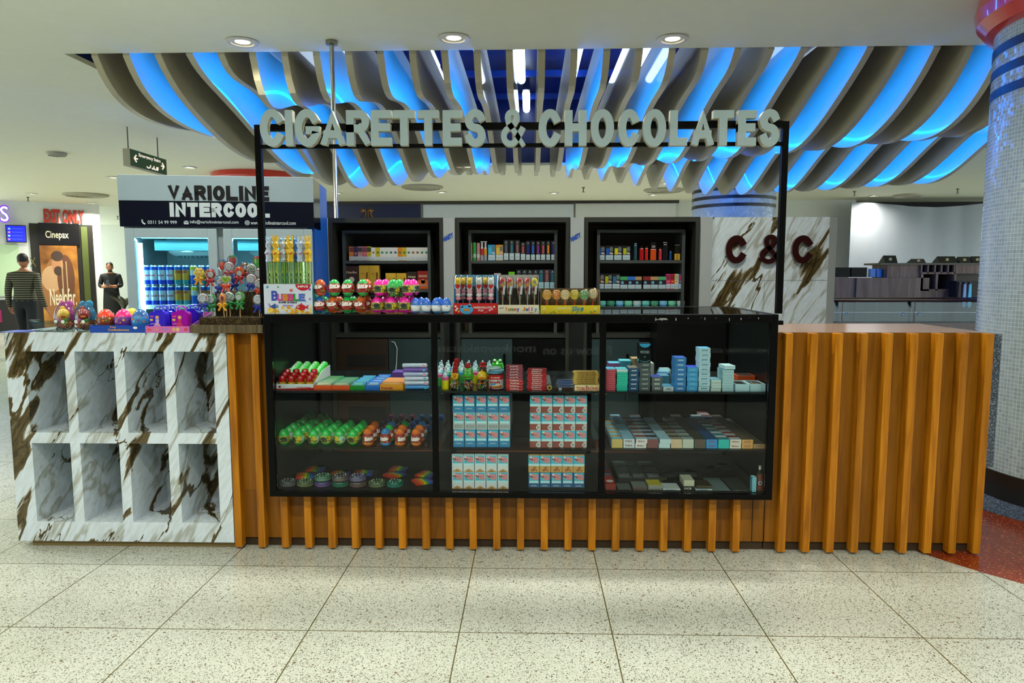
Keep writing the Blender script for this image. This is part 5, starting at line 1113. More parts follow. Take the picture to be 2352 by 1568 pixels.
def shelfbox(px0, px1, pyt, c, ctop, label, depth=.2, hh=.022, rows=5, n=1, packc=None, packlab='', txt=None, tcol='#ffffff'):
    x0, x1, z0, z1 = pb(px0, px1, pyt, 895, .0); w2 = x1-x0; t = thing('sweet_box', label, 'sweet box', (x0, .0, zt)); b = MB(); m = P(c, .4)
    b.box(0, w2, 0, .002, 0, hh, m); b.box(0, .002, .002, depth, 0, hh, m); b.box(w2-.002, w2, .002, depth, 0, hh, m); b.box(.002, w2-.002, depth-.002, depth, 0, hh, m); b.box(.002, w2-.002, .002, depth-.002, 0, .002, m)
    if txt: b.text(txt, (w2*.06, -.0008, hh*.15), (w2*.5, 0, 0), (0, 0, hh*.4), P(tcol, .4), .03)
    b.build('carton', t); pr = None
    for r in range(rows):
        lab = packlab % nth(r); d = (depth-.008)/rows; loc = (x0+.004, .004+r*d, zt+.0025)
        if pr is None:
            b = MB(); b.prism([(0, 0), (d-.002, 0), (d-.002, hh*.8+.012), (0, hh*.8)], 0, 0, w2-.008, P(packc[0], .35)); zz = hh*.8
            b.quad((.006, .004, zz+.003), (w2-.016, .004, zz+.003), (w2-.02, d*.6, zz+.009), (.012, d*.6, zz+.009), P(packc[1], .35)); b.box(.0, w2-.008, .0, .002, zz, zz+.003, P(packc[2], .3))
            pr = stock(b, 'sweet_packet', lab, 'sweet packet', loc, 'flat sweet packets in cartons')
        else: dup1(pr, loc, lab)
shelfbox(721, 761.5, 884, '#d8531a', '', 'orange fronted carton of green sweet packets, beside the red capped sweets', .26, .022, 6, 1, ('#1f6f44', '#9a8a4c', '#7fb8a0'), 'green sweet packet in the first orange fronted carton, %s from the front')
shelfbox(762.5, 803, 884, '#d8531a', '', 'orange fronted carton of green sweet packets, next to the green carton', .22, .022, 5, 1, ('#1c6a4c', '#8a9a6c', '#86bca8'), 'green sweet packet in the second orange fronted carton, %s from the front')
shelfbox(804, 837.5, 884, '#1a8a2c', '', 'green fronted carton of blue sweet packets', .28, .022, 4, 1, ('#2f78a8', '#4fa08c', '#6fb0d0'), 'blue sweet packet in the green fronted carton, %s from the front')
shelfbox(838.5, 872, 884, '#1f6cc8', '', 'blue fronted carton of blue sweet packets', .32, .022, 4, 1, ('#1e5fae', '#7a8fa8', '#4f94d0'), 'blue sweet packet in the blue fronted carton, %s from the front')
shelfbox(873, 925.5, 879, '#d8941c', '', 'orange carton of chewy sweet rolls on the top shelf', .18, .027, 9, 1, ('#b87838', '#c89a58', '#a06a3c'), 'orange sweet roll in the orange carton, %s from the front', 'Fruit-tella', '#a02a50')
x0, x1, z0, z1 = pb(900, 945, 852, 870, .2); b = MB(); b.box(0, x1-x0, 0, .1, 0, .06, P('#5a3f9a', .4)); stock(b, 'purple_box', 'purple box behind the orange carton on the top shelf', 'box', (x0, .2, zt))
ML = [('#2f86c8', .0), ('#b8c4d8', .3), ('#c0cade', .25), ('#a8b4d8', .1), ('#6a4aa8', .0), ('#b8c8dc', .1)]
for i, (c, dx) in enumerate(ML):
    x0, x1, _, _ = pb(931, 989, 860, 890, .02+.02*i); L_ = x1-x0-.004; b = MB(); r = .0105
    b.lathe([(.004, 0), (r, .004), (r, L_-.004), (.004, L_)], (0, 0, r), P(c, .35, coat=.3), 14, 0); b.text('mentos', (L_*.15, -r*.95, r*.5), (L_*.6, 0, 0), (0, r*.3, r*1.0), P('#203a9a', .4), .05)
    b.disc((L_*.85, -r*1.01, r), r*.7, P('#e0a0a8' if i % 2 else '#58b8c8', .4))
    stock(b, 'mint_roll', '%s mint roll stacked beside the first mullion, %s from the bottom' % (['blue', 'white', 'white', 'pale blue', 'purple', 'silver'][i], nth(i)), 'mint roll', (x0, .012+.006*i, zt+i*.0213), 'mint rolls')
# ---------------------------------------------------------------- top shelf, middle bay
def baby(label, loc, c, col, proto={}):
    k = (c, col)
    if k in proto: return dup(proto[k], loc, label)
    t = thing('baby_bottle_sweet', label, 'baby bottle sweet', loc, 'baby bottle sweets'); b = MB(); r = .0175; b.lathe([(r*.9, 0), (r, .003), (r, .044), (r*.85, .05)], (0, 0, 0), P(c, .3), 16); b.build('bottle', t)
    b = MB(); b.lathe([(r*1.02, .048), (r*1.02, .062), (r*.7, .064)], (0, 0, 0), P(col, .3), 16); b.build('collar', t)
    b = MB(); b.lathe([(r*.72, .064), (r*.66, .074), (.006, .086), (.0048, .1), (.001, .104)], (0, 0, 0), P('#b4d0d8', .12, coat=.5), 12); b.build('teat', t); proto[k] = t; return t
x = at(1022, 880, 1, .01).x; baby('yellow baby bottle sweet with pink collar in front beside the first mullion', (x, .02, zt), '#d8d010', '#d05a90')
cs = ['#2f9a4c', '#c8881c', '#c8c020', '#c83a60', '#d06a20']; cl = ['#d05a90', '#3a9ac0', '#2fa050']
for r in range(4):
    for c in range(9):
        if r == 0 and c > 2: continue
        x = at(1014+15.5*c+3*(r % 2), 870, 1, .2+.07*r).x; baby('baby bottle sweet in the rear group, %s row, %s from the mullion' % (nth(r), nth(c)), (x, .12+.082*r, zt), cs[(c+2*r) % 5], cl[(c+r) % 3])
SW = ['#c82a20', '#d8b020', '#3f9a30', '#d86a20', '#e0d8d0', '#2f7fb0', '#c86a90']
def jar(px, label, Y=.03):
    x = at(px, 880, 1, Y).x; t = thing('sweet_jar', label, 'sweet jar', (x, Y, zt)); b = MB(); r = .028
    b.lathe([(.018, 0), (r*.92, .006), (r, .02), (r*.95, .036), (r*.62, .048), (r*.5, .052)], (0, 0, 0), CLEAR, 20); b.build('clear_bowl', t); rr = random.Random(int(px)); b = MB()
    for i in range(110):
        a = rr.uniform(0, 2*PI); z = rr.uniform(.005, .042); R_ = r*.86 if z < .036 else r*.6; q_ = R_*(.62+.3*rr.random()); b.ball((q_*math.cos(a), q_*math.sin(a), z), .0047, P(SW[i % 7], .25), 6, 4)
    o = b.build('sweets', t); o['kind'] = 'stuff'; return t, x
EYE, PUP = P('#e8ece8', .2), P('#0c0c0c', .3)
def eyes(b, pts, r=.0055):
    for x, y, z in pts: b.ball((x, y, z), r, EYE, 8, 6); b.ball((x, y-r*.7, z), r*.55, PUP, 6, 5)
t, x = jar(1045, 'sweet jar with a yellow flower topper and red hats')
b = MB()
for i in range(6): a = PI/3*i+.3; b.ball((.012*math.cos(a), -.006, .068+.012*math.sin(a)), (.009, .009, .009), P('#d8a818', .35), 10, 7)
b.ball((0, -.014, .068), .007, P('#c8781c', .4)); b.lathe([(.014, .05), (.012, .06)], (0, 0, 0), P('#d8a818', .4), 12); b.build('flower_topper', t)
b = MB()
for k in range(4): b.lathe([(.0165, .085+.016*k), (.0165, .087+.016*k), (.012, .0872+.016*k), (.0125, .1005+.016*k), (.001, .1008+.016*k)], (.002*k, .012*k, 0), P('#a01014', .3), 14)
b.build('red_hats', t)
t, x = jar(1075, 'sweet jar with a tall green crocodile topper and a red hat')
b = MB(); GN = P('#28a81c', .3, coat=.3); b.lathe([(.016, .048), (.026, .054), (.028, .066), (.025, .080), (.026, .092), (.022, .104), (.012, .111), (.001, .112)], (0, 0, 0), GN, 18)
b.tube([(-.019, -.021, .066), (-.008, -.0285, .0645), (.008, -.0285, .0645), (.019, -.021, .066)], .0022, P('#7a2a14', .5), 6); eyes(b, [(s_*.011, -.022, z) for z in (.082, .0935, .104) for s_ in (-1, 1)], .005); b.build('crocodile_topper', t)
b = MB(); b.lathe([(.018, .111), (.018, .113), (.0125, .1132), (.014, .131), (.001, .1315)], (0, 0, 0), P('#a01014', .3), 14); b.build('red_hat', t)
t, x = jar(1107, 'sweet jar with a yellow duck topper')
b = MB(); YL = P('#d8b414', .3, coat=.3); b.lathe([(.016, .048), (.024, .055), (.026, .066), (.022, .080), (.012, .089), (.001, .091)], (0, 0, 0), YL, 18); b.ball((0, -.002, .093), (.004, .004, .006), YL, 8, 6); b.ball((0, -.026, .061), (.012, .008, .006), P('#d86a18', .3)); eyes(b, [(-.008, -.0225, .074), (.008, -.0225, .074)], .003); b.build('duck_topper', t)
for px, Y, nm in ((1109, .14, 'second'),):
    t, x = jar(px, 'rear sweet jar with a red hat behind the duck jar', Y); b = MB(); b.lathe([(.014, .05), (.02, .06), (.02, .10), (.018, .103), (.0125, .1032), (.014, .121), (.001, .1215)], (0, 0, 0), [P('#4a3a3a', .3), P('#4a3a3a', .3), P('#a01014', .3)], 14); b.build('red_hat', t)
t, x = jar(1143, 'rear sweet jar with a green frog topper behind the spread tub', .17); b = MB(); b.lathe([(.014, .05), (.03, .066), (.034, .09), (.030, .112), (.016, .124), (.001, .126)], (0, 0, 0), GN, 18); b.ball((-.014, -.012, .126), .011, GN); b.ball((.014, -.012, .126), .011, GN); eyes(b, [(-.014, -.021, .128), (.014, -.021, .128)], .006); b.build('frog_topper', t)
x = at(1139.5, 880, 1, .035).x; t = thing('spread_tub', 'tub of hazelnut spread biscuits with a red and white label', 'tub', (x, .035, zt)); r = .036
b = MB(); b.lathe([(r*.9, 0), (r, .003), (r*1.03, .078), (r*.98, .08)], (0, 0, 0), P('#5a1410', .3), 24); b.build('tub_body', t)
b = MB(); b.lathe([(r*1.005, .006), (r*1.03, .074)], (0, 0, 0), P('#c4ccd0', .35), 28); b.lathe([(r*1.03, .052), (r*1.04, .074)], (0, 0, 0), P('#b01a14', .35), 28)
fn = lambda p: Vector(((r*1.05)*math.sin(p.x/r), -(r*1.05)*math.cos(p.x/r), p.z)); b.text('nutella', (-r*.85, 0, .034), (r*1.5, 0, 0), (0, 0, .014), P('#b01a14', .4), .035, 0, fn); b.text('B-ready', (-r*.7, 0, .058), (r*1.3, 0, 0), (0, 0, .008), P('#e0dcd8', .4), .03, 0, fn)
for a0, a1, z0, z1, c in ((-.9, .9, .007, .018, '#7a1a12'), (-.6, .8, .012, .02, '#c8882c'), (-.7, .0, .022, .03, '#3f8ac0')):
    n = 6; b.add([fn(Vector((r*(a0+(a1-a0)*i/n), 0, z+(.006*i/n)))) for z in (z0, z1) for i in range(n+1)], [(i, i+1, n+2+i, n+1+i) for i in range(n)], P(c, .4))
b.build('label', t)
for k in range(3):
    b = MB(); b.lathe([(.03, 0), (.0375, .002), (.038, .008), (.034, .010), (.001, .0102)], (0, 0, 0), P(['#4f9ab8', '#6fa8c0', '#9ab4bc'][k], .25, coat=.4), 24); stock(b, 'plastic_lid', 'blue plastic lid on the spread tub, %s from the bottom' % nth(k), 'lid', (x+(-.004, .003, -.012)[k], .035, zt+.0805+.0105*k), 'plastic lids')
def bars(n, px0, px1, pyt, c, label, txt, tc, grp, depth=.03, c2=None, Y=.005, pyb=896):
    x0, x1, _, _ = pb(px0, px1, pyt, pyb, Y); h = (at(px0, pyt, 1, Y).z-ZS1-.0006)/n; L_ = x1-x0-.004; proto = {}
    for i in range(n):
        cc = c2[0] if c2 and i >= c2[1] else c; lab = '%s chocolate bar in the %s, %s' % (label[1 if c2 and i >= c2[1] else 0], label[2], 'topmost' if i == n-1 else nth(i)+' from the bottom'); loc = (x0+.002+random.uniform(-.003, .003), Y+random.uniform(-.002, .002), zt+.0002+i*h)
        if cc in proto: dup1(proto[cc], loc, lab); continue
        b = MB(); z = h-.0006; V = [(0, .003, z*.4), (.006, 0, 0), (L_-.006, 0, 0), (L_, .003, z*.4), (L_-.006, 0, z), (.006, 0, z)]
        b.add(V+[(a, depth, q_) for a, _, q_ in V], [(0, 1, 2, 3, 4, 5), (11, 10, 9, 8, 7, 6)]+[(i2, (i2+6), ((i2+1) % 6)+6, (i2+1) % 6) for i2 in range(6)], P(cc, .3, coat=.4))
        b.text(txt if not (c2 and i >= c2[1]) else label[3], (L_*.25, -.0006, z*.22), (L_*.5, 0, 0), (0, 0, z*.55), P(tc, .4), .03); b.quad((.004, -.0003, z*.86), (L_-.004, -.0003, z*.86), (L_-.004, -.0003, z*.97), (.004, -.0003, z*.97), P('#d86a70' if cc != '#c8a850' else '#e0cc80', .3))
        proto[cc] = stock(b, 'chocolate_bar', lab, 'chocolate bar', loc, grp)
bars(9, 1161, 1203.5, 838, '#b81420', ('red', 'purple red', 'stack beside the spread tub', 'perk'), 'KitKat', '#e8d8d4', 'wrapped chocolate bars', .03, ('#7a1a3c', 4))
bars(11, 1209.5, 1257, 846, '#b01420', ('red', 'dark red', 'second red stack', 'KitKat'), 'KitKat', '#e8d8d4', 'wrapped chocolate bars', .03, ('#8a1018', 9))
x = at(1262, 880, 1, .0).x; t = thing('triangular_bar_box', 'long hexagonal bar box pointing back between the bar stacks', 'chocolate bar', (x, .0, zt)); b = MB(); hx_ = [(.0135*math.cos(PI/6+PI/3*i), .0135+.0135*math.sin(PI/6+PI/3*i)) for i in range(6)]
b.prism(hx_, 1, 0, .36, P('#4a4f50', .35)); b.build('box_body', t); b = MB(); b.prism([(a_*1.05, c_) for a_, c_ in hx_], 1, -.002, 0, P('#b89a4c', .35)); b.box(-.006, .006, -.0026, -.002, .008, .019, P('#3a2412', .4)); b.build('end_cap', t)
x0, x1, _, _ = pb(1274, 1317, 888, 896, .0); b = MB(); b.box(0, x1-x0, 0, .03, 0, .014, P('#3a2418', .35)); b.box(.02, .035, -.0006, 0, .001, .013, P('#9ab4bc', .4)); stock(b, 'chocolate_bar', 'brown chocolate bar under the blue lettered bars', 'chocolate bar', (x0, .005, zt), 'wrapped chocolate bars')
bars_z = zt; zt_keep = zt; zt = zt+.0146
def bars2(n, px0, px1, c, txt, tc, grp, labf, h=.0125, depth=.03):
    x0, x1, _, _ = pb(px0, px1, 880, 890, .005); pr = None
    for i in range(n):
        loc = (x0+random.uniform(-.003, .003), .006, zt+i*h); lab = labf % ('topmost' if i == n-1 else nth(i)+' from the bottom')
        if pr: dup1(pr, loc, lab); continue
        L_ = x1-x0; b = MB(); V = [(0, .003, h*.4), (.006, 0, 0), (L_-.006, 0, 0), (L_, .003, h*.4), (L_-.006, 0, h*.94), (.006, 0, h*.94)]; b.add(V+[(a, depth, q_) for a, _, q_ in V], [(0, 1, 2, 3, 4, 5), (11, 10, 9, 8, 7, 6)]+[(i2, (i2+6), ((i2+1) % 6)+6, (i2+1) % 6) for i2 in range(6)], P(c, .3, coat=.4))
        b.text(txt, (L_*.14, -.0006, h*.18), (L_*.72, 0, 0), (0, 0, h*.55), P(tc, .4), .04); pr = stock(b, 'chocolate_bar', lab, 'chocolate bar', loc, grp)
bars2(3, 1277, 1318, '#4a5668', 'SNICKERS', '#2f50a0', 'wrapped chocolate bars', 'blue lettered chocolate bar on the brown bar, %s')
zt = zt_keep
x0, x1, _, _ = pb(1320, 1377, 880, 890, .0); t = thing('chocolate_bar', 'yellow triangular chocolate bar at the bottom beside the second mullion', 'chocolate bar', (x0, -.004, zt)); L_ = x1-x0; b = MB(); b.prism([(0, 0), (.034, 0), (.017, .03)], 0, 0, L_, P('#c8b468', .35)); b.build('carton', t); b = MB()
b.text('TOBLERONE', (L_*.06, -.0006, .002), (L_*.88, 0, 0), (0, .009, .015), P('#a01c14', .4), .04); b.add([(L_*.42, .0075, .0145), (L_*.56, .0075, .0145), (L_*.49, .0145, .0265)], [(0, 1, 2)], P('#50505a', .4)); b.build('carton_print', t)
zt = zt_keep+.031
bars2(7, 1316, 1376, '#c8a850', 'TOBLERONE', '#7a5a24', 'wrapped chocolate bars', 'pale yellow chocolate bar in the stack by the second mullion, %s', .0092)
zt = zt_keep
# ---------------------------------------------------------------- on top of the case
ZT = Z1+.0006
x0, x1, z0, z1 = pb(607.5, 716.5, 652, 719, -.045); wb, hb = x1-x0, z1-ZT
t = thing('bubble_box', 'white bubble carton with colourful letters and fish holding rabbit bubble tubes', 'display carton', (x0, -.045, ZT)); CW = P('#c6d2e4', .4); b = MB(); db = .19
b.box(0, wb, 0, .003, 0, hb, CW); b.box(0, .003, .003, db, 0, hb, CW); b.box(wb-.003, wb, .003, db, 0, hb, P('#3fa0a0', .4)); b.box(.003, wb-.003, db-.003, db, 0, hb, CW); b.box(.003, wb-.003, .003, db-.003, 0, .003, CW); b.build('carton', t)
b = MB(); e = -.0006
rr = random.Random(9)
for i in range(46):
    x = rr.uniform(.006, wb-.006); z = rr.uniform(.004, hb*.24); r = min(rr.uniform(.005, .012), x-.0005, wb-x-.0005, z-.0005); b.disc((x, e*(1+i*.02), max(z, r)), r, P(['#d8a82c', '#e0b840', '#c8941c', '#e8cc60'][i % 4], .4), 1, 14)
for fx, fz, r, c in ((.08, .90, .006, '#2f9aa8'), (.30, .90, .005, '#3fa86a'), (.95, .82, .006, '#7a4fb0'), (.95, .5, .006, '#9a7ad0'), (.86, .42, .004, '#4fa8c8'), (.1, .32, .006, '#b09ad8')): b.disc((wb*fx, e, hb*fz), r, P(c, .4))
b.poly([(wb*.66, e, hb*.995)]+[(wb*(.815-.16*math.cos(PI*i/12)), e, hb*(.995-.22*math.sin(PI*i/12))) for i in range(13)], P('#b8142c', .4)); b.text('24PCS', (wb*.70, e*2, hb*.885), (wb*.22, 0, 0), (0, 0, hb*.065), WHT, .04)
for i, (ch, c) in enumerate(zip('BUBBLE', ('#3f4fb8', '#c84a9a', '#d8821c', '#c8407a', '#2a9a3c', '#4a6ad0'))):
    xx = wb*(.165+.113*i); zz = hb*(.44+(.02 if i == 0 else 0)); hh_ = hb*(.30 if i == 0 else .22); block(b, ch, (xx-.002, e*1.5, zz-.002), (wb*.115+.003, 0, 0), (0, 0, hh_+.004), .0100, P('#1c2460', .4)); block(b, ch, (xx, e*3, zz), (wb*.112, 0, 0), (0, 0, hh_), .0072, P(c, .35))
b.text('SUPER BUBBLE', (wb*.3, e*2, hb*.355), (wb*.38, 0, 0), (0, 0, hb*.06), P('#1c2030', .4), .04); b.quad((wb*.38, e, hb*.25), (wb*.6, e, hb*.25), (wb*.6, e, hb*.31), (wb*.38, e, hb*.31), P('#9a86c8', .4))
def fish(cx_, cz_, s_, c, sg):
    b.poly([(cx_+s_*math.cos(2*PI*k/18), e*3, cz_+s_*.62*math.sin(2*PI*k/18)) for k in range(18)], P(c, .4)); b.poly([(cx_+sg*s_*.8, e*3.2, cz_), (cx_+sg*s_*1.6, e*3.2, cz_+s_*.6), (cx_+sg*s_*1.4, e*3.2, cz_), (cx_+sg*s_*1.6, e*3.2, cz_-s_*.4)], P(c, .4))
    b.poly([(cx_-sg*s_*.2, e*3.4, cz_+s_*.5), (cx_+sg*s_*.3, e*3.4, cz_+s_*.45), (cx_+sg*s_*.15, e*3.4, cz_+s_*1.0)], P(c, .4)); b.disc((cx_-sg*s_*.55, e*4, cz_+s_*.12), s_*.2, WHT); b.disc((cx_-sg*s_*.58, e*5, cz_+s_*.12), s_*.1, P('#101010', .4)); b.poly([(cx_-sg*s_*.9, e*4, cz_-s_*.25), (cx_-sg*s_*.1, e*4, cz_-s_*.55), (cx_-sg*s_*.7, e*4, cz_-s_*.5)], WHT)
fish(wb*.22, hb*.25, .017, '#2a4f9a', -1); fish(wb*.76, hb*.22, .024, '#b8141c', 1)
b.poly([(wb*.57+.012*(1 if k % 2 == 0 else .45)*math.cos(PI/5*k+.5), e*2, hb*.79+.010*(1 if k % 2 == 0 else .45)*math.sin(PI/5*k+.5)) for k in range(10)], P('#d0583c', .4)); b.build('front_print', t)
def bunny(c, label, loc, rz=0):
    t = thing('bubble_tube', label, 'bubble tube', loc, 'bubble tubes with rabbit caps', rz); r = .0155
    b = MB(); b.lathe([(r*.95, 0), (r, .004), (r, .205), (r*.9, .208)], (0, 0, 0), glass('#bfd884' if c != '#2f6fc0' else '#8fd4cc', .10, 'green bubble liquid tube', .05) if 0 else TUBEG, 16); b.build('tube', t)
    b = MB(); m = P('#cfd8a0', .3)
    for k in range(4): b.tube([(.0085*math.cos(2*PI*j/12), 0, .03+.034*k+.015+.016*math.sin(2*PI*j/12)) for j in range(12)], .0018, m, 5, True)
    b.tube([(0, 0, .15), (0, 0, .205)], .003, m, 6); b.build('wand', t)
    b = MB(); m = P(c, .25, coat=.3); z = .207
    b.lathe([(q_*.86, z_) for q_, z_ in [(.019, z), (.019, z+.012), (.0165, z+.015), (.018, z+.03), (.0195, z+.045), (.016, z+.058), (.0125, z+.063), (.0165, z+.070), (.018, z+.080), (.0165, z+.090), (.010, z+.098), (.001, z+.1)]], (0, 0, 0), m, 18)
    for s_ in (-1, 1): b.tube([(s_*.007, 0, z+.094), (s_*.009, 0, z+.108), (s_*.0095, 0, z+.122), (s_*.009, 0, z+.130)], [.005, .0062, .0052, .002], m, 8)
    for s_ in (-1, 1): b.tube([(s_*.014, -.002, z+.052), (s_*.0155, -.008, z+.042), (s_*.010, -.013, z+.038)], .004, m, 6)
    b.build('rabbit_cap', t)
    b = MB()
    for s_ in (-1, 1): b.ball((s_*.006, -.0145, z+.083), .0018, PUP, 6, 4)
    b.tube([(-.006, -.0165, z+.035), (.006, -.0165, z+.043)], .0024, P('#b01c20', .4), 5); b.ball((0, -.0155, z+.0775), (.002, .001, .0015), P('#c04040', .4), 6, 4); b.build('painted_face', t); return t
TUBEG = glass('#e6f2c4', .12, 'green bubble liquid tube', .05)
P0 = {}
ZB = ZT+.0035; top_t = at(660, 601, 1, -.015).z; dz = max(0, top_t-(ZB+.207))
ins = thing('carton_insert', 'cardboard insert inside the bubble carton under the tubes', 'insert', (x0+.0035, -.041, ZB)); b = MB(); b.box(0, wb-.007, 0, db-.007, 0, max(.001, dz-.0005), P('#a8a890', .6)); b.build('insert_board', ins)
for k, (px, Y, c, nm, rz) in enumerate(((608.6, -.02, '#a8bcd4', 'white', -.25), (634, -.02, '#d8b010', 'yellow', .1), (668, -.02, '#d8b010', 'yellow', .35), (690, -.02, '#a8bcd4', 'white', .5), (712, -.02, '#d8b010', 'yellow', .1), (620, .018, '#a8bcd4', 'white', 2.0),
        (648, .018, '#a8bcd4', 'white', 0), (679, .018, '#2f6fc0', 'blue', .3), (701, .018, '#a8bcd4', 'white', .2), (627, .056, '#d8b010', 'yellow', 1.), (657, .056, '#d8b010', 'yellow', .1), (687, .056, '#d8b010', 'yellow', .4))):
    x = at(px, 600, 1, Y).x; x = min(max(x, x0+.023), x1-.023); lab = '%s rabbit capped bubble tube, %s from the left in the %s row' % (nm, nth([0, 1, 2, 3, 4, 0, 1, 2, 3, 0, 1, 2][k]), 'front' if k < 5 else ('middle' if k < 9 else 'rear')); loc = (x, Y, ZB+dz)
    if c not in P0: P0[c] = bunny(c, lab, loc, rz)
    else: dup(P0[c], loc, lab, rz)
# stacked sweet eggs
SO, SG, SB, PK = '#c85a1a', '#18a848', '#1f62b0', '#e818a0'
def tower(xs, Y, zb, row, spec, grp):
    out = []
    for k, (px, kind) in enumerate(zip(xs, spec)):
        x = at(px, 690, 1, Y).x; loc = (x, Y, zb+.0003); rz = [.1, -.25, .15, -.45, .3, -.1, .2, .0][(k+row*3) % 8]; lab = '%s sweet egg, %s row on the case top, %s from the bubble carton' % (kind[0], ['bottom', 'top', 'rear'][row], nth(k))
        if kind[1] in EGP: dup(EGP[kind[1]], loc, lab, rz)
        else: EGP[kind[1]] = egg('sweet_egg', lab, 'sweet egg', grp, .0305, .084, *kind[2], 'Skittles' if kind[1][0] == 's' else None, 's' if kind[1][0] == 's' else 'g', loc, rz)
EGP = {}
kO = ('orange and red', 'so', (SO, '#8a1610', SO, .20, .74)); kG = ('green and red', 'sg', (SG, '#8a1610', SG, .22, .76)); kB = ('blue and red', 'sb', (SB, '#8a1610', SB, .20, .74)); kP = ('pink', 'pp', (PK, '#a89a30', PK, .22, .66)); kE = ('green', 'gg', (SG, '#5f9a50', SG, .10, .55))
tower([734.5, 765, 797.5, 828, 866, 897.5, 929], -.01, ZT, 0, [kB, kO, kG, kO, kP, kP, kP], 'sweet eggs in two layers')
tower([737, 769, 800, 834, 872, 904, 938], -.008, ZT+.0845, 1, [kO, kG, kG, kG, kP, kE, kP], 'sweet eggs in two layers')
tower([745, 779, 811, 843, 884, 914, 945], .058, ZT, 2, [kG, kO, kG, kO, kP, kP, kP], 'sweet eggs in two layers')
for k, px in enumerate((843, 886, 918, 950)):
    x = at(px, 690, 1, .06).x; kind = [kO, kP, kE, kP][k]; dup(EGP[kind[1]], (x, .06, ZT+.0848), '%s sweet egg, top rear row on the case, %s from the bubble carton' % (kind[0], nth(k)), .4*k)
for k, (px0, px1) in enumerate(((722, 850), (852, 952))):
    xa, xc = at(px0, 690, 1, 0).x, at(px1, 690, 1, 0).x; b = MB(); b.box(0, xc-xa, 0, .118, .0, .001, FILM)
    b.box(0, .001, 0, .118, .001, .02, FILM); b.box(xc-xa-.001, xc-xa, 0, .118, .001, .02, FILM); stock(b, 'clear_tray', 'clear plastic tray between the two layers of %s eggs' % ['red', 'pink'][k], 'tray', (xa, -.03, ZT+.0838-.0), 'clear egg trays')
kp = None
for k, px in enumerate((955.5, 980, 1003, 1026)):
    x = at(px, 700, 1, -.0).x; loc = (x, -.012, ZT); lab = 'blue and white chocolate egg on the case top, %s from the pink eggs' % nth(k); rz = [.4, .25, .5, .1][k]
    if kp is None: kp = egg('chocolate_egg', lab, 'chocolate egg', 'blue and white chocolate eggs', .0245, .079, '#3f96d8', '#dfe8ec', '#1f5fc0', .10, .62, None, 'k', loc, rz)
    else: dup(kp, loc, lab, rz)
for k, px in enumerate((968, 1010)):
    x = at(px, 700, 1, .06).x; dup(kp, (x, .055, ZT), 'blue and white chocolate egg in the rear row, %s' % ['nearest the pink eggs', 'nearest the marshmallow carton'][k], 2.2)
# lollipop cartons
def carton(px0, px1, pyl, pyback, c, cin, cback, label, depth=.13):
    x0, x1, z0, z1 = pb(px0, px1, pyl, 720, -.03); w2 = x1-x0; hl = z1-ZT; hbk = at(px0, pyback, 1, .08).z-ZT
    t = thing('lollipop_carton', label, 'display carton', (x0, -.03, ZT)); b = MB(); m = P(c, .4); mi = P(cin, .5)
    b.box(0, w2, 0, .003, 0, hl, m); b.box(.003, w2-.003, .003, depth-.003, 0, .003, mi); b.box(0, w2, depth-.003, depth, 0, hbk, P(cback, .5)); b.box(.003, w2-.003, depth-.0036, depth-.003, .003, hl+.08, mi)
    for x in (0, w2-.003): b.prism([(.003, 0), (depth-.003, 0), (depth-.003, hbk), (depth-.03, hbk), (.02, hl+.07), (.003, hl)], 0, x, x+.003, mi if c != '#b01418' else P('#3a90c8', .4))
    b.build('carton', t); return t, x0, x1, w2, hl
def bag(b, r, z0, z1, y=0):
    b.lathe([(.004, z0-.012), (.006, z0), (r*.8, z0+.02), (r, (z0+z1)/2), (r*.95, z1-.01), (r*.5, z1)], (0, y, 0), FILM, 12)
RD, PKL, WHM = P('#b81c20', .4), P('#d88a9c', .4), P('#d8d4d0', .4)
t, x0, x1, w2, hl = carton(1041.5, 1142, 696, 631, '#b01418', '#14181c', '#4f9ac0', 'red fronted carton of marshmallow lollipops on the case top')
b = MB(); e = -.0006; b.poly([(w2*(.30+.15*math.cos(2*PI*k/24)), e, hl*(.40+.42*math.sin(2*PI*k/24))) for k in range(24)], P('#3f9fd0', .4)); b.disc((w2*.19, e, hl*.7), .007, P('#3f9fd0', .4)); b.disc((w2*.37, e, hl*.78), .008, P('#3f9fd0', .4)); b.quad((w2*.23, e*2, hl*.28), (w2*.37, e*2, hl*.28), (w2*.37, e*2, hl*.48), (w2*.23, e*2, hl*.48), P('#c8781c', .4))
b.text('MARSHMALLOW', (w2*.46, e, hl*.50), (w2*.42, 0, 0), (0, 0, hl*.2), WHM, .02); b.text('POP', (w2*.57, e, hl*.22), (w2*.12, 0, 0), (0, 0, hl*.2), WHM, .02)
for x, z, c in ((.05, .7, '#d8d0c8'), (.09, .5, '#d8d0c8'), (.06, .35, '#d8d0c8'), (.12, .22, '#d8a83c'), (.93, .66, '#d8c8a0'), (.88, .45, '#d8a8c0'), (.83, .35, '#c0b0d8')): b.disc((w2*x, e, hl*z), .005, P(c, .4))
b.tube([(w2*.69, e, hl*.12), (w2*.8, e, hl*.2)], .0008, WHM, 4); b.build('front_print', t)
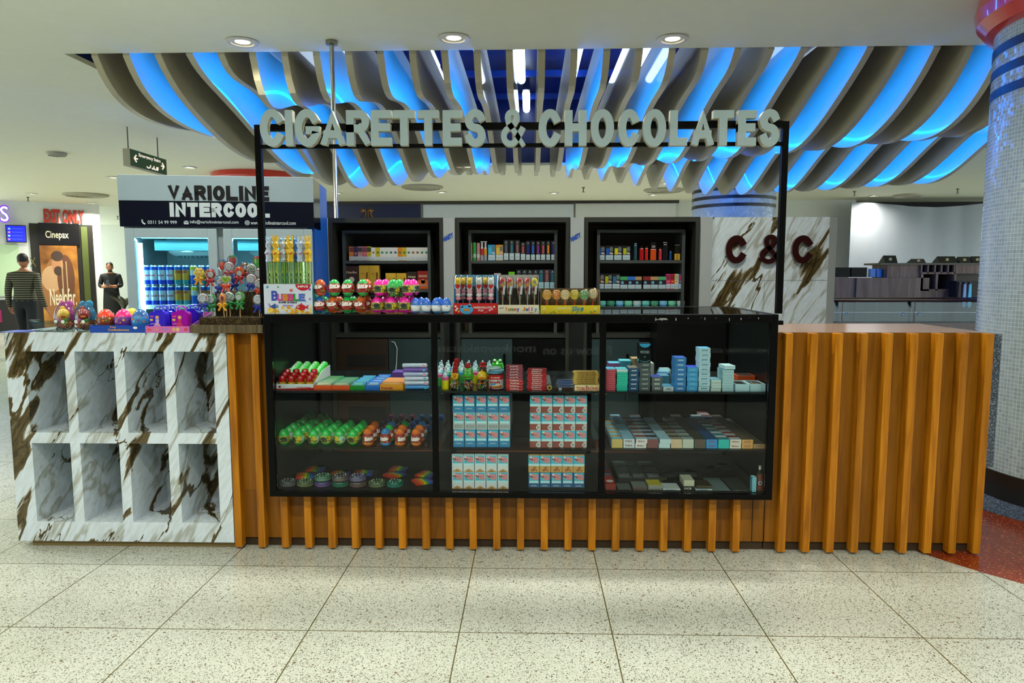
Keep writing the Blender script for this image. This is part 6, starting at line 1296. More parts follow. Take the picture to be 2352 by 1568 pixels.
def marsh(head, label, loc):
    t = thing('marshmallow_lollipop', label, 'lollipop', loc, 'marshmallow lollipops'); t.scale = (1.0, 1.0, 1.36); b = MB(); b.tube([(0, 0, .0), (0, 0, .05)], .0022, P('#b8c8d4', .4), 6); b.build('stick', t)
    b = MB()
    for k in range(4): b.ball((0, 0, .052+.012*k), (.0145-.0006*k, .011, .0085), [PKL, WHM][k % 2], 12, 8)
    b.build('marshmallow_body', t); b = MB(); hm = P(head, .4); b.ball((0, 0, .112), (.0155, .012, .0145), hm, 14, 9); b.ball((-.011, 0, .124), .0045, hm, 8, 6); b.ball((.011, 0, .124), .0045, hm, 8, 6)
    for s_ in (-1, 1): b.ball((s_*.005, -.0115, .115), .0013, PUP, 6, 4)
    b.ball((0, -.0125, .111), .0015, PUP, 6, 4); b.build('bear_head', t); b = MB()
    b.poly([(.0125*(math.sin(u)**3), -.0128, .0945+.0105*(.8125*math.cos(u)-.3125*math.cos(2*u)-.125*math.cos(3*u)-.06*math.cos(4*u))) for u in [2*PI*k/24 for k in range(24)]], RD); b.build('red_heart', t)
    b = MB(); bag(b, .021, .045, .136); b.build('clear_bag', t); return t
mp = {}
for k, (px, Y, hd_) in enumerate(((1051.5, .0, '#d8b01c'), (1078.6, .0, '#d8b01c'), (1100, .0, '#d0d0cc'), (1127.7, .0, '#d0d0cc'), (1063, .05, '#d8b01c'), (1115, .05, '#d8b01c'))):
    x = at(px, 660, 1, Y).x; loc = (x, Y, ZT+.0035); lab = '%s bear marshmallow lollipop in the red carton, %s in the %s row' % ('yellow' if hd_ == '#d8b01c' else 'white', nth(k if k < 4 else k-4), 'front' if k < 4 else 'rear')
    if hd_ in mp: dup(mp[hd_], loc, lab)
    else: mp[hd_] = marsh(hd_, lab, loc)
t, x0, x1, w2, hl = carton(1143.5, 1238, 700, 631, '#cfcbb2', '#3f3a30', '#a8aca8', 'cream fronted carton of fruit jelly lollipops on the case top')
b = MB(); e = -.0006
for i, (ch, c) in enumerate(zip('Yummy Jelly', ('#c8801c', '#a87a20', '#2a8a3c', '#c03a2c', '#2f58b0', '', '#c8801c', '#2a6a9a', '#c03a8a', '#7a3aa0', '#2f8ab0'))):
    if ch == ' ': continue
    low = ch in 'y'; tall = ch in 'YJl'; b.text(ch, (w2*(.17+.072*i), e, hl*(.18 if low else .32)), (w2*(.066 if ch != 'l' else .022), 0, 0), (0, 0, hl*(.44 if tall or low else .30)), P(c, .4), .05)
b.text('Jumi', (w2*.04, e, hl*.5), (w2*.1, 0, .003), (0, 0, hl*.22), P('#2a4a9a', .4), .03); b.text('pops', (w2*.76, e, hl*.06), (w2*.1, 0, 0), (0, 0, hl*.12), P('#b03a2c', .4), .02); b.build('front_print', t)
def jelly(c1, c2, label, loc):
    t = thing('jelly_lollipop', label, 'lollipop', loc, 'fruit jelly lollipops'); t.scale = (1.12, 1.1, 1.5); b = MB(); b.tube([(0, 0, 0), (0, 0, .075)], .0022, P('#c8b884', .4), 6); b.build('stick', t); n = 20
    b = MB()
    for h_, c in ((0, c1), (1, c2)): b.tube([(.0095*math.cos(PI*j/10+PI*h_+.6), 0, .098+.0095*math.sin(PI*j/10+PI*h_+.6)) for j in range(11)], .0058, P(c, .2, coat=.6), 8)
    b.build('jelly_ring', t); b = MB(); b.ball((.002, .0, .078), (.007, .006, .008), P('#a01820', .2), 8, 6); b.ball((-.006, 0, .066), (.006, .005, .006), P('#8a4a2c', .3), 8, 6); b.poly([(.0, -.009, .06), (.009, -.009, .06), (.011, -.009, .088), (.003, -.009, .088)], P('#c8d4d8', .4)); b.build('candy_core', t); b = MB(); bag(b, .0185, .034, .117); b.build('clear_bag', t); return t
jp = {}
for k, px in enumerate((1154.5, 1171, 1194, 1211.6, 1227.7)):
    x = at(px, 660, 1, .02).x; loc = (x, .02, ZT+.0035); lab = 'fruit jelly lollipop in the cream carton, %s from the left' % nth(k); c = ('#b82430', '#c8902c') if k < 4 else ('#c8b820', '#c8b820')
    if c in jp: dup(jp[c], loc, lab, .3*k-.5)
    else: jp[c] = jelly(c[0], c[1], lab, loc)
t, x0, x1, w2, hl = carton(1241.5, 1378.5, 701, 664, '#c8b81c', '#5a4a2c', '#b8a890', 'yellow fronted carton of citrus slice lollipops on the case top')
b = MB(); b.text('Slice', (w2*.52, e, hl*.32), (w2*.2, 0, .003), (.004, 0, hl*.55), P('#1c7a9a', .4), .03); b.text('Lemonfruit', (w2*.26, e, hl*.58), (w2*.24, 0, 0), (0, 0, hl*.2), P('#d8d8b8', .4), .02); rr = random.Random(4)
for i in range(26): x = rr.uniform(.02, .98); z = rr.uniform(.08, .34); b.disc((w2*x, e*(1+.03*i), hl*z), rr.uniform(.002, .0042), P(['#d8701c', '#2a8a3c', '#d8a81c', '#1c8a6a'][i % 4], .4), 1, 10)
for x in (.06, .92): b.disc((w2*x, e*3, hl*.6), .0078, P('#d8d498', .4)); b.disc((w2*x, e*4, hl*.6), .0055, P('#c8c060', .4))
b.build('front_print', t)
def slice_(c, rim, label, loc):
    t = thing('slice_lollipop', label, 'lollipop', loc, 'citrus slice lollipops'); b = MB(); b.tube([(0, 0, 0), (0, 0, .066)], [.009, .004], P('#c0481c', .35), 8); b.build('stick', t); b = MB(); R_ = .0245; zc = .088
    b.lathe([(.001, -.004), (R_*.8, -.004), (R_, -.0015), (R_, .003), (.001, .004)], (0, 0, zc), P(c, .2, coat=.6), 24, 1); b.tube([(R_*.88*math.cos(2*PI*j/24), -.0042, zc+R_*.88*math.sin(2*PI*j/24)) for j in range(24)], .0016, P(rim, .3), 5, True)
    for k in range(6): a = PI/3*k; b.tube([(.004*math.cos(a), -.0044, zc+.004*math.sin(a)), (R_*.74*math.cos(a), -.0044, zc+R_*.74*math.sin(a))], .0009, P(rim, .3), 4)
    b.build('candy_slice', t); b = MB(); bag(b, .0, 0, 0) if 0 else b.lathe([(.006, .012), (.014, .05), (.0262, zc), (.02, zc+.024), (.008, zc+.03)], (0, 0, 0), FILM, 12); b.build('clear_bag', t); return t
sp = {}
for k, (px, dz_, c, rim, nm) in enumerate(((1256, 0, '#c8881c', '#d8c060', 'orange'), (1278.6, 0, '#d07a18', '#d8b050', 'orange'), (1298, 0, '#c8b890', '#d8a83c', 'white labelled'), (1320, 0, '#c8b010', '#d8c840', 'lemon'), (1342, .0, '#4a8a3c', '#b0b8a0', 'green'), (1363, .004, '#c8bc94', '#d8a83c', 'white labelled'))):
    x = at(px, 680, 1, .0).x; loc = (x, .0+.012*(k % 2), ZT+.0035+dz_); lab = '%s slice lollipop in the yellow carton, %s from the left' % (nm, nth(k))
    slice_(c, rim, lab, loc)
# ---------------------------------------------------------------- on the marble counter
ZC = ZM+.0006
x0, x1, _, _ = pb(30, 84, 750, 757, .12); b = MB(); b.box(0, x1-x0, 0, .12, 0, .0015, P('#3a58b8', .2)); stock(b, 'blue_card', 'blue glossy card lying at the end of the marble counter', 'card', (x0, .02, ZC))
x0, x1, z0, z1 = pb(84, 142, 735, 757, .06); w2 = x1-x0; t = thing('clear_mould', 'empty clear plastic tray with a spout beside the toy eggs', 'tray', (x0, .02, ZC)); b = MB(); hh = .05
V = []
for (f_, z) in ((.80, 0), (1.0, hh), (1.06, hh), (1.06, hh-.006)):
    V += [(w2/2+w2/2*f_*sx, .06+.06*f_*sy, z) for sx, sy in ((-1, -1), (1, -1), (1, 1), (-1, 1))]
b.add(V, [(0, 3, 2, 1)]+[(4*i+j, 4*i+(j+1) % 4, 4*i+4+(j+1) % 4, 4*i+4+j) for i in range(3) for j in range(4)], CLEAR); b.build('tray_body', t)
b = MB(); b.prism([(0, 0), (-.04, .010), (-.045, .014), (.002, .012)], 1, .04, .075, CLEAR); o = b.build('spout', t); o.location = (0, 0, hh-.004)
def cardegg(px, c_card, c_fig, c_beak, label):
    x = at(px, 725, 1, .07).x; t = thing('toy_egg', label, 'toy egg', (x, .07, ZC), 'clear toy eggs on the marble counter'); R, h = .05, .145
    b = MB(); b.lathe([(.034, 0), (.040, .004), (.046, .02), (.044, .021), (.036, .006), (.001, .005)], (0, 0, 0), CLEAR, 24); b.build('clear_stand', t)
    b = MB(); b.lathe([(r*.96, z+.006) for r, z in eprof(R, h, .01, .36, 8)], (0, 0, 0), P('#6a4a2c', .5), 22); rr = random.Random(int(px))
    for i in range(60): a = rr.uniform(0, 2*PI); z = h*rr.uniform(.06, .34); r = erad(R, h, z)*.97; b.ball((r*math.cos(a), r*math.sin(a), z+.006), .005, P(['#8a5a34', '#b08a5c', '#4a2f1c', '#a83a3c'][i % 4], .4), 6, 4)
    o = b.build('sweets', t); o['kind'] = 'stuff'
    b = MB(); b.poly([(.046*math.cos(2*PI*k/24)*(1.0), .012, .085+.064*math.sin(2*PI*k/24)) for k in range(24)], P(c_card, .4)); b.ball((-.018, .011, .138), (.016, .003, .018), P(c_card, .4), 10, 6); b.ball((.018, .011, .140), (.020, .003, .018), P(c_card, .4), 10, 6); b.build('backing_card', t)
    b = MB(); b.ball((0, -.012, .088), (.030, .018, .030), P(c_fig, .35), 14, 9); b.ball((.004, -.022, .078), (.016, .010, .008), P(c_beak, .35), 10, 6); b.ball((-.008, -.006, .118), (.014, .010, .012), P(c_fig, .35), 10, 6)
    for s_, c in ((-1, '#a03a90'), (1, '#1f8a34')): b.tube([(s_*.018, -.026, .045), (s_*.018, -.032, .06)], .016, P(c, .3), 10); b.disc((s_*.018, -.049, .053), .009, WHT)
    b.build('toy', t); b = MB(); b.lathe([(r, z+.006) for r, z in eprof(R, h, .36, .9995, 10)], (0, 0, 0), FILM, 24); b.build('clear_dome', t)
cardegg(150, '#c050b0', '#d8b020', '#b03a2c', 'clear toy egg with a pink card and yellow toy'); cardegg(196, '#2f9ad0', '#8e1a18', '#d8801c', 'clear toy egg with a blue card and dark red toy')
x0, x1, z0, z1 = pb(206, 333, 741, 755, -.0); w2 = x1-x0; t = thing('blue_carton', 'blue open carton with orange script holding four big toy eggs', 'display carton', (x0, .0, ZC)); hh = .036; b = MB(); m = P('#1446a8', .35)
b.box(0, w2, 0, .003, 0, hh, m); b.box(0, w2, .217, .22, 0, hh, m); b.box(0, .003, .003, .217, 0, hh, m); b.box(w2-.003, w2, .003, .217, 0, hh, m); b.box(.003, w2-.003, .003, .217, 0, .003, m); b.build('carton', t)
b = MB(); b.text('Confectionery', (w2*.33, -.0006, hh*.15), (w2*.38, 0, 0), (0, 0, hh*.4), P('#d8a030', .4), .03); b.text('Toy', (w2*.36, -.0006, hh*.58), (w2*.12, 0, .002), (0, 0, hh*.28), P('#d8a030', .4), .03); b.disc((w2*.82, -.0006, hh*.68), .011, WHT, 1, 16, .6); b.build('front_print', t)
big = None
for px, Y, ct, cl, cb, nm in ((243, .065, '#d8381c', '#7a3a1c', '#b82a18', 'orange'), (283.5, .065, '#e01878', '#6a3090', '#d0682c', 'pink'), (322.5, .065, '#1c5a9a', '#2f86c0', '#1c5fa8', 'blue'), (303, .155, '#c8c020', '#7a8a20', '#b8b020', 'yellow')):
    x = at(px, 720, 1, Y).x; egg('big_toy_egg', 'big %s toy egg in the blue carton' % nm, 'toy egg', 'big toy eggs in the blue carton', .043, .112, cb, cl, ct, .08, .66, None, 's', (x, Y, ZC+.0035), {'orange': .4, 'pink': 1.8, 'blue': 3., 'yellow': 5}[nm])
x0, x1, z0, z1 = pb(334, 434.5, 743, 756, .0); w2 = x1-x0; hh = .032; t = thing('pink_carton', 'pink open carton with sloping sides holding plastic toy suitcases', 'display carton', (x0, .0, ZC)); b = MB(); m = P('#d06ab0', .4); D_ = .27
b.box(0, w2, 0, .003, 0, hh, m); b.box(0, w2, D_-.003, D_, 0, .09, m); b.box(.003, w2-.003, .003, D_-.003, 0, .003, m)
for x in (0, w2-.003): b.prism([(.003, 0), (D_-.003, 0), (D_-.003, .09), (.003, hh)], 0, x, x+.003, P('#a85ab0', .4))
b.build('carton', t); b = MB(); e = -.0006
b.quad((w2*.04, e, hh*.3), (w2*.13, e, hh*.3), (w2*.13, e, hh*.62), (w2*.04, e, hh*.62), P('#d0583c', .4)); b.text('Toy', (w2*.2, e, hh*.3), (w2*.1, 0, 0), (0, 0, hh*.35), P('#d8b83c', .4), .03); b.text('Candy', (w2*.36, e, hh*.3), (w2*.17, 0, .002), (0, 0, hh*.4), P('#7a8ad8', .4), .03); b.disc((w2*.65, e, hh*.5), .010, P('#d8a878', .4)); b.disc((w2*.73, e, hh*.5), .010, P('#d8b888', .4)); b.quad((w2*.88, e, hh*.3), (w2*.96, e, hh*.3), (w2*.96, e, hh*.75), (w2*.88, e, hh*.75), P('#c84a5c', .4)); b.build('front_print', t)
def suitcase(c, label, loc, front):
    t = thing('toy_suitcase', label, 'toy suitcase', loc, 'plastic toy suitcases in the pink carton'); m = P(c, .12, coat=.8); w, h = .088, .10; b = MB()
    pts = []
    for cx_, cz_, a0 in ((w/2-.018, h-.018, 0), (-w/2+.018, h-.018, 90), (-w/2+.006, .006, 180), (w/2-.006, .006, 270)):
        r = .018 if cz_ > .05 else .006; pts += [(cx_+r*math.cos(math.radians(a0+15*k)), cz_+r*math.sin(math.radians(a0+15*k))) for k in range(7)]
    b.prism(pts, 1, -.016, .016, m); b.prism([(x*.9, z*.92+.003) for x, z in pts], 1, -.02, -.016, m); b.build('shell', t, .003)
    b = MB(); b.tube([(-.022, 0, h-.002), (-.022, 0, h+.016), (-.014, 0, h+.025), (.014, 0, h+.025), (.022, 0, h+.016), (.022, 0, h-.002)], .0042, m, 8); b.box(-.022, .022, -.003, .003, h, h+.008, m); b.build('handle', t)
    if front:
        b = MB(); e = -.0206; d1, d2 = front
        b.poly([(-.034, e, .004), (.026, e, .004), (.014, e, .034), (.004, e, .048), (-.008, e, .048), (-.018, e, .034)], P(d1, .4)); b.poly([(-.006, e*1.005, .044), (.006, e*1.005, .044), (.010, e*1.005, .062), (-.010, e*1.005, .062)], P(d2, .4)); b.disc((0, e*1.01, .072), .009, P('#d8b06a', .4)); b.disc((.001, e*1.015, .070), .006, P('#d8a078', .4))
        b.quad((-.036, e, .074), (-.018, e, .074), (-.018, e, .080), (-.036, e, .080), P('#d05a6a', .4)); b.disc((-.030, e, .060), .009, P('#c8b040', .4), 1, 10, .7); b.quad((-.036, e, .036), (-.016, e, .040), (-.016, e, .044), (-.036, e, .040), P('#a890d0', .4)); b.build('front_sticker', t)
    return t
xa = at(364.5, 700, 1, .03).x; xb = at(416, 700, 1, .03).x
suitcase('#3a2ad0', 'front blue violet toy suitcase in the pink carton', (xa, .03, ZC+.0035), ('#c89ac8', '#b8a0d8')); suitcase('#a012a8', 'front magenta toy suitcase in the pink carton', (xb, .03, ZC+.0035), ('#d0306a', '#c0284a'))
for k, (px, Y) in enumerate(((376, .08), (392, .125), (401, .17), (452, .13), (446, .2))): suitcase('#2020c0', 'rear blue toy suitcase in the pink carton, %s' % ['nearest the blue violet one', 'second behind it', 'third behind it', 'behind the magenta one', 'last at the back'][k], (min(max(at(px, 700, 1, Y).x, x0+.05), x1-.05), Y, ZC+.0035+.012*(k+1)*.0), None)
# lollipop planter
x0, x1, z0, z1 = pb(438, 603, 743, 760, -.02); w2 = x1-x0; t = thing('lollipop_planter', 'weathered wooden planter filled with straw, full of ribboned lollipops', 'planter', (x0, -.02, ZC)); hh = .04; D_ = .36; b = MB()
b.box(0, w2, 0, .012, 0, hh, DARKWOOD); b.box(0, w2, D_-.012, D_, 0, hh, DARKWOOD); b.box(0, .012, .012, D_-.012, 0, hh, DARKWOOD); b.box(w2-.012, w2, .012, D_-.012, 0, hh, DARKWOOD); b.box(.012, w2-.012, .012, D_-.012, 0, .006, DARKWOOD); b.build('wooden_tray', t)
STRAW = wood_mat('dry straw', '#171107', '#2c2210', '#54431f', 9, .9)
b = MB(); b.box(.04, w2-.013, .014, .15, .006, .075, STRAW); b.box(.06, w2-.013, .15, D_-.014, .006, .20, STRAW); rr = random.Random(11)
for i in range(900):
    up = rr.random() < .55; x = rr.uniform(.05, w2-.02); y, z = (rr.uniform(.012, .016), rr.uniform(.01, .074)) if up else (rr.uniform(.148, .152), rr.uniform(.08, .2))
    if rr.random() < .3: y, z = (rr.uniform(.02, .14), .075) if up else (rr.uniform(.16, .3), .2)
    a = rr.uniform(0, PI); l_ = rr.uniform(.008, .022); dx, dz = l_*math.cos(a), l_*math.sin(a)
    b.tube([(x-dx/2, y, max(.008, z-dz/2)), (x, y-.004, z), (min(x+dx/2, w2-.014), y-.001, z+dz/2)], .0008, P(['#4a3a1c', '#6a542c', '#2c2210', '#806a3c'][i % 4], .8), 3)
o = b.build('straw', t); o['kind'] = 'stuff'
BADGE = P('#c8d0d2', .4)
def lolly(px, py, Y, kind, cs_, rib, label, badge='#c0303c', br=.017, tilt=0, bx=0, bz=0):
    p = at(px, py, 1, Y); base = ZC+(.06 if Y < .12 else .14); L_ = p.z-base; t = thing('ribbon_lollipop', label, 'lollipop', (p.x, Y, base-.02), 'ribboned lollipops in the planter', 0); h = L_+.02
    b = MB(); b.tube([(-tilt*h, .002, 0), (0, .002, h)], .0022, P('#b09468', .6), 6); b.build('stick', t)
    b = MB(); R_ = .026
    if kind == 'heart': b.prism([(R_*.062*16*math.sin(u)**3, h+R_*.062*(13*math.cos(u)-5*math.cos(2*u)-2*math.cos(3*u)-math.cos(4*u))) for u in [2*PI*k/24 for k in range(24)]], 1, -.004, .006, P(cs_[0], .3)); b.prism([(R_*.047*16*math.sin(u)**3, h+R_*.047*(13*math.cos(u)-5*math.cos(2*u)-2*math.cos(3*u)-math.cos(4*u))) for u in [2*PI*k/24 for k in range(24)]], 1, -.006, -.004, P(cs_[1], .3)); b.text('SUGAR', (-.011, -.0064, h+.003), (.022, 0, 0), (0, 0, .004), P('#3a4a10', .4), .02); b.text('FREE', (-.007, -.0064, h-.004), (.014, 0, 0), (0, 0, .004), P('#3a4a10', .4), .02)
    elif kind == 'flower':
        for k in range(6): b.ball((.017*math.cos(PI/3*k), 0, h+.017*math.sin(PI/3*k)), (.012, .006, .012), P(cs_[k % len(cs_)], .3, coat=.5), 10, 7)
        b.ball((0, -.003, h), (.011, .006, .011), P(cs_[-1], .3), 10, 7)
    elif kind == 'oval': b.ball((0, 0, h), (.017, .008, .026), P(cs_[0], .25, coat=.5), 14, 9); b.ball((0, -.004, h-.001), (.010, .006, .017), P(cs_[1], .25), 12, 8)
    elif kind == 'berry': b.prism([(-.014, h+.02), (.014, h+.02), (.016, h), (.006, h-.022), (-.006, h-.022), (-.016, h)], 1, -.006, .006, P(cs_[0], .3, coat=.5)); b.prism([(-.014, h+.02), (-.008, h+.034), (0, h+.024), (.009, h+.036), (.014, h+.02)], 1, -.005, .005, P(cs_[1], .3))
    else:
        n = 28; b.lathe([(.001, -.004), (R_*.85, -.004), (R_, 0), (R_*.85, .005), (.001, .005)], (0, 0, h), P(cs_[0], .25, coat=.5), 24, 1)
        for q_ in range(5):
            a0 = 2*PI*q_/5; b.tube([(R_*(.1+.78*k/8)*math.cos(a0+1.9*k/8), -.0048, h+R_*(.1+.78*k/8)*math.sin(a0+1.9*k/8)) for k in range(9)], .0016, P(cs_[1+q_ % (len(cs_)-1)] if len(cs_) > 1 else cs_[0], .25), 5)
    b.build('candy', t)
    if badge:
        b = MB(); n = 32; b.poly([(bx+br*(1.0 if k % 2 else .88)*math.cos(2*PI*k/n), -.0072, h+bz+br*(1.0 if k % 2 else .88)*math.sin(2*PI*k/n)) for k in range(n)], BADGE)
        for k in range(14): b.disc((bx+br*.84*math.cos(2*PI*k/14), -.0076, h+bz+br*.84*math.sin(2*PI*k/14)), br*.095, P(badge, .4), 1, 6)
        b.text('Candy', (bx-br*.5, -.0076, h+bz+br*.08), (br*1.0, 0, 0), (0, 0, br*.3), P('#a0303c', .4), .01); b.text('Shop', (bx-br*.42, -.0076, h+bz-br*.36), (br*.84, 0, 0), (0, 0, br*.3), P('#3a6a9a', .4), .01); b.build('badge', t)
    b = MB(); b.lathe([(.003, h-.036), (.012, h-.026), (R_*1.08, h-.004), (R_*.9, h+.022), (.012, h+.03)], (0, 0, 0), FILM, 10); b.build('clear_bag', t)
    if rib:
        b = MB(); m = P(rib, .35); z = h-.034
        for s_ in (-1, 1):
            b.tube([(0, -.004, z), (s_*.012, -.010, z+.009), (s_*.024, -.006, z+.004), (s_*.014, -.004, z-.004), (0, -.005, z)], [.003, .006, .005, .006, .003], m, 6)
            b.tube([(0, -.005, z), (s_*.010, -.009, z-.014), (s_*.018, -.006, z-.026)], [.003, .0055, .006], m, 5)
        b.ball((0, -.007, z), .005, m, 8, 6); b.build('ribbon', t)
BLU, GRN, YEL, ORG, RDR = '#0f2a9a', '#12843c', '#d89a10', '#d8401c', '#b01820'
for a in ((467, 686, .03, 'disc', ('#b0b8bc', '#c84a30', '#2f3a44'), BLU, 'badge lollipop with a blue ribbon at the front end of the planter', '#202428', .017, .03),
          (485, 688, .055, 'disc', ('#3f9a5c', '#c8d4cc', '#2a6a8a'), GRN, 'badge lollipop with a green ribbon, second in the front row', '#20884a', .018, -.03),
          (511, 685, .03, 'oval', ('#d87a14', '#7a1c0c'), YEL, 'orange oval lollipop with a yellow ribbon in the front row', None, .017, -.05),
          (526, 682, .06, 'disc', ('#c8d4cc', '#1f6a3c', '#20282c'), GRN, 'green and white swirl lollipop with a dark dotted badge', '#20282c', .015, -.02, -.004),
          (551, 682, .03, 'disc', ('#3f9a3c', '#c8d8c8', '#8ab84a'), GRN, 'lime striped lollipop with a green ribbon', '#202428', .015, .03, -.004),
          (593, 689, .03, 'disc', ('#9fb8c0', '#c8d0d4', '#4a5a8a'), BLU, 'pale lollipop with a blue ribbon beside the display case', '#c8502c', .020, -.05),
          (457, 627, .14, 'flower', ('#d8b820', '#d0a818'), YEL, 'yellow flower lollipop with a yellow ribbon', None, .017, -.02),
          (483, 630, .16, 'disc', (RDR, '#d87a3c', '#e0c8a0'), RDR, 'red lollipop with a red ribbon behind the yellow flower', '#2a8a6a', .016, -.02, .004),
          (505, 646, .14, 'disc', ('#3f9ab8', '#c8d4d8', '#2a4a7a'), BLU, 'blue lollipop with a blue ribbon behind the green heart', '#b02a5c', .015, 0, .0),
          (519, 642, .10, 'heart', ('#c8b8a0', '#8ab81c'), ORG, 'green heart lollipop with an orange ribbon', None, .017, .02),
          (511, 610, .20, 'berry', (ORG, '#3a7aa0'), None, 'orange lollipop at the top of the bouquet', None, .017, 0),
          (534, 600, .22, 'berry', (RDR, '#3a8a4a'), None, 'red strawberry lollipop at the top of the bouquet', None, .017, 0),
          (526, 613, .19, 'disc', ('#c0b8bc', '#b03a5c', '#c8c8d0'), RDR, 'pink badge lollipop under the red strawberry', '#b02a5c', .018, .02),
          (538, 640, .18, 'disc', ('#1a3aa0', '#2f62c0', '#16308a'), BLU, 'dark blue lollipop behind the green heart', None, .017, 0),
          (549, 624, .17, 'disc', (ORG, '#d8901c', '#b02a18'), RDR, 'orange red lollipop with a side badge', '#202428', .014, 0, .004, -.008),
          (562, 615, .22, 'disc', ('#7a4a34', '#c8a08a', '#5a2f20'), RDR, 'brown lollipop in the back row', '#202428', .013, 0, .008),
          (577, 617, .20, 'disc', ('#c8d4c8', '#1a5a34', '#24424a'), None, 'dark green zebra lollipop in the back row', None, .017, 0),
          (577, 641, .13, 'disc', ('#c8c0c4', '#c83c30', '#b0b8bc'), BLU, 'big badge lollipop with a dark blue ribbon', '#b02a4c', .021, -.02),
          (596, 652, .11, 'disc', ('#c8b8b0', '#c83c20', '#c8c8c8'), ORG, 'badge lollipop with an orange ribbon beside the display case', '#2a2a34', .018, -.02),
          (594, 628, .20, 'disc', ('#c0b4b8', '#b0402c', '#98b0b8'), None, 'red dotted badge lollipop in the back row beside the sign post', '#b02a3c', .017, 0),
          (590, 603, .24, 'berry', ('#3f9a20', '#c83a20'), None, 'green lollipop at the top beside the sign post', None, .017, 0)):
    lolly(*a)
# ---------------------------------------------------------------- drinks in the fridge
def cloc(px, off):
    """local x in the fridge of picture column px at depth off behind its front"""
    d = _f+_r*((px-1176)/FPX)-_u*((600-784)/FPX); n = Vector((-math.sin(fr_rot), math.cos(fr_rot), 0)); u = Vector((math.cos(fr_rot), math.sin(fr_rot), 0)); o = Vector((fa.x, .98, 0))
    p = CAM+d*(((o-CAM).dot(n)+off)/d.dot(n)); return (p-o).dot(u)
fu, fn_ = Vector((math.cos(fr_rot), math.sin(fr_rot), 0)), Vector((-math.sin(fr_rot), math.cos(fr_rot), 0))
def fpos(lx, ly, z): return Vector((fa.x, .98, z))+fu*lx+fn_*ly
def can(kind, label, loc):
    t = thing('drink_can', label, 'drink can', loc, 'energy drink cans in the fridge', fr_rot); r, h = .0262, .132; SV = P('#b8c8d0', .25, .8)
    cols = {'a': ['#1c48b8', '#b4c8d8', '#b4c8d8', '#1c3fc0'], 'b': ['#1c58b0', '#c89a3c', '#c8902c', '#2f8a94'], 'c': ['#c8c020', '#c8d4d8', '#1c58c0', '#1c58c0']}[kind]
    b = MB(); zs = [.008, .035, .066, .1, .122]
    for i in range(4): b.lathe([(r, zs[i]), (r, zs[i+1])], (0, 0, 0), P(cols[3-i], .3, .2), 18)
    fn = lambda p: Vector(((r+.0007)*math.sin(p.x/r), -(r+.0007)*math.cos(p.x/r), p.z))
    if kind == 'a': b.text('Red Bull', (-r*.7, 0, .060), (r*1.4, 0, 0), (0, 0, .012), P('#b81c28', .4), .03, 0, fn); b.poly([fn(Vector((x*r, 0, z))) for x, z in ((-.9, .1), (-.2, .1), (.0, .035), (-.9, .035))], P('#1c3fc0', .3))
    else: b.text('STING', (-r*.7, 0, .075), (r*1.4, 0, .006), (0, 0, .018), P('#a82a1c' if kind == 'b' else '#c8d4d8', .4), .04, 0, fn); b.poly([fn(Vector((x*r, 0, z))) for x, z in ((-.2, .12), (.8, .122), (.9, .09), (.3, .08))], P('#16308a', .3))
    b.build('can_body', t); b = MB(); b.lathe([(r*.8, 0), (r, .008)], (0, 0, 0), SV, 18); b.lathe([(r, .122), (r*.82, .129), (r*.82, h), (r*.76, h), (r*.74, h-.003), (.001, h-.003)], (0, 0, 0), SV, 18); b.build('can_ends', t); return t
cp = {}
for r in range(2):
    for c in range(9):
        px = 334+18.4*c; kind = 'aaaabbcbb'[c]; lx = cloc(px, .10); loc = fpos(lx, .10+.0*(r), 1.1955+r*.1326)
        lab = '%s drink can in the lit fridge, %s row, %s from the light tube' % ({'a': 'blue and silver', 'b': 'blue and yellow', 'c': 'yellow topped'}[kind], ['lower', 'upper'][r], nth(c))
        if kind in cp: dup(cp[kind], loc, lab, fr_rot+random.uniform(-.3, .3))
        else: cp[kind] = can(kind, lab, loc)
for k in range(7):
    lx = cloc(338+24*k, .12); t = thing('drink_bottle', 'red capped bottle on the lower fridge shelf, %s from the light tube' % nth(k), 'bottle', fpos(lx, .12, .9305), 'red capped bottles in the fridge', fr_rot); b = MB(); b.lathe([(.028, 0), (.03, .01), (.03, .12), (.02, .16), (.018, .175)], (0, 0, 0), P('#8fc4cc', .2), 16); b.build('bottle_body', t)
    b = MB(); b.lathe([(.0205, .176), (.0205, .196), (.001, .197)], (0, 0, 0), P('#c83038', .35), 16); b.build('cap', t)
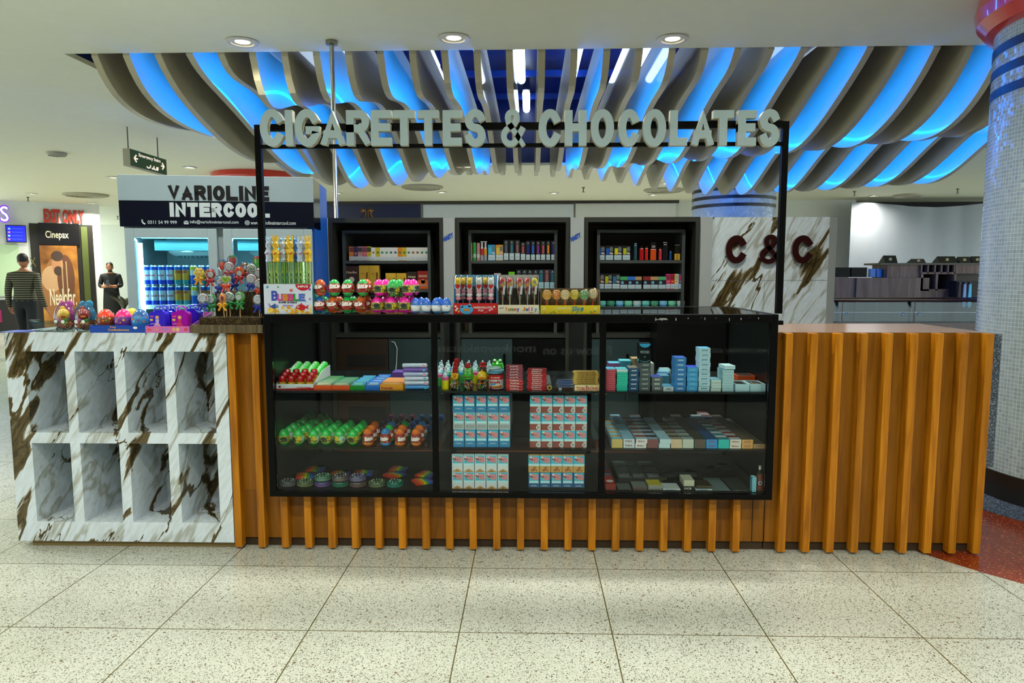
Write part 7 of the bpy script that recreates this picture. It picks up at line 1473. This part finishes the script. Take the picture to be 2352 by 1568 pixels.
# ---------------------------------------------------------------- stock on the cabinet shelves
YQ = YC+.115
def vape(px0, px1, pyt, shelf, c, label, c2=None, low='#aebcc0', lowf=.36, art=None, cab=0, name='vape_box', d=.03, Y=None):
    Yq = Y or YQ; x0, x1, z0, z1 = pb(px0, px1, pyt, 600, Yq); zb = SHZ[shelf]+.0005; w2, h = x1-x0, z1-zb; b = MB(); e = -.0006
    b.box(0, w2, 0, d, 0, h, P(c, .4)); 
    if low: b.quad((w2*.03, e, h*.03), (w2*.97, e, h*.03), (w2*.97, e, h*lowf), (w2*.03, e, h*lowf), P(low, .4)); b.quad((w2*.15, e*1.5, h*lowf*.4), (w2*.85, e*1.5, h*lowf*.4), (w2*.85, e*1.5, h*lowf*.5), (w2*.15, e*1.5, h*lowf*.5), P('#8a969a', .4))
    if art == 'dot': b.disc((w2*.5, e, h*.62), w2*.3, P(c2, .4), 1, 10, .8); b.disc((w2*.56, e*1.4, h*.57), w2*.16, P('#2a7a4a', .4), 1, 8)
    elif art == 'stick': b.quad((w2*.3, e, h*(lowf+.04)), (w2*.7, e, h*(lowf+.04)), (w2*.7, e, h*.78), (w2*.3, e, h*.78), P(c2, .4)); b.disc((w2*.5, e, h*.91), w2*.1, P('#c0c8cc', .4), 1, 8); b.quad((w2*.2, e, h*.84), (w2*.8, e, h*.84), (w2*.8, e, h*.86), (w2*.2, e, h*.86), P('#8a9498', .4))
    elif art == 'device': b.box(w2*.08, w2*.5, e*3, e, h*(lowf+.04), h*.82, P(c2, .3)); b.quad((w2*.55, e, h*.62), (w2*.95, e, h*.62), (w2*.95, e, h*.9), (w2*.55, e, h*.9), P('#5a6a6a', .4)); b.quad((w2*.55, e, h*.42), (w2*.95, e, h*.40), (w2*.95, e, h*.52), (w2*.55, e, h*.56), P('#b0a8a8', .4))
    elif art == 'half': b.quad((0, e, h*.70), (w2, e, h*.70), (w2, e, h*.96), (0, e, h*.96), P(c2, .4)); b.disc((w2*.3, e*1.3, h*.5), w2*.2, P('#5fa0c0', .4), 1, 10)
    elif art == 'top': b.quad((w2*.06, e, h*.62), (w2*.94, e, h*.62), (w2*.94, e, h*.94), (w2*.06, e, h*.94), P(c2, .4)); b.disc((w2*.5, e*1.3, h*.50), w2*.3, P('#c87a3c', .4), 1, 10, .7)
    elif art == 'word': b.text(c2, (w2*.12, e, h*.66), (w2*.76, 0, 0), (0, 0, h*.12), P('#c8b890', .4), .02); b.disc((w2*.5, e, h*.42), w2*.2, P('#c8c0b0', .4), 1, 12)
    elif art == 'cigar': b.tube([(w2*.75, e*2, h*.16), (w2*.82, e*2, h*.7)], w2*.07, P('#8a4a18', .4), 8); b.text('1 Cigar', (w2*.1, e, h*.62), (w2*.45, 0, 0), (0, 0, h*.07), P('#7a5a18', .4), .01)
    o = tag(b.build(name, None, 0, (x0, Yq, zb)), label, 'vape box' if name == 'vape_box' else 'cigar box', None)
    o['group'] = 'boxes on the cabinet shelves'; return o
nL = 'in the first cabinet'
c18 = [('#c8781c', '#7a3a2c', 'top', 'orange'), ('#5a4468', '#3a2a4a', 'top', 'purple'), ('#b89aa0', '#4a3a3c', 'top', 'mauve'), ('#c85a80', '#6a3a48', 'top', 'pink'), ('#a8a818', '#3a3c10', 'top', 'lime')]
for k in range(18):
    px = 802+10.15*k
    if k < 5: c, c2, art, nm = c18[k]
    else:
        q_ = ['#c87a3c', None, '#2f7a5c', '#2f9a4c', '#4a3a8a', '#4a3a8a', None, None, '#2f7a5c', '#a03a2c', '#7a2f24', '#2f7a5c', '#2f7a5c'][k-5]
        c, c2, art, nm = ('#c8ccc4', q_, 'dot', 'white') if q_ else (['#b8a41c', '#b8a41c', '#c8781c'][k % 3], '#5a6a1c', 'dot', 'yellow')
    vape(px, px+9.8, 566 if k < 5 else 568, 1, c, '%s slim vape box %s, upper shelf, %s from the left' % (nm, nL, nth(k)), c2, '#b8c0c0', .30, art)
for k, (a, c_, y, c, nm, art, c2) in enumerate(((791, 823, 611, '#3a2010', 'brown and white', 'word', 'Cigarillos'), (824, 847, 609, '#c8a02c', 'yellow', 'cigar', ''), (847.5, 870, 609, '#c8a02c', 'yellow', 'cigar', ''), (885, 909, 627, '#c8a02c', 'low yellow', 'cigar', ''), (910, 933, 627, '#c09828', 'low yellow', 'cigar', ''), (934, 957, 624, '#2a1a14', 'dark brown', 'word', 'Havana'), (958.5, 984, 622, '#8a1c14', 'red and orange', 'word', 'KING EDWARD'))):
    o = vape(a, c_, y, 2, c, '%s cigar box %s, second shelf, %s from the left' % (nm, nL, nth(k)), c2, '#c85a1c' if k == 6 else None, .5, art, 0, 'cigar_box', .05)
nM = 'in the middle cabinet'
M1 = [(1079, 1084.5, 556, '#c8b818', None, None), (1086.5, 1093.5, 556, '#2a9a54', None, None), (1095, 1102.5, 557, '#b07a80', None, None), (1103.5, 1111, 554, '#a01c18', None, None), (1111.5, 1119, 554, '#c8861c', None, None), (1121, 1137.5, 562, '#1f8ab8', 'device', '#3fa8c8'), (1139, 1155.5, 562, '#c08424', 'device', '#c8b04c'),
      (1157, 1168, 551, '#15191c', 'stick', '#4a5a64'), (1170, 1181, 551, '#15191c', 'stick', '#1f6a80'), (1183, 1194, 551, '#181416', 'stick', '#8a5a5c'), (1196, 1206.5, 556, '#1c1413', 'stick', '#a04a44'), (1208, 1217.5, 553, '#0c0e1a', 'stick', '#10187a'), (1219.5, 1229, 553, '#0c0f18', 'stick', '#1f5fc0'), (1231, 1241, 553, '#1a0808', 'stick', '#7a1f8a'), (1242.5, 1252.5, 553, '#0c120e', 'stick', '#b04a4c'), (1254.5, 1264, 553, '#160e1a', 'stick', '#d8841c'), (1266, 1276, 553, '#0c0e1a', 'stick', '#1a1a7a')]
for k, (a, c_, y, c, art, c2) in enumerate(M1):
    nm = 'coloured tube' if k < 5 else ('square device' if k < 7 else 'black window')
    if k < 5:
        x0, x1, z0, z1 = pb(a, c_, y, 600, YQ+.015); r = (x1-x0)/2; zb = SHZ[1]+.0005; h = z1-zb; b = MB(); b.lathe([(r, 0), (r, h*.28)], (0, 0, 0), P(c if k < 3 else '#8a8a90', .35), 14); b.lathe([(r, h*.28), (r, h*.62)], (0, 0, 0), P(c, .3), 14)
        if k < 3: b.lathe([(r, h*.62), (r, h*.97), (.001, h)], (0, 0, 0), P(c, .3), 14); b.lathe([(r*1.02, h*.16), (r*1.02, h*.36)], (0, 0, 0), P('#a8bcb0', .4), 14)
        else: b.lathe([(r*.9, h*.62), (r*.6, h*.7), (r*.6, h*.92), (r*.95, h*.95), (r*.95, h), (.001, h)], (0, 0, 0), P('#b0b0b4', .3), 14)
        tag(b.build('vape_tube', None, 0, ((x0+x1)/2, YQ+.015, zb)), '%s vape tube in the middle cabinet, upper shelf' % ['yellow', 'green', 'pink', 'red and white', 'amber and white'][k], 'vape tube', 'boxes on the cabinet shelves')
    else: vape(a, c_, y, 1, c, '%s vape box %s, upper shelf, %s from the left' % (nm, nM, nth(k)), c2, '#a8bcc4', .30 if k > 10 else .36, art)
M2 = [(1135, 1150, 627, '#a89aa8', None, None), (1168, 1182, 624, '#5fb010', None, None)]+[(1186+12.9*k, 1197.5+12.9*k, 619, '#14181c' if k < 4 else ['#123844', '#4a2a34', '#10303c'][k-4], 'stick', ['#3a4a54', '#3a4a54', '#34424a', '#3a4a54', '#1f6a7a', '#8a5a5c', '#1f5a6a'][k]) for k in range(7)]
for k, (a, c_, y, c, art, c2) in enumerate(M2): vape(a, c_, y, 2, c, '%s vape box %s, second shelf, %s from the left' % (['mauve', 'lime'][k] if k < 2 else 'window', nM, nth(k)), c2, '#8fb4c0' if k > 1 else None, .36, art)
nR = 'in the last cabinet'
for k in range(4): vape(1371+19.5*k, 1389.5+19.5*k, 564, 1, '#12100e', '%s pictured vape box %s, upper shelf, %s from the left' % ('blue' if k < 2 else 'yellow', nR, nth(k)), ['#1f4fb0', '#1f4fb0', '#c8c018', '#a8b018'][k], '#a4bcc8', .36, 'device')
for k, (a, c_, y, c, nm) in enumerate(((1456, 1463, 558, '#1f4a5a', 'teal'), (1469, 1478, 566, '#a80f10', 'dark red'), (1481.5, 1488.5, 565, '#c01410', 'red'), (1494, 1507.5, 556, '#c84a14', 'orange'), (1513.5, 1520, 568, '#c82a40', 'pink red'), (1522, 1533, 556, '#0f1012', 'black'), (1538, 1543, 574, '#1a4a8a', 'blue'), (1549, 1562.5, 562, '#14120c', 'black with a yellow plate'))):
    x0, x1, z0, z1 = pb(a, c_, y, 600, YQ+.02); zb = SHZ[1]+.0005; h = z1-zb; w2 = x1-x0; t = thing('vape_device', '%s vape device %s, upper shelf' % (nm, nR), 'vape', (x0, YQ+.02, zb), 'vape devices on the shelf'); b = MB(); hb_ = h*.62 if k == 3 else (h*.86 if k not in (0, 5, 7) else h); b.box(0, w2, 0, .022, 0, hb_, P(c, .25)); b.build('body', t, .003); b = MB()
    if k == 3: b.box(w2*.04, w2*.96, .001, .021, hb_, h, P('#0f0d0c', .3)); b.text('CO', (w2*.2, .0004, hb_*1.12), (w2*.6, 0, 0), (0, 0, h*.12), P('#d0c0c0', .4), .02)
    elif k == 7: b.box(w2*.0, w2*.98, -.001, 0, h*.02, h*.42, P('#c8a024', .4)); b.text('CO', (w2*.25, -.0016, h*.22), (w2*.5, 0, 0), (0, 0, h*.13), P('#14120c', .4), .03); b.text('CO', (w2*.25, -.0016, h*.05), (w2*.5, 0, 0), (0, 0, h*.13), P('#14120c', .4), .03)
    elif hb_ < h: b.box(w2*.25, w2*.75, .005, .017, hb_, h, P('#26201e', .3))
    else: b.box(w2*.2, w2*.8, -.001, 0, h*.85, h*.9, P('#a0a4a8', .4))
    b.build('mouthpiece' if k not in (5, 7, 0) else 'plate', t)
R2 = [(1371, 1388, 628, '#0d0c0c', 'device', '#a03a34', 'black'), (1389, 1406, 628, '#0d0c0c', 'device', '#a8a81c', 'black'), (1407, 1424, 628, '#0d0c0c', 'device', '#2f6a90', 'black'), (1425, 1442, 634, '#1c1418', 'half', '#3a9a5c', 'green topped'), (1443, 1459, 634, '#1c1424', 'half', '#1f6ac0', 'blue topped'), (1459.5, 1474, 634, '#1c2024', 'half', '#a88a5c', 'tan topped'), (1478, 1494.5, 634, '#241014', 'half', '#8a2024', 'red topped'), (1495, 1512, 634, '#14181c', 'half', '#b08a5c', 'tan topped'), (1513, 1530, 634, '#141a18', 'half', '#4aa06a', 'green topped'), (1531, 1540, 629, '#c02a6a', 'top', '#7a1a4a', 'slim magenta'), (1541, 1550, 629, '#b81c24', 'top', '#7a1014', 'slim red'), (1550.5, 1559, 629, '#c8c898', 'top', '#a8a878', 'slim cream'), (1560, 1569.5, 629, '#1f48b0', 'top', '#a02a50', 'slim blue')]
for k, (a, c_, y, c, art, c2, nm) in enumerate(R2): vape(a, c_, y, 2, c, '%s vape box %s, second shelf, %s from the left' % (nm, nR, nth(k)), c2, '#a4bcc8', .34, art)
for k in range(10):
    px = 1383+20*k; x = at(px, 700, 1, YQ+.04).x; zt_ = at(px, 691, 1, YQ).z; h = zt_-SHZ[3]-.001; t = thing('shisha_jar', '%s lidded jar on the lowest open shelf, %s from the citrus lollipops' % (['teal', 'dark green', 'blue', 'green', 'pale blue'][k % 5], nth(k)), 'jar', (x, YQ+.04, SHZ[3]+.0005), 'lidded jars on the lowest open shelf'); b = MB(); r = .030
    cc = ['#1f7a7a', '#1a5a44', '#1f6aa0', '#2a8a6a', '#6aa0b0'][k % 5]; b.lathe([(r*.95, 0), (r, .004), (r, h*.72), (r*.92, h*.76)], (0, 0, 0), P(cc, .3), 18); b.build('jar_body', t); b = MB(); b.lathe([(r*1.03, h*.76), (r*1.03, h*.94), (r*.96, h), (.001, h)], (0, 0, 0), P(['#5fb8b0', '#3a8a6a', '#6ab0d0', '#6ac0a0', '#a0b8bc'][k % 5], .3), 18); b.build('jar_lid', t)
# ---------------------------------------------------------------- people
SKIN, HAIR = P('#a8714e', .55), P('#17110c', .6)
def stripes():
    m, N, L, B = nodes('striped knit'); tc = N.new('ShaderNodeTexCoord'); sx = N.new('ShaderNodeSeparateXYZ'); L.new(tc.outputs['Object'], sx.inputs[0]); fr = mathn(N, L, 'FRACT', mathn(N, L, 'MULTIPLY', sx.outputs[2], 27.0)); r = ramp(N, [(0, '#1d1c10'), (.62, '#7c7858')], 'CONSTANT'); L.new(fr, r.inputs[0]); L.new(r.outputs[0], B.inputs['Base Color']); B.inputs['Roughness'].default_value = .85; return m
def skin_mesh(name, V, E, R, mats, face_mat, parent, sub=2):
    me = bpy.data.meshes.new(name); me.from_pydata(V, E, []); o = bpy.data.objects.new(name, me); COL.objects.link(o)
    s_ = o.modifiers.new('skin', 'SKIN'); sub_ = o.modifiers.new('sub', 'SUBSURF'); sub_.levels = sub_.render_levels = sub; s_.use_smooth_shade = True
    for v, r in zip(me.skin_vertices[0].data, R): v.radius = r if isinstance(r, tuple) else (r, r)
    me.skin_vertices[0].data[0].use_root = True
    dg = bpy.context.evaluated_depsgraph_get(); dg.update(); nm = bpy.data.meshes.new_from_object(o.evaluated_get(dg)); bpy.data.objects.remove(o); bpy.data.meshes.remove(me)
    nm.name = name; nm.materials.clear()
    for m in mats: nm.materials.append(m)
    for p in nm.polygons: p.material_index = face_mat(p.center); p.use_smooth = True
    o = bpy.data.objects.new(name, nm); COL.objects.link(o); o.parent = parent; return o
def hand(V, E, R, wrist, w, d, side, curl):
    """five short finger chains from a palm; d runs along the hand, side points to the thumb"""
    pv = len(V); V.append(tuple(wrist+d*.05)); R.append((.035, .018)); E.append((w, pv)); nrm = d.cross(side)
    for k, (off, l_) in enumerate(((-.028, .055), (-.010, .07), (.010, .075), (.028, .068))):
        a = wrist+d*.085+side*off; b_ = a+d*l_*.5+nrm*curl*.3; c = b_+d*l_*.4+nrm*curl*.9; i = len(V); V += [tuple(a), tuple(b_), tuple(c)]; R += [.0105, .0095, .008]; E += [(pv, i), (i, i+1), (i+1, i+2)]
    a = wrist+d*.045+side*.04; b_ = a+d*.035+side*.018; i = len(V); V += [tuple(a), tuple(b_)]; R += [.012, .010]; E += [(pv, i), (i, i+1)]
def person(px, Zd, hgt, pose, label):
    """standing figure facing +Y before rotation; root between the feet"""
    g = at(px, 600, 1, CAM.y+Zd); t = thing('person', label, 'person', (g.x, CAM.y+Zd, 0), None, pose['rot']); k = hgt/1.75
    Vd = [(0, 0, .97), (0, 0, 1.10), (0, -.01, 1.26), (0, -.01, 1.40), (0, 0, 1.475), (0, .015, 1.54)]; Rd = [(.165, .12), (.155, .115), (.175, .12), (.17, .105), (.065, .06), (.055, .055)]; Ed = [(0, 1), (1, 2), (2, 3), (3, 4), (4, 5)]
    V = [tuple(k*c for c in v) for v in Vd]; R = list(Rd); E = list(Ed)
    for s_ in (-1, 1):
        arm = pose['armL' if s_ < 0 else 'armR']; i = len(V); V += [tuple(k*c for c in q_) for q_ in [(s_*.19, -.01, 1.395)]+arm]; R += [.072, .055, .045, .03]; E += [(3, i), (i, i+1), (i+1, i+2), (i+2, i+3)]
        el, wr = Vector(V[i+2]), Vector(V[i+3]); d = (wr-el).normalized(); hand(V, E, R, wr, i+3, d, pose['thumb'](s_, d), pose['curl'])
        leg = pose['legL' if s_ < 0 else 'legR']; i = len(V); V += [tuple(k*c for c in q_) for q_ in [(s_*.095, 0, .90)]+leg]; R += [.105, .075, .055, .045]; E += [(0, i), (i, i+1), (i+1, i+2), (i+2, i+3)]
    body = skin_mesh('body', V, E, R, pose['mats'], lambda c: pose['fm'](c/k), t)
    hd = Vector(pose['head'])*k; ax = pose['look']; b = MB(); b.ball((0, 0, 0), (.076*k, .092*k, .115*k), SKIN, 18, 14); b.ball((0, .085*k, -.02*k), (.015*k, .02*k, .02*k), SKIN, 8, 6); b.ball((0, .02*k, -.075*k), (.055*k, .06*k, .05*k), SKIN, 12, 8)
    for s_ in (-1, 1): b.ball((s_*.078*k, -.005*k, -.01*k), (.012*k, .022*k, .03*k), SKIN, 8, 6); b.ball((s_*.03*k, .08*k, .012*k), (.011*k, .01*k, .008*k), P('#d8d4cc', .3), 8, 6); b.ball((s_*.03*k, .087*k, .012*k), .005*k, P('#1a120c', .3), 6, 4)
    b.ball((0, .082*k, -.055*k), (.024*k, .01*k, .007*k), P('#7a3a30', .5), 8, 6); o = b.build('head', t); o.location = hd; o.rotation_euler = ax
    b = MB(); b.ball((0, -.024*k, .038*k), (.082*k, .088*k, .09*k), HAIR, 18, 12)
    if pose.get('beard'): b.ball((0, .045*k, -.085*k), (.052*k, .045*k, .04*k), HAIR, 12, 8)
    o = b.build('hair', t); o.location = hd; o.rotation_euler = ax; return t
KNIT, JEAN, SHOE, KURTA = stripes(), P('#14181c', .8), P('#0c0b0a', .5), P('#0d0f0a', .85)
def fm1(c):
    if c.z > 1.465: return 3
    if abs(c.x) > .2 and c.z < .86: return 3
    return 0 if c.z > .985 or (abs(c.x) > .215 and c.z > .8) else (1 if c.z > .09 else 2)
person(52, 11.4, 1.72, dict(rot=.25, armL=[(-.235, -.03, 1.14), (-.25, .0, .95), (-.25, .03, .88)], armR=[(.24, -.06, 1.14), (.28, -.04, .96), (.29, .0, .89)], legL=[(-.10, .10, .50), (-.10, .06, .12), (-.10, .16, .04)], legR=[(.10, -.04, .50), (.10, -.16, .13), (.10, -.07, .05)], thumb=lambda s_, d: Vector((0, 1, 0)), curl=.02, mats=[KNIT, JEAN, SHOE, SKIN], fm=fm1, head=(0, .02, 1.645), look=(0, 0, .1)), 'person in a striped dark jumper and jeans walking away, seen from behind')
def fm2(c):
    if c.z > 1.47: return 2
    if c.y > .22 and .98 < c.z < 1.2: return 2
    return 0 if c.z > .09 else 1
p2 = person(252, 17.3, 1.68, dict(rot=PI+.35, armL=[(-.25, .04, 1.14), (-.12, .24, 1.12), (-.06, .28, 1.13)], armR=[(.25, .04, 1.14), (.12, .24, 1.12), (.06, .28, 1.13)], legL=[(-.10, .01, .50), (-.10, -.01, .11), (-.11, .10, .04)], legR=[(.10, .01, .50), (.10, -.01, .11), (.11, .10, .04)], thumb=lambda s_, d: Vector((0, 0, 1)), curl=.015, mats=[KURTA, SHOE, SKIN], fm=fm2, head=(0, .05, 1.63), look=(-.55, 0, 0), beard=True), 'person in a long black tunic standing and looking down at a phone')
k = 1.68/1.75; b = MB(); b.lathe([(.21, .42), (.195, .7), (.175, .95), (.165, 1.1)], (0, 0, 0), KURTA, 24); o = b.build('tunic_skirt', p2); o.scale = (1, .75, 1)
b = MB(); b.box(-.035, .035, .36, .37, 1.11, 1.25, P('#1a1c20', .2)); tag(b.build('phone', None, 0, p2.location, p2.rotation_euler.z), 'dark phone held by the person in the black tunic', 'phone')
b = MB()
for i in range(5): a = 2*PI*i/5; b.tube([(0, 0, .5), (.1*math.cos(a), .1*math.sin(a), .75), (.3*math.cos(a), .3*math.sin(a), .85)], [.02, .06, .01], P('#3a3c28', .6), 6)
b.lathe([(.14, 0), (.18, .4), (.16, .42), (.001, .5)], (0, 0, 0), P('#a8aca0', .5), 20); g = at(284, 680, 1, CAM.y+16.9); tag(b.build('floor_planter', None, 0, (g.x, CAM.y+16.9, 0)), 'pale floor planter behind the drinks fridge edge', 'planter')
